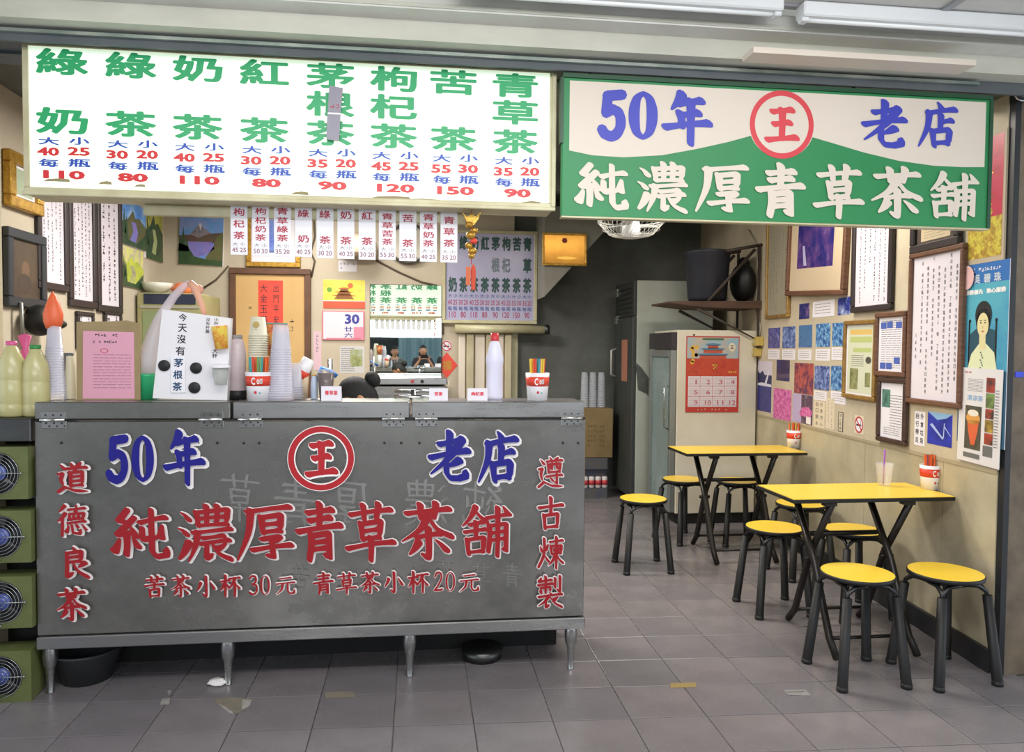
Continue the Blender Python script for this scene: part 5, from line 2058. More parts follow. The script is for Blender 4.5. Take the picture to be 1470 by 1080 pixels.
# yellow switch boxes
for k, (x0, x1, y0, y1) in enumerate(((1083, 1097, 484, 497), (1084, 1094, 500, 512))):
    c, w_, h_, rz = place('R', x0, x1, y0, y1)
    t = thing('switch_box', ('upper', 'lower')[k] + ' yellow switch box on the right wall beside the fridge panel', 'switch', c, rz, 'switch boxes')
    b = MB()
    b.box(-w_ / 2, w_ / 2, -.06, 0, -h_ / 2, h_ / 2, mat('yellowed plastic', 'c4ac5c', .4, 0, 'b49a50', 5), bev=.006)
    b.build('box', t, local=True)
    b = MB()
    b.box(-w_ / 4, w_ / 4, -.066, -.06, -h_ / 4, h_ / 4, CREAMF, bev=.002)
    b.build('switch_rocker', t, local=True)
b = MB()
P = [on_r(x, y, .01) for x, y in ((1075, 330), (1086, 350), (1089, 400), (1084, 440), (1092, 470), (1090, 486))]
b.tube([Vector(p) for p in P], .007, mat('grey cable', '9a9484', .5), 6)
tag(b.build('wall_cable'), 'grey cable running down to the yellow switch boxes', 'cable')


# ------------------------------------------------------------------ fridges, shelf, boxes at the back
YF = 6.1
FRW = mat('cream fridge side', 'd9d2c0', .45, 0, 'cbc3af', 1.8)
fx0, fx1 = on_y(971, 600, YF).x, on_y(1085, 600, YF).x
fzt = on_y(1000, 474, YF).z
t = thing('display_fridge', 'cream glass door drinks fridge with the red temple calendar on its side', 'fridge', ((fx0 + fx1) / 2, YF + .3, 0))
b = MB()
b.box(fx0, fx1, YF, YF + .62, .09, fzt, FRW, bev=.006)
b.build('body', t)
b = MB()
b.box(fx0 + .02, fx1 - .02, YF + .02, YF + .6, .0, .09, BLACKM)
b.build('plinth', t)
b = MB()
b.box(fx0 - .05, fx0, YF + .01, YF + .62, fzt - .16, fzt - .02, mat('dark fridge header', '332f33', .4))
b.build('header', t)
b = MB()
for (ya, yb_, za, zb_) in ((YF + .01, YF + .07, .1, fzt - .17), (YF + .56, YF + .62, .1, fzt - .17), (YF + .07, YF + .56, .1, .17), (YF + .07, YF + .56, fzt - .23, fzt - .17)):
    b.box(fx0 - .05, fx0 - .004, ya, yb_, za, zb_, mat('grey door frame', '8f9492', .35, .5), bev=.004)
dr = b.build('door', t)
b = MB()
b.box(fx0 - .034, fx0 - .024, YF + .07, YF + .56, .17, fzt - .23, mat('cool fridge glass', 'a9bcbc', .12, 0, '8ea4a4', 2, alpha=.55))
b.build('door_glass', dr)
b = MB()
b.tube([(fx0 - .05, YF + .05, .8), (fx0 - .09, YF + .05, .82), (fx0 - .09, YF + .05, 1.15), (fx0 - .05, YF + .05, 1.17)], .008, STEEL2, 8)
b.build('handle', dr)
b = MB()
b.ball((fx0 + .14, YF - .002, fzt - .04), .008, BLACK, 8, 6)
b.build('screw', t)


def cal12(a, w, h):
    a.rect(-w * .97, w * .97, h * .0, h * .97, mat('calendar sky print', '7fb0c8', .5, 0, 'c4a888', 6))
    a.up()
    a.rect(-w * .97, w * .97, -h * .04, h * .42, ramp_mat('calendar festive red', ['a8342c', 'c04a30', '8c2a28'], 9))
    for zz, ww in ((.42, .5), (.56, .36), (.68, .2)):
        a.rect(-w * ww, w * ww, h * zz, h * (zz + .08), mat('temple wall print', 'b8543c', .5))
        a.poly([(-w * (ww + .12), h * (zz + .12)), (-w * ww, h * (zz + .07)), (w * ww, h * (zz + .07)), (w * (ww + .12), h * (zz + .12)), (0, h * (zz + .14))], mat('temple tile print', '5a7a94', .5))
    a.up()
    for k in range(9):
        a.disc(-w * .72 + rnd.uniform(-.12, .12) * w, h * rnd.uniform(.3, .78), w * .07, mat('gold dragon print', 'd8a83c', .5), w * .07, 9)
    a.disc(w * .72, h * .72, w * .13, PAPERC, w * .16, 14)
    a.text('王', w * .72, h * .72, w * .15, h * .09, INK, .03)
    a.scribble(-w * .4, w * .55, h * .12, h * .3, 3, 1, _M['gold dragon print'], rnd, .95, .2, 0)
    a.text('2019', w * .74, h * .06, w * .34, h * .06, _M['gold dragon print'], .03)
    a.rect(-w * .4, w * .4, h * .9, h * .95, mat('green banner print', '4a6a3c', .5))
    a.up()
    PL = mat('pale pink calendar cell', 'dccfd4', .55)
    for r in range(3):
        for c in range(4):
            xa, za = -w * .92 + c * w * .463, -h * (.05 + r * .272)
            a.rect(xa, xa + w * .45, za - h * .262, za, PL)
    a.up()
    for r in range(3):
        for c in range(4):
            xa, za = -w * .92 + c * w * .463, -h * (.05 + r * .272)
            a.text(str(r * 4 + c + 1), xa + w * .3, za - h * .15, w * (.05 if r * 4 + c == 0 else .14 if r * 4 + c < 9 else .24), h * .12, mat('calendar numeral', 'b85a64', .5), .02)
            for k in range(5):
                a.rect(xa + w * .03, xa + w * .42, za - h * (.05 + k * .045), za - h * (.056 + k * .045), INKG)
    a.scribble(-w * .6, w * .6, -h * .96, -h * .9, 9, 1, PAPERC, rnd, .8, .2, 0)


sheet('year_calendar', 'red and blue temple calendar with twelve months on the fridge side', 'calendar', 'B', 984.5, 1060.5, 483, 592, mat('calendar red border', 'b8382e', .5), cal12, th=.004, Y=YF - .002)

Y2 = 6.86
gx = on_y(913, 560, Y2).x
gzt = on_y(950, 403, Y2).z
t = thing('upright_fridge', 'tall fridge with peeling pale side and dark door behind the glass door fridge', 'fridge', (gx + .35, Y2 + .35, 0))
b = MB()
b.box(gx, gx + .74, Y2, Y2 + .66, .06, gzt, mat('pale peeling enamel', 'b9bdb4', .5, 0, 'a4a89c', 1.3), bev=.006)
b.build('body', t)
b = MB()
b.box(gx - .04, gx - .002, Y2 + .0, Y2 + .66, .08, gzt - .34, mat('dark fridge door', '3d403e', .5, 0, '333634', 3), bev=.006)
d2 = b.build('door', t)
b = MB()
b.box(gx - .03, gx - .002, Y2 + .0, Y2 + .66, gzt - .33, gzt, mat('dark fridge grille', '2f3130', .5), bev=.004)
b.build('vent_panel', t)
for k in range(6):
    b = MB()
    b.box(gx - .036, gx - .03, Y2 + .04, Y2 + .62, gzt - .30 + k * .045, gzt - .285 + k * .045, STEELD)
    b.build('louver', t)
for z in (gzt - .33, gzt - .06):
    b = MB()
    b.box(gx - .045, gx - .03, Y2 + .56, Y2 + .64, z - .06, z + .02, mat('chrome hinge', 'c8cac6', .25, .9))
    b.build('hinge', t)
b = MB()
b.tube([(gx - .04, Y2 + .58, 1.20), (gx - .09, Y2 + .58, 1.22), (gx - .09, Y2 + .58, 1.46), (gx - .04, Y2 + .58, 1.48)], .010, mat('pale handle', 'b9b9b2', .4, .3), 8)
b.build('handle', d2)
PEEL = mat('bare patch', '5c605b', .6, 0, '484b47', 9)
a = Art(Y2 - .0015)
for pts in ([(912, 520), (921, 528), (935, 548), (944, 556), (958, 552), (962, 575), (952, 592), (940, 580), (928, 566), (916, 560)], [(940, 560), (950, 590), (948, 610), (942, 600)]):
    q = [on_y(x, y, Y2) for x, y in pts]
    a.poly([(p.x, p.z) for p in q], PEEL)
    a.up()
a.build('bare_patch', t)
pz0, pz1 = on_y(892, 547, 7.2).z, on_y(892, 488, 7.2).z
b = MB()
b.box(gx - .0435, gx - .042, Y2 + .16, Y2 + .36, pz0, pz1, mat('faded red slip', 'a8705c', .6))
sl = b.build('paper_slip', t)

# shelf with bin on the right wall
YSH = 6.05
sx0 = on_y(962, 437, YSH).x
sz = on_y(1020, 436, YSH).z
WS_ = mat('old brown plank', '5a4034', .6, 0, '473228', 6, stretch=(.6, 6, 6))
t = thing('plank_shelf', 'old brown plank shelf on iron brackets high on the right wall', 'shelf', ((sx0 + 2.85) / 2, YSH + .2, sz))
b = MB()
b.prism([(sx0, sz), (sx0 + .3, sz - .03), (2.86, sz - .035), (2.86, sz + .03), (sx0 + .3, sz + .02), (sx0, sz + .015)], YSH, YSH + .5, WS_)
b.build('plank', t)
IR = mat('rusty iron', '3d332e', .6, .2)
for y in (YSH + .02, YSH + .44):
    b = MB()
    b.tube([(2.84, y, sz + .48), (2.84, y, sz - .3), (2.30, y, sz - .04)], .014, IR, 6)
    b.tube([(2.40, y, sz + .02), (2.80, y, sz + .46)], .014, IR, 6)
    b.tube([(2.55, y, sz + .44), (2.86, y, sz + .50)], .014, IR, 6)
    b.build('bracket', t)
bx = on_y(1016, 400, YSH + .22).x
b = MB()
BIN = mat('dark blue bin', '2a2d3a', .5, 0, '22242c', 3)
b.lathe([(.0, 0), (.15, 0), (.165, .03), (.19, .40), (.2, .41), (.2, .43), (.185, .43), (.16, .06), (0, .05)], (bx, YSH + .23, sz + .03), BIN, 24)
t = tag(b.build('storage_bin'), 'dark blue round bin standing on the plank shelf', 'bin')
b = MB()
b.ball((bx + .315, YSH + .22, sz + .20), (.10, .16, .17), BLACKM, 16, 10)
b.ball((bx + .32, YSH + .22, sz + .36), (.05, .06, .06), BLACKM, 10, 8)
tag(b.build('black_bag'), 'black bulging bag beside the blue bin on the plank shelf', 'bag')

# cage fan under the ceiling
p = on_y(906, 326, 5.0)
t = thing('cage_fan', 'white wire cage fan hanging under the ceiling behind the green sign', 'fan', p)
b = MB()
b.lathe([(0, -.075), (.05, -.07), (.062, -.05), (.062, -.0), (.045, .09), (.02, .12), (.02, .70)], tuple(p), WHITEP, 20)
b.build('motor', t)
WR = mat('white wire', 'd8d8d4', .35)
for r, z in ((.06, -.072), (.13, -.058), (.19, -.02), (.222, .03), (.222, .045), (.16, .09)):
    b = MB()
    b.ring((p.x, p.y, p.z + z), r, .0028 if r < .2 else .005, WR, 'Z', 36, 6)
    b.build('cage_ring', t)
b = MB()
for k in range(36):
    an = 2 * pi * k / 36
    an2 = an + .35
    b.tube([(p.x + .055 * cos(an), p.y + .055 * sin(an), p.z - .073), (p.x + .15 * cos(an + .1), p.y + .15 * sin(an + .1), p.z - .05), (p.x + .222 * cos(an2), p.y + .222 * sin(an2), p.z + .03)], .0018, WR, 4)
tag(b.build('cage_wires', t), None, None, None, 'stuff')
for k in range(3):
    an = 2 * pi * k / 3
    b = MB()
    q = lambda r, d, z: (p.x + r * cos(an + d), p.y + r * sin(an + d), p.z + z)
    b.add([q(.05, -.3, .0), q(.19, -.35, -.01), q(.2, .35, .03), q(.05, .5, .025)], [(0, 1, 2, 3)], mat('grey fan blade', 'a9aca8', .4))
    b.build('blade', t)

# cartons at the back of the aisle
b = MB()
YX = 7.25
a0, a1 = on_y(836, 600, YX), on_y(880, 600, YX)
za, zb2, zc2 = on_y(850, 587, YX).z, on_y(850, 658, YX).z, on_y(850, 704, YX).z
t = thing('cardboard_box', 'brown cardboard box on top of the tray of cans beside the dark fridge door', 'box', ((a0.x + a1.x) / 2, YX + .2, zb2))
b = MB()
b.box(a0.x, a1.x, YX, YX + .38, zb2 + .004, za, CARD, bev=.004)
b.build('carton', t)
a = Art(YX - .0008)
a.scribble(a0.x + .05, a1.x - .08, zb2 + .1, za - .15, 6, 5, mat('brown print', '6a5430', .7), rnd, .9, .16, .1)
a.build('print', t)
zf = .03
t = thing('can_carton', 'open printed tray of red and white cans under the brown cardboard box', 'box', ((a0.x + a1.x) / 2, YX + .2, 0))
b = MB()
b.box(a0.x - .01, a1.x - .05, YX + .06, YX + .38, .0, zb2, mat('printed carton', '5d5850', .6, 0, '4a5068', 8), bev=.004)
b.box(a0.x - .01, a1.x - .05, YX + .0, YX + .06, .0, .10, _M['printed carton'])
b.box(a0.x - .01, a1.x - .05, YX + .0, YX + .06, zb2 - .11, zb2, _M['printed carton'])
b.build('carton', t)
for k in range(4):
    x = a0.x + .04 + k * .066
    c = thing('drink_can', ('leftmost', 'second', 'third', 'rightmost')[k] + ' of four red and white cans in the printed tray', 'can', (x, YX + .031, .102), 0, 'cans in the tray')
    b = MB()
    b.lathe([(.024, 0), (.029, .006), (.029, .10), (.023, .112), (0, .112)], (x, YX + .031, .102), mat('white can', 'd8d0d0', .35), 16)
    b.build('can_body', c)
    b = MB()
    b.lathe([(.0293, .03), (.0295, .03), (.0295, .078), (.0293, .078)], (x, YX + .031, .102), RED, 16)
    b.build('red_band', c)
CLR = clear_mat('clear cup plastic', 'dfe3ee', .38, .18)
for k, xk in enumerate((839, 851, 863)):
    p = on_y(xk, 560, YX + .15)
    b = MB()
    prof = []
    n = 14
    for i in range(n):
        prof += [(.040 - .0005 * i, i * .023), (.046 - .0005 * i, i * .023 + .004), (.040 - .0005 * i, i * .023 + .008)]
    b.lathe(prof + [(.03, n * .023 + .03)], (p.x, YX + .15, za + .002), CLR, 14)
    tag(b.build('cup_sleeve'), ('leftmost', 'middle', 'rightmost')[k] + ' clear sleeve of plastic cups standing on the cardboard box', 'cups', 'cup sleeves on the box')

# ------------------------------------------------------------------ things on the counter
ZC = zt0 + .001


def cupx(px, Y):
    return on_y(px, 577, Y).x


# nested stacks of upturned cups: every cup is a thing
def cup_stack(name, lab_top, lab_rest, grp, x, y, z, n, pitch, r_rim, r_base, h, m, seg=18, taper=1.0):
    pr = MB()
    pr.lathe([(r_rim + .001, 0), (r_rim + .004, .001), (r_rim + .004, .004), (r_rim - .001, .005), (r_base, h), (0, h)], (0, 0, 0), m, seg)
    first = pr.build(name, local=True)
    first.location = (x, y, z)
    tag(first, lab_rest, 'cup', grp)
    for k in range(1, n):
        o = first.copy()
        COL.objects.link(o)
        o.location = (x + .0008 * k * (1 if int(x * 50) % 2 else -1) * .3, y, z + k * pitch)
        sc_ = 1 - (1 - taper) * k / (n - 1)
        o.scale = (sc_, sc_, 1)
        _ROOT[o.name] = Matrix.Identity(4)
        if k == n - 1:
            o['label'] = lab_top
    return first


PCUP = mat('cream paper cup', 'dcd8c4', .55)
cup_stack('paper_cup', 'topmost cream paper cup with a gold crest, on the stack behind the straws', 'cream paper cup nested in the stack behind the straw cup', 'cream paper cups in a stack', cupx(369, 3.48), 3.48, ZC, 28, .0104, .041, .030, .085, PCUP)
p = on_y(366, 473, 3.447)
a = Art(0)
a.disc(0, 0, .014, mat('gold crest print', 'b59a58', .5), .014, 14)
a.disc(0, -.022, .003, RED, .003, 8)
o = a.build('crest', local=True)
o.parent = [q_ for q_ in bpy.data.objects if q_.name.startswith('paper_cup')][0]
o.name = 'crest'
topc = sorted([q_ for q_ in bpy.data.objects if q_.name.startswith('paper_cup') and q_.type == 'MESH'], key=lambda q_: -q_.location.z)[0]
o.parent = topc
o.location = (-.002, -.0375, .05)
CLR2 = clear_mat('clear cup stack plastic', 'eeecf8', .33, .1)
cup_stack('plastic_cup', 'topmost clear cup of the taller clear stack beside the straws', 'clear plastic cup nested in the taller stack beside the straws', 'clear cups in the taller stack', cupx(402, 3.40), 3.40, ZC, 22, .0105, .058, .046, .11, CLR2, taper=.72)
cup_stack('plastic_cup', 'topmost clear cup of the lower stack, right of the taller clear stack', 'clear plastic cup nested in the lower stack right of the tall one', 'clear cups in the lower stack', cupx(420, 3.50), 3.50, ZC, 6, .0105, .047, .036, .11, CLR2)
# far left tower of clear cups with an orange bag over it
cup_stack('plastic_cup', 'topmost clear cup under the orange bag at the left end', 'clear plastic cup in the tower at the left end of the counter', 'clear cups in the left tower', cupx(78, 3.47), 3.47, ZC, 20, .0115, .051, .040, .11, CLR2, taper=.62)
b = MB()
X = cupx(78, 3.47)
b.lathe([(.030, -.01), (.040, .02), (.042, .05), (.030, .09), (.014, .13), (.0, .15)], (X, 3.47, ZC + .315), mat('orange plastic bag', 'e8683c', .4), 14, sx=.95, sy=.8)
tag(b.build('orange_bag'), 'orange plastic bag pulled over the cup tower at the left end', 'bag')

# red banded cup leaning beside the clear stacks
X = cupx(430, 3.56)
t = thing('paper_cup_small', 'white cup with a red band leaning at the right of the clear cup stacks', 'cup', (X, 3.56, ZC))
t.name = 'leaning_cup'
_ROOT['leaning_cup'] = Matrix.Translation((X, 3.56, ZC))
M_ = Matrix.Translation((X - .005, 3.57, ZC + .09)) @ Matrix.Rotation(radians(28), 4, 'Y')
b = MB()
b.lathe([(.036, 0), (.028, .10), (0, .10)], (0, 0, 0), mat('white cup', 'e6e4e8', .4), 20, M=M_)
b.build('cup_body', t)
b = MB()
b.lathe([(.0357, .008), (.0330, .042)], (0, 0, 0), mat('red cup band', 'd8402c', .4), 20, M=M_)
b.build('red_band', t)
b = MB()
b.lathe([(.03, 0), (.036, .098), (0, .098)], (X + .004, 3.575, ZC), mat('tan cup', 'cdb79c', .5), 20)
b.build('stand_cup', t)

# red patterned paper cup behind
X, Z, W, H = span(395, 488, 34, 46, 3.56)
t = thing('patterned_cup', 'red and blue patterned paper cup behind the cream cup stack', 'cup', (X, 3.56, Z - H / 2))
b = MB()
b.lathe([(.035, -(Z - H / 2 - ZC)), (.035, -.004)], (X, 3.56, Z - H / 2), mat('white support cup', 'd8d8dc', .5), 18)
b.build('stand_cup', t)
b = MB()
b.lathe([(W * .34, 0), (W * .5, H)], (X, 3.56, Z - H / 2), ramp_mat('patterned cup print', ['8c3838', 'c05a3c', 'd8a85c', '4a6a94'], 22), 20)
b.build('cup_body', t)
b = MB()
b.ring((X, 3.56, Z + H / 2), W * .5, .003, mat('teal cup rim', '5f9a94', .5), 'Z', 24, 6)
b.build('rim', t)

STC = [mat('straw ' + n_, c_, .35) for n_, c_ in (('orange', 'e8682c'), ('red', 'cf3f34'), ('green', '6fa06a'), ('yellow', 'e0c03c'), ('purple', '8a5aa0'), ('teal', '2f9aa0'))]


def straw_cup(x, y, z, r, h, n, sh, pal, lab, what):
    t = thing('straw_cup', lab, 'cup', (x, y, z), 0, 'straw cups')
    b = MB()
    b.lathe([(r * .82, 0), (r, h), (r * .93, h), (r * .76, .01), (0, .01)], (x, y, z), mat('white cup', 'e6e4e8', .4), 24)
    b.build('cup_body', t)
    b = MB()
    f = lambda u: r * (.82 + .18 * u) + .0006
    b.lathe([(f(.52), h * .52), (f(.86), h * .86)], (x, y, z), mat('red cup band', 'd8402c', .4), 24)
    b.build('red_band', t)
    a = Art(0)
    for ch, xx, zz, s, m in (('C', -.25, .69, .2, WHITEL), ('o', .12, .67, .13, WHITEL), ('l', .34, .69, .13, WHITEL)):
        a.text(ch, xx * r, zz * h, s * r * 1.6, s * h * 1.3, m, .05)
    a.disc(-.1 * r, .3 * h, r * .12, RED, r * .12, 10)
    a.disc(.25 * r, .28 * h, r * .07, mat('teal print', '3a9a94', .5), r * .07, 10)
    # bend the print round the cup
    a.v = [(x + f(v[2] / h) * sin(v[0] / r) * 1.01, y - f(v[2] / h) * cos(v[0] / r) * 1.012, z + v[2]) for v in a.v]
    a.build('print', t)
    rr = random.Random(int(x * 1000))
    pr = {}
    for k in range(n):
        ci = pal[k % len(pal)]
        u = -.8 + 1.6 * (k + .5) / n
        yy = rr.uniform(-.45, .45) * r
        bx_, by_ = x + u * r * .62, y + yy * .8
        tx, ty = x + u * r * .88, y + yy
        tz = z + sh * rr.uniform(.94, 1.0)
        if ci not in pr:
            b = MB()
            b.tube([(0, 0, 0), (0, 0, sh - .012)], .0044, STC[ci], 8, caps=False)
            b.tube([(0, 0, 0), (0, 0, sh - .012)], .0036, BLACKM, 6, caps=True)
            o = b.build('drinking_straw', local=True)
            pr[ci] = o
        else:
            o = pr[ci].copy()
            COL.objects.link(o)
            _ROOT[o.name] = Matrix.Identity(4)
        o.location = (bx_, by_, z + .011)
        d = Vector((tx - bx_, ty - by_, tz - z - .012))
        o.rotation_euler = d.to_track_quat('Z', 'Y').to_euler()
        tag(o, STN[ci] + ' drinking straw standing in the ' + what, 'straw', 'straws in the ' + what)
    return t


STN = ['orange', 'red', 'green', 'yellow', 'purple', 'teal']
straw_cup(cupx(371, 3.37), 3.385, ZC, .058, .125, 15, .19, [2, 5, 0, 1, 0, 0, 3, 2, 0], 'red banded cup full of orange and green straws beside the white notice board', 'cup beside the white notice board')
straw_cup(cupx(771, 3.40), 3.395, ZC, .055, .125, 14, .19, [3, 2, 3, 0, 1, 0, 5, 5, 4], 'red and white cup of bright straws at the right end of the steel counter', 'cup at the right end of the counter')
p = on_z(1335, 702, .761)
straw_cup(p.x, p.y, .761, .052, .125, 12, .18, [0, 0, 4, 1, 0, 2, 0], 'red and white straw cup on the table nearest the street', 'cup on the front table')
p = on_z(1139, 642, .761)
straw_cup(p.x, p.y, .761, .052, .125, 12, .18, [0, 3, 2, 0, 0, 1], 'red and white straw cup on the rear table', 'cup on the rear table')
# clear cup with purple straw
p = on_z(1269, 697, .761)
b = MB()
b.lathe([(.0, .002), (.031, 0), (.045, .115), (.047, .118), (.044, .116), (.030, .004)], tuple(p), clear_mat('clear drink cup', 'eeeef0', .22, .08), 24)
tag(b.build('plastic_cup'), 'empty clear plastic cup on the front yellow table', 'cup')
b = MB()
b.tube([(p.x - .005, p.y, p.z + .006), (p.x, p.y, p.z + .19)], .0045, mat('violet straw', '9a50b0', .35), 8)
tag(b.build('drinking_straw'), 'violet straw standing in the empty clear cup on the front table', 'straw')

# tea bottles on the fan rack
def bottle(name, lab, x, y, z, r, h, neck, m, capm, cat='bottle', grp=None, base=None, waist=False, cone=False, shoulder=.62, liquid=None):
    t = thing(name, lab, cat, (x, y, z), 0, grp)
    b = MB()
    hs = h * shoulder
    prof = [(r * .9, 0), (r, r * .15)]
    if waist:
        prof += [(r, hs * .25), (r * .96, hs * .28), (r, hs * .31), (r, hs * .78), (r * .97, hs * .8), (r, hs * .83)]
    if cone:
        prof = [(r * .9, 0), (r * .94, h * .05), (r * .9, h * .5), (r, h * .56), (r, h * .62), (neck * 1.5, h * .84), (neck * 1.1, h * .87), (neck, h * .9)]
    else:
        prof += [(r, hs), (r * .88, hs + (h - hs) * .35), (neck * 1.3, h * .92), (neck, h * .94), (neck, h * .97)]
    b.lathe(prof, (x, y, z), m, 24)
    b.build('bottle_body', t)
    if capm:
        b = MB()
        b.lathe([(neck * 1.15, h * (.88 if cone else .945)), (neck * 1.2, h * (.89 if cone else .95)), (neck * 1.2, h), (0, h)], (x, y, z), capm, 16)
        b.build('cap', t)
    if base:
        b = MB()
        b.lathe([(r + .001, 0), (r + .001, h * .14), (r, h * .141)], (x, y, z), base, 24)
        b.build('base_cup', t)
    return t


TEA = mat('pale tea bottle', 'c5bf8c', .25, 0, 'b9b27c', 3, spec=.6)
bottle('tea_bottle', 'pale yellow tea bottle with pink cap at the left edge, on the fan rack', cupx(16, 3.38), 3.39, 1.171, .052, .315, .017, TEA, mat('pink cap', 'd85a94', .4), grp='tea bottles on the rack', waist=True, shoulder=.6)
bottle('tea_bottle', 'pale yellow tea bottle with green cap, beside the steel counter lid', cupx(50, 3.36) - .013, 3.40, 1.171, .052, .30, .017, TEA, mat('green cap', '2f8a44', .4), grp='tea bottles on the rack', waist=True, shoulder=.6)
b = MB()
p = on_y(24, 505, 3.55)
b.lathe([(.012, 0), (.05, .05), (.055, .12), (.03, .17), (.012, .2), (.03, .26), (0, .27)], (p.x, 3.62, 1.171 + .08), mat('pink plastic bag', 'df5f98', .35), 12, sy=.6)
b.lathe([(.02, 0), (.02, .09)], (p.x, 3.62, 1.171), _M['pink plastic bag'], 10)
tag(b.build('pink_bag'), 'bright pink plastic bag behind the tea bottle with pink cap', 'bag')
# small bottle with label by the cardboard
bottle('sauce_bottle', 'small white labelled bottle with grey cap left of the pink notice', cupx(103, 3.5), 3.49, ZC, .021, .20, .012, mat('ivory label', 'd6ccb0', .5), mat('grey cap', '62656c', .4), shoulder=.55)
X = cupx(95, 3.52)
b = MB()
b.box(X - .012, X + .02, 3.525, 3.54, ZC, ZC + .20, mat('grey backing board', '6f6b68', .6))
tag(b.build('grey_board'), 'narrow grey board standing behind the small white bottle', 'board')

# cardboard with pink notice
X, Z, W, H = span(155, 518, 92, 114, 3.44)
Z += .003
t = thing('notice_board', 'brown cardboard with a pink printed notice standing on the left of the counter', 'notice', (X, 3.445, ZC))
b = MB()
hz = Z + H / 2
b.prism([(X - W / 2, ZC), (X + W / 2, ZC), (X + W / 2, hz - .012), (X + W * .3, hz), (X + W * .05, hz - .004), (X - W / 2 + .004, hz - .008)], 3.440, 3.446, mat('tan card', 'a18c66', .7, 0, '94805a', 8))
b.build('cardboard', t)
X2, Z2, W2, H2 = span(156, 524, 74, 97, 3.44)
b = MB()
PK = mat('pink paper', 'dda0b4', .6)
b.prism([(X2 - W2 / 2 - .002, Z2 - H2 / 2), (X2 + W2 / 2, Z2 - H2 / 2), (X2 + W2 / 2, Z2 + H2 / 2 - .004), (X2 - W2 / 2 + .003, Z2 + H2 / 2)], 3.4385, 3.4395, PK)
b.build('pink_paper', t)
a = Art(3.4380)
MV = mat('mauve print', '8a5a74', .6)
a.scribble(X2 - W2 * .26, X2 + W2 * .3, Z2 + H2 * .42, Z2 + H2 * .46, 10, 1, INK, rnd, .95, .24, 0)
a.scribble(X2 - W2 * .3, X2 + W2 * .33, Z2 + H2 * .32, Z2 + H2 * .36, 12, 1, INK, rnd, .95, .24, 0)
a.annulus(X2 - W2 * .08, Z2 + H2 * .21, H2 * .035, H2 * .028, RED, 20, 1.6)
lines(a, X2 - W2 * .3, X2 + W2 * .45, Z2 - H2 * .36, Z2 + H2 * .17, 12, MV, rnd, .16)
a.build('print', t)

# green tub and the long plastic bag
X = cupx(212, 3.5)
b = MB()
b.lathe([(.048, 0), (.052, .10), (.055, .112), (.05, .112), (.044, .01), (0, .01)], (X, 3.5, ZC), mat('green plastic tub', '2aa46c', .35), 20)
tag(b.build('plastic_tub'), 'bright green plastic tub between the pink notice and the white board', 'tub')
BAG = clear_mat('cloudy plastic bag', 'd9cfd8', .55, .25)
t = thing('plastic_bag', 'cloudy plastic bag knotted above the green tub, its handles looped over the board', 'bag', (X + .02, 3.5, ZC + .12))
P = [on_y(x, y, 3.5) for x, y in ((214, 540), (216, 515), (222, 480), (232, 452), (250, 425), (266, 409), (274, 406))]
b = MB()
b.tube([Vector(q) for q in P], [.042, .05, .034, .022, .018, .016, .014], BAG, 12)
b.build('bag_body', t)
P = [on_y(x, y, 3.49) for x, y in ((272, 405), (279, 412), (284, 424), (290, 440), (294, 452))]
b = MB()
b.tube([Vector(q) for q in P], [.014, .018, .015, .012, .010], mat('orange bag handle', 'd8a088', .4), 10)
b.build('bag_handle', t)
p = on_y(283, 416, 3.5)
b = MB()
b.ball(tuple(p), (.028, .014, .024), mat('orange bag flap', 'd99a84', .4), 12, 8)
b.build('bag_knot', t)

# white foam board with hand lettering
YW_ = 3.40
t = thing('foam_notice', 'white foam board with hand lettering and black round magnets on the counter', 'notice', (cupx(275, YW_), YW_ + .02, ZC))
q = [on_y(x, y, YW_) for x, y in ((219, 572), (326, 577), (331, 457), (233, 444))]
dz = ZC - min(q[0].z, q[1].z)
q = [(p.x, max(p.z, ZC)) for p in q]
b = MB()
b.prism(q, YW_, YW_ + .04, mat('white foam', 'e6e4e8', .5))
b.build('foam_board', t)


def fp(x, y, w, h):
    return span(x, y, w, h, YW_)


a = Art(YW_ - .0006)
for ch, x, y, s, m in (('今', 262.5, 456, 11.5, INK), ('天', 262, 471, 12.5, INK), ('沒', 260.5, 487, 13, INK), ('有', 259, 504, 13.5, INK)):
    X, Z, W, H = fp(x, y, s, s * .98)
    a.text(ch, X, Z, W, H, m, .02)
for k, ch in enumerate('沒有杯蓋'):
    X, Z, W, H = fp(298.7 - .3 * k, 459 + k * 5.6, 6, 5)
    a.text(ch, X, Z, W, H, INK, .01)
for k, ch in enumerate('小杯'):
    X, Z, W, H = fp(310.5, 459 + k * 5.6, 6.5, 5)
    a.text(ch, X, Z, W, H, INK, .01)
for k, ch in enumerate('大杯'):
    X, Z, W, H = fp(308.5, 504 + k * 7, 8, 6.5)
    a.text(ch, X, Z, W, H, INK, .02)
a.build('lettering', t)
X, Z, W, H = fp(256, 538, 21, 52)
b = MB()
b.box(X - W / 2, X + W / 2, YW_ - .006, YW_ - .001, Z - H / 2, Z + H / 2, mat('white magnet card', 'eceaf0', .4), bev=.001)
cd = b.build('magnet_card', t)
a = Art(YW_ - .0065)
IB = mat('blue black ink', '2a4a6c', .5)
for ch, x, y in (('茅', 257, 521), ('根', 256, 538), ('茶', 255, 555)):
    X, Z, W, H = fp(x, y, 13.5, 12.5)
    a.text(ch, X, Z, W, H, IB, .03)
a.build('print', cd)
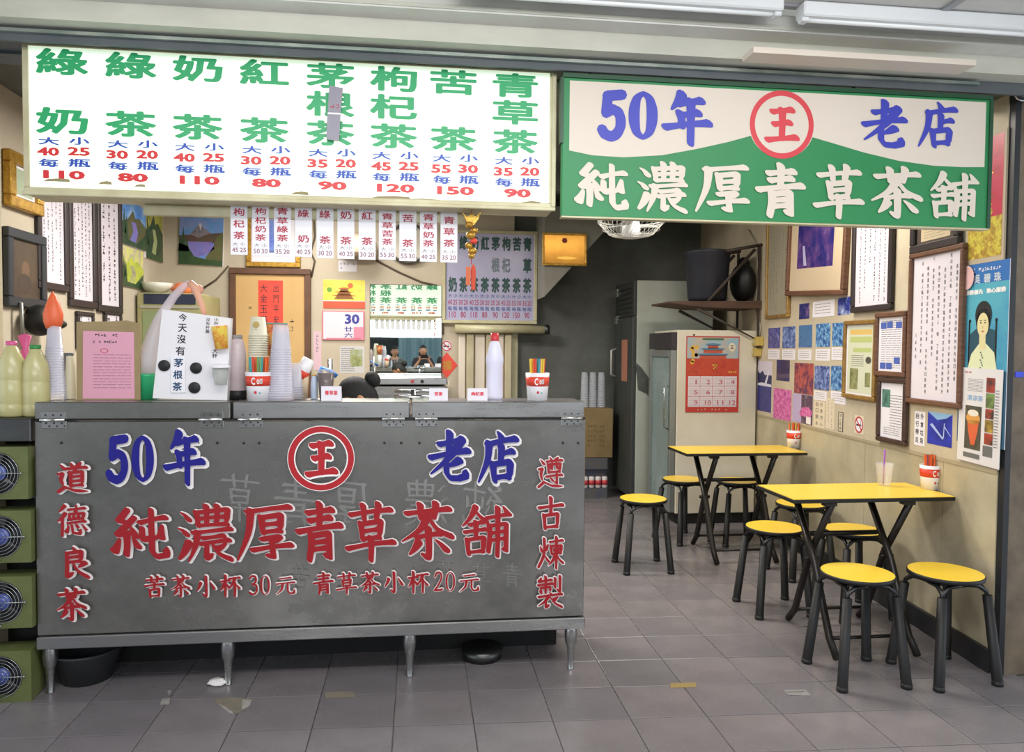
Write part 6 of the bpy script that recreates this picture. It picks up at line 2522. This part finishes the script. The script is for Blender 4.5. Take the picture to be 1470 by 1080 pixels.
for x, y in ((236, 525), (281.7, 528.5), (279.4, 556.7)):
    X, Z, W, H = fp(x, y, 17, 17)
    b = MB()
    b.lathe([(W / 2, 0), (W / 2, .006), (W / 2 - .001, .007), (0, .007)], (0, 0, 0), BLACKM, 24, M=Matrix.Translation((X, YW_ - .0005, Z)) @ Matrix.Rotation(pi / 2, 4, 'X'))
    b.build('magnet', t)
X, Z, W, H = fp(320.5, 485, 23, 32)
M_ = Matrix.Translation((X, YW_ - .028, Z - H / 2)) @ Matrix.Rotation(radians(-6), 4, 'Y')
b = MB()
b.lathe([(W * .4, 0), (W * .5, H), (W * .52, H + .002), (0, H)], (0, 0, 0), ramp_mat('yellow cup print', ['e8c028', 'f0d860', 'e8943c', 'd8b830'], 26), 20, M=M_, sy=.55)
t2 = tag(b.build('sample_cup'), 'small yellow printed sample cup fixed to the white foam board', 'cup')
X, Z, W, H = fp(320, 540, 24, 24)
t2 = thing('sample_cup', 'clear sample cup with white lid fixed to the white foam board', 'cup', (X, YW_ - .04, Z - H / 2))
b = MB()
b.lathe([(W * .36, 0), (W * .48, H)], (X, YW_ - .04, Z - H / 2), clear_mat('clear sample cup', 'c4c8c0', .45), 20)
b.build('cup_body', t2)
b = MB()
b.lathe([(W * .6, H), (W * .6, H + .006), (W * .42, H + .016), (0, H + .018)], (X, YW_ - .04, Z - H / 2), WHITEP, 20)
b.build('lid', t2)

bottle('spray_bottle', 'cloudy bottle with dark base between the white board and the straw cup', cupx(340, 3.45), 3.47, ZC, .036, .285, .018, mat('cloudy bottle', 'c8b8bc', .3, 0, 'b8a6a8', 5), mat('grey pump', '8a8688', .4), base=BLACKM, shoulder=.72)
bottle('juice_bottle', 'small pale bottle with a yellow label left of the brown tea cup', cupx(451, 3.5), 3.5, ZC, .016, .11, .008, mat('pale blue bottle', 'b9c6dc', .3), mat('yellow label cap', 'd8a23c', .4), shoulder=.6)
# brown tea in clear cup
X = cupx(467, 3.46)
t = thing('tea_cup', 'clear cup of dark brown tea behind the left price card', 'cup', (X, 3.48, ZC))
b = MB()
b.lathe([(.027, 0), (.038, .118), (0, .118)], (X, 3.48, ZC), mat('dark tea', '4a2c28', .2), 20)
b.build('tea', t)
b = MB()
b.lathe([(.0275, 0), (.0395, .125), (.042, .127), (.042, .133), (.038, .134), (0, .134)], (X, 3.48, ZC - .0002), clear_mat('clear tea cup', 'e0dcdc', .25), 20)
b.build('cup_body', t)
# price cards
for (x0, x1, yt, m_txt, lab) in ((461, 490, 556, '青草茶', 'left price card with red characters in front of the brown tea cup'), (616, 643, 559, '苦茶', 'middle white price card below the luck diamond'), (671, 700, 559, '枸杞茶', 'right white price card beside the white bottle')):
    X, Z, W, H = span((x0 + x1) / 2, (yt + 577) / 2, x1 - x0, 577 - yt, 3.36)
    t = thing('price_card', lab, 'card', (X, 3.37, ZC), 0, 'price cards on the counter')
    b = MB()
    b.prism([(X - W / 2, ZC), (X + W / 2, ZC), (X + W / 2, ZC + H), (X - W / 2, ZC + H)], 3.362, 3.364, PAPER)
    b.build('card', t)
    b = MB()
    b.add([(X - W / 2, 3.364, ZC + H), (X + W / 2, 3.364, ZC + H), (X + W / 2, 3.40, ZC), (X - W / 2, 3.40, ZC)], [(0, 1, 2, 3)], PAPER)
    b.build('stand', t)
    a = Art(3.3614)
    a.text(m_txt, X, ZC + H * .55, W * (.66 if len(m_txt) > 2 else .45), H * .32, mat('bright red ink', 'dc3c4c', .5), .03)
    a.build('print', t)
# white bottle with red cap
bottle('syrup_bottle', 'tall white bottle with red cap beside the right price card', cupx(710, 3.45), 3.46, ZC, .041, .305, .016, mat('white bottle', 'dddcf0', .3), mat('red cap', 'c8343c', .35), cone=True)
# taps behind the counter lid
t = thing('steel_tap', 'horizontal chrome tap pipes behind the gap between the counter lids', 'tap', (on_y(590, 570, 3.8).x, 3.8, .98))
CHR = mat('chrome', 'c8c8cc', .18, 1.0)
a0, a1 = on_y(566, 571, 3.8), on_y(620, 571, 3.8)
b = MB()
b.cyl((a0.x, 3.8, a0.z), (a1.x, 3.8, a0.z), .014, .014, CHR, 12)
b.cyl((a0.x, 3.84, a0.z + .03), (a1.x, 3.84, a0.z + .03), .009, .009, CHR, 12)
b.build('pipe', t)
b = MB()
xm = (a0.x + a1.x) / 2
b.cyl((xm, 3.82, .981), (xm, 3.82, a0.z + .04), .014, .014, CHR, 12)
b.build('stem', t)
# blue handled tap at the back
p = on_y(474, 522, 5.4)
t = thing('water_tap', 'tall metal water tap with blue handle seen above the brown tea cup', 'tap', (p.x, 5.4, 0))
b = MB()
b.cyl((p.x, 5.4, 0), (p.x, 5.4, p.z + .03), .022, .018, CHR, 12)
b.build('stem', t)
b = MB()
b.tube([(p.x - .09, 5.38, p.z - .12), (p.x - .05, 5.36, p.z - .03), (p.x, 5.36, p.z - .05), (p.x + .05, 5.36, p.z - .09)], .016, mat('blue plastic handle', '3c78c8', .35), 8)
b.build('handle', t)

# litter and marks on the floor
p = on_z(312, 984, 0)
b = MB()
rr = random.Random(4)
vs = []
b.ball((p.x, p.y, .014), (.042, .028, .014), mat('tissue', 'ece9e6', .8), 12, 8)
b.v = [(v[0] + rr.uniform(-.006, .006), v[1] + rr.uniform(-.006, .006), max(.0015, v[2] + rr.uniform(-.004, .004))) for v in b.v]
tag(b.build('crumpled_tissue'), 'crumpled white tissue on the floor beside a counter leg', 'tissue')
STN1 = mat('tan repair mortar', '857c68', .7, 0, '726c64', 20)
STN2 = mat('white chip mark', 'a8a39d', .7, 0, '8c8782', 30)


def mark(pts, m, z=.0012):
    q = [on_z(x, y, z) for x, y in pts]
    b = MB()
    vs = [(p.x, p.y, z) for p in q]
    n = sum((vs[i][0] * vs[(i + 1) % len(vs)][1] - vs[(i + 1) % len(vs)][0] * vs[i][1]) for i in range(len(vs)))
    if n < 0:
        vs = vs[::-1]
    b.add(vs, [tuple(range(len(vs)))], m)
    o = b.build('floor_mark', floor)
    return o


mark([(305, 1004), (325, 1001), (364, 1004), (356, 1016), (340, 1025), (330, 1020), (318, 1014)], STN1)
mark([(312, 1010), (322, 1014), (334, 1022), (336, 1028), (326, 1022)], STN2, .0016)
mark([(348, 1004), (362, 1005), (358, 1014), (347, 1020)], STN2, .0016)
mark([(232, 1004), (244, 1002), (243, 1012), (230, 1012)], STN2)
mark([(240, 992), (246, 991), (243, 999)], STN2)
mark([(466, 994), (508, 993), (510, 1001), (468, 1003)], STN1)
mark([(962, 981), (999, 980), (999, 987), (963, 988)], mat('brass drain cover', 'a08a58', .5, .2))
mark([(1124, 991), (1156, 990), (1165, 999), (1132, 998)], mat('dull scuff', '918c8c', .6, 0, '7d7878', 30))
mark([(1128, 993), (1154, 992), (1156, 994), (1132, 995)], GROUT, .0016)
# dark basin and tin under the counter
b = MB()
X = on_z(100, 985, 0).x
b.lathe([(.0, .0), (.10, 0), (.14, .13), (.15, .14), (.13, .14), (.09, .02), (0, .02)], (X + .04, 3.50, 0), mat('dark grey basin', '303234', .5), 24)
tag(b.build('basin'), 'dark grey basin under the left end of the steel counter', 'basin')
X = on_z(690, 935, 0).x
b = MB()
b.lathe([(.0, .0), (.09, 0), (.10, .05), (.0, .05)], (X, 3.54, 0), STEELD, 24)
tag(b.build('metal_dish'), 'low metal dish in the shadow under the right end of the counter', 'dish')

# round dial at the top of the brown pillar
p = on_y(1467, 133, 3.07)
t = thing('round_dial', 'small round chrome rimmed dial at the top of the brown steel pillar', 'dial', p)
b = MB()
b.ring((p.x, p.y, p.z), .034, .005, CHR, 'Y', 28, 6)
b.build('rim', t)
b = MB()
b.lathe([(.033, 0), (.033, .008), (0, .008)], (0, 0, 0), mat('dial face', '3c4046', .3), 24, M=Matrix.Translation((p.x, p.y + .006, p.z)) @ Matrix.Rotation(pi / 2, 4, 'X'))
b.build('face', t)


# ------------------------------------------------------------------ people
def person(name, label, J, shirt, trousers, look, hair='short', grp=None, hairm=None):
    """J: joint name -> position; one skinned body; look: direction of the face"""
    hairm = hairm or HAIR
    t = thing(name, label, 'person', (J['pelvis'][0], J['pelvis'][1], 0), 0, grp)
    names = list(J)
    edges = [('pelvis', 'waist'), ('waist', 'chest'), ('chest', 'neck'), ('neck', 'skull')]
    for s in 'LR':
        edges += [('chest', 'shoulder' + s), ('shoulder' + s, 'elbow' + s), ('elbow' + s, 'wrist' + s), ('wrist' + s, 'palm' + s),
                  ('pelvis', 'hip' + s), ('hip' + s, 'knee' + s), ('knee' + s, 'ankle' + s), ('ankle' + s, 'toe' + s)]
    rad = {'pelvis': (.15, .11), 'waist': (.14, .10), 'chest': (.165, .11), 'neck': (.052, .052), 'skull': (.06, .06), 'shoulder': (.062, .062), 'elbow': (.042, .042),
           'wrist': (.028, .024), 'palm': (.040, .020), 'hip': (.095, .095), 'knee': (.062, .062), 'ankle': (.042, .042), 'toe': (.045, .03)}
    idx = {n_: i for i, n_ in enumerate(names)}
    me = bpy.data.meshes.new('body')
    base_ = Vector(t.location)
    me.from_pydata([tuple(Vector(J[n_]) - base_) for n_ in names], [(idx[a_], idx[b_]) for a_, b_ in edges], [])
    o = bpy.data.objects.new('body', me)
    COL.objects.link(o)
    md = o.modifiers.new('skin', 'SKIN')
    if not me.skin_vertices:
        me.attributes  # keep
    sv = me.skin_vertices[0].data if me.skin_vertices else None
    if sv:
        for n_ in names:
            k = n_.rstrip('LR') if n_[:-1] in rad else n_
            sv[idx[n_]].radius = rad[k]
            sv[idx[n_]].use_root = (n_ == 'pelvis')
    sub = o.modifiers.new('sub', 'SUBSURF')
    sub.levels = sub.render_levels = 2
    bpy.context.view_layer.update()
    dg = bpy.context.evaluated_depsgraph_get()
    m2 = bpy.data.meshes.new_from_object(o.evaluated_get(dg))
    o.modifiers.clear()
    old = o.data
    o.data = m2
    bpy.data.meshes.remove(old)
    m2.name = 'body'
    m2.materials.clear()
    for m in (shirt, trousers, SKIN, BLACKM):
        m2.materials.append(m)
    segs = [(a_, b_) for a_, b_ in edges]
    col = {'wrist': 2, 'palm': 2, 'neck': 2, 'skull': 2, 'knee': 1, 'ankle': 1, 'toe': 3, 'hip': 1}
    for p in m2.polygons:
        best, bd = 0, 9
        for a_, b_ in segs:
            A, B = Vector(J[a_]) - base_, Vector(J[b_]) - base_
            u = max(0, min(1, (p.center - A).dot(B - A) / max((B - A).length_squared, 1e-9)))
            d = (p.center - (A + (B - A) * u)).length
            if d < bd:
                bd = d
                n_ = b_ if u > (.35 if b_[:-1] in ('wrist',) else .5 if b_ != 'skull' else 0) else a_
                k = n_[:-1] if n_[-1] in 'LR' else n_
                best = {'palm': 2, 'wrist': 2, 'skull': 2, 'neck': 2, 'toe': 3, 'ankle': 1, 'knee': 1, 'hip': 1, 'pelvis': 1}.get(k, 0)
                if b_[:-1] == 'wrist' and u > .2:
                    best = 2
        p.material_index = best
        p.use_smooth = True
    # head, face and fingers in the same skin mesh
    f = Vector(look).normalized()
    up = Vector((0, 0, 1)) if abs(f.z) < .9 else Vector((0, 1, 0))
    rt = f.cross(up).normalized()
    up = rt.cross(f).normalized()
    hc = Vector(J['skull']) + up * .06 + f * .025
    MM = Matrix((rt, f, up)).transposed().to_4x4()
    MM.translation = hc
    h = MB()
    vs, fs = [], []
    rings, seg = 16, 22
    for i in range(rings + 1):
        th = pi * i / rings
        for k in range(seg):
            a_ = 2 * pi * k / seg
            x, y, z = .075 * sin(th) * cos(a_), .095 * sin(th) * sin(a_), .118 * cos(th)
            if z < -.02:
                kx = 1 - .32 * min(1, (-z - .02) / .09)
                x *= kx
                if y < 0:
                    y *= 1 - .35 * min(1, (-z - .02) / .09)
            vs.append((x, y, z))
    for i in range(rings):
        for k in range(seg):
            q0, q1 = i * seg + k, i * seg + (k + 1) % seg
            fs.append((q0, q0 + seg, q1 + seg, q1))
    h.add(vs, fs, SKIN, True, MM)
    T = lambda *p_: MM @ Vector(p_)
    h.tube([T(0, .088, .015), T(0, .108, -.018), T(0, .096, -.032)], [.007, .013, .009], SKIN, 8)
    for s in (-1, 1):
        h.ball((0, 0, 0), (.011, .018, .030), SKIN, 10, 8, M=MM @ Matrix.Translation((s * .078, -.005, -.005)))
        h.ball((0, 0, 0), (.013, .006, .008), WHITEP, 10, 6, M=MM @ Matrix.Translation((s * .030, .085, .008)))
        h.ball((0, 0, 0), (.006, .003, .006), BLACK, 8, 6, M=MM @ Matrix.Translation((s * .030, .0905, .008)))
        h.ball((0, 0, 0), (.018, .005, .004), hairm, 8, 6, M=MM @ Matrix.Translation((s * .031, .086, .028)))
    h.ball((0, 0, 0), (.023, .008, .007), SKIND, 10, 6, M=MM @ Matrix.Translation((0, .086, -.055)))
    for s in 'LR':
        W_, P_ = Vector(J['wrist' + s]), Vector(J['palm' + s])
        d = (P_ - W_).normalized()
        sd = d.cross(Vector(look)).normalized()
        nn = sd.cross(d).normalized()
        for k, (off, ln) in enumerate(((-.030, .062), (-.010, .074), (.010, .070), (.029, .055))):
            a_ = P_ + sd * off * .85 - d * .01
            h.tube([a_, a_ + d * ln * .45 + nn * .006, a_ + d * ln * .75 + nn * .022, a_ + d * ln * .85 + nn * .04], [.0095, .009, .0085, .007], SKIN, 8)
        a_ = W_ + d * .03 + sd * (.03 if s == 'L' else -.03)
        k_ = 1 if s == 'L' else -1
        h.tube([a_ - sd * .02 * k_, a_ + sd * .02 * k_ + d * .02, a_ + sd * .03 * k_ + d * .05 + nn * .02], [.012, .011, .008], SKIN, 8)
    # join into the body mesh
    vs0 = [tuple(v.co) for v in m2.vertices]
    fs0 = [tuple(p.vertices) for p in m2.polygons]
    mi0 = [p.material_index for p in m2.polygons]
    bm_ = MB()
    order = [shirt, trousers, SKIN, BLACKM]
    bm_.v = [tuple(Vector(v) + base_) for v in vs0]
    for m in order:
        bm_.mi(m)
    bm_.f = fs0
    bm_.m = mi0
    bm_.s = [True] * len(fs0)
    n0 = len(bm_.v)
    bm_.v += h.v
    for ff, mm, ss in zip(h.f, h.m, h.s):
        bm_.f.append(tuple(i + n0 for i in ff))
        bm_.m.append(bm_.mi(h.mats[mm]))
        bm_.s.append(ss)
    bpy.data.objects.remove(o)
    bm_.build('body', t)
    # hair
    hb = MB()
    vs, fs = [], []
    rings = 10
    for i in range(rings + 1):
        for k in range(seg):
            a_ = 2 * pi * k / seg
            fr = sin(a_)                           # +1 at the face
            lim = pi * (.36 if fr > .55 else (.36 + (.55 - fr) * .3))
            th = lim * i / rings
            vs.append((.083 * sin(th) * cos(a_), .103 * sin(th) * sin(a_) - .004, .126 * cos(th) + .002))
    for i in range(rings):
        for k in range(seg):
            q0, q1 = i * seg + k, i * seg + (k + 1) % seg
            fs.append((q0, q0 + seg, q1 + seg, q1))
    hb.add(vs, fs, hairm, True, MM)
    if hair == 'bun':
        hb.ball((0, 0, 0), (.045, .04, .048), hairm, 14, 10, M=MM @ Matrix.Translation((0, -.125, .035)))
        hb.ball((0, 0, 0), (.03, .03, .03), hairm, 12, 8, M=MM @ Matrix.Translation((0, -.10, .03)))
    if hair == 'long':
        hb.ball((0, 0, 0), (.085, .05, .13), hairm, 16, 10, M=MM @ Matrix.Translation((0, -.06, -.05)))
    hb.build('hair', t)
    return t


def stand(x, y, H, yaw, arms='down', lean=0.0):
    """joints of an upright figure; yaw: direction faced (0 = +y)"""
    f = Vector((sin(yaw), cos(yaw), 0))
    r = Vector((cos(yaw), -sin(yaw), 0))
    o = Vector((x, y, 0))
    k = H / 1.70
    Z = lambda z: Vector((0, 0, z * k))
    J = {'pelvis': o + Z(.92), 'waist': o + Z(1.06) + f * .01, 'chest': o + Z(1.30) + f * .01, 'neck': o + Z(1.45) + f * .01, 'skull': o + Z(1.52) + f * .02}
    for s, n_ in ((-1, 'L'), (1, 'R')):
        q = r * s
        J['shoulder' + n_] = o + q * .17 * k + Z(1.38)
        J['hip' + n_] = o + q * .09 * k + Z(.86)
        J['knee' + n_] = o + q * .10 * k + Z(.48) + f * .02
        J['ankle' + n_] = o + q * .11 * k + Z(.085) - f * .01
        J['toe' + n_] = o + q * .12 * k + Z(.035) + f * .13
        if arms == 'down':
            J['elbow' + n_] = o + q * .23 * k + Z(1.10) - f * .01
            J['wrist' + n_] = o + q * .24 * k + Z(.87) + f * .05
            J['palm' + n_] = o + q * .24 * k + Z(.80) + f * .06
        else:
            J['elbow' + n_] = o + q * .24 * k + Z(1.16) + f * .14
            J['wrist' + n_] = o + q * .10 * k + Z(1.37) + f * .24
            J['palm' + n_] = o + q * .065 * k + Z(1.44) + f * .26
    return J


# worker bending behind the counter, only hair and ear above the lid
px_ = on_y(514, 561, 4.15)
hx, hy, hz_ = px_.x, 4.15, px_.z
J = {'pelvis': (hx + .52, hy + .10, .80), 'waist': (hx + .42, hy + .08, .90), 'chest': (hx + .24, hy + .04, 1.00), 'neck': (hx + .10, hy + .01, 1.09), 'skull': (hx + .055, hy, hz_ - .075)}
for s, n_ in ((-1, 'L'), (1, 'R')):
    q = Vector((0, -s, 0))
    J['shoulder' + n_] = Vector((hx + .20, hy + .04, 1.00)) + q * .16
    J['elbow' + n_] = Vector((hx + .12, hy + .02, .76)) + q * .19
    J['wrist' + n_] = Vector((hx - .06, hy + .0, .68)) + q * .13
    J['palm' + n_] = Vector((hx - .13, hy + .0, .68)) + q * .12
    J['hip' + n_] = Vector((hx + .53, hy + .10, .74)) + q * .09
    J['knee' + n_] = Vector((hx + .36, hy + .10, .42)) + q * .10
    J['ankle' + n_] = Vector((hx + .46, hy + .10, .085)) + q * .10
    J['toe' + n_] = Vector((hx + .32, hy + .10, .035)) + q * .10
person('person', 'person with black hair in a bun bending down behind the steel counter', J, mat('faded blue shirt', '6d7f9c', .8), mat('dark trousers', '2c2e36', .8), (-.80, -.18, -.62), 'bun')
# the people in front of the shop, seen only in the mirror
t = person('person', 'person holding up a phone in front of the shop, reflected in the mirror', stand(.0, -.48, 1.66, YAW, 'phone'), mat('black shirt', '25252a', .8), mat('blue jeans', '2f3c58', .8), (sin(YAW), cos(YAW), -.02), 'long')
ph = thing('phone', 'dark phone held up by the person in front of the shop', 'phone', (.03, -.16, 1.42), -YAW)
b = MB()
b.box(-.075, .075, -.004, .004, -.036, .036, BLACK, bev=.003)
b.build('phone_body', ph, local=True)
b = MB()
b.cyl((.055, .0035, .02), (.055, .006, .02), .006, .006, CHR, 10)
b.build('lens', ph, local=True)
person('person', 'person in a dark top standing beside the one with the phone, reflected in the mirror', stand(.52, -.62, 1.70, -.2), mat('dark top', '2e2a2c', .8), mat('dark trousers', '2c2e36', .8), (-.2, 1, -.05))
person('person', 'person in a brown top standing farther along the street, reflected in the mirror', stand(.98, -.95, 1.72, -.3), mat('brown top', '4c3a34', .8), mat('dark trousers', '2c2e36', .8), (-.3, 1, 0))
person('person', 'person in a grey top at the far left of the mirror reflection', stand(-.62, -1.2, 1.64, .2), mat('grey top', '6a6a66', .8), mat('dark trousers', '2c2e36', .8), (.2, 1, 0))
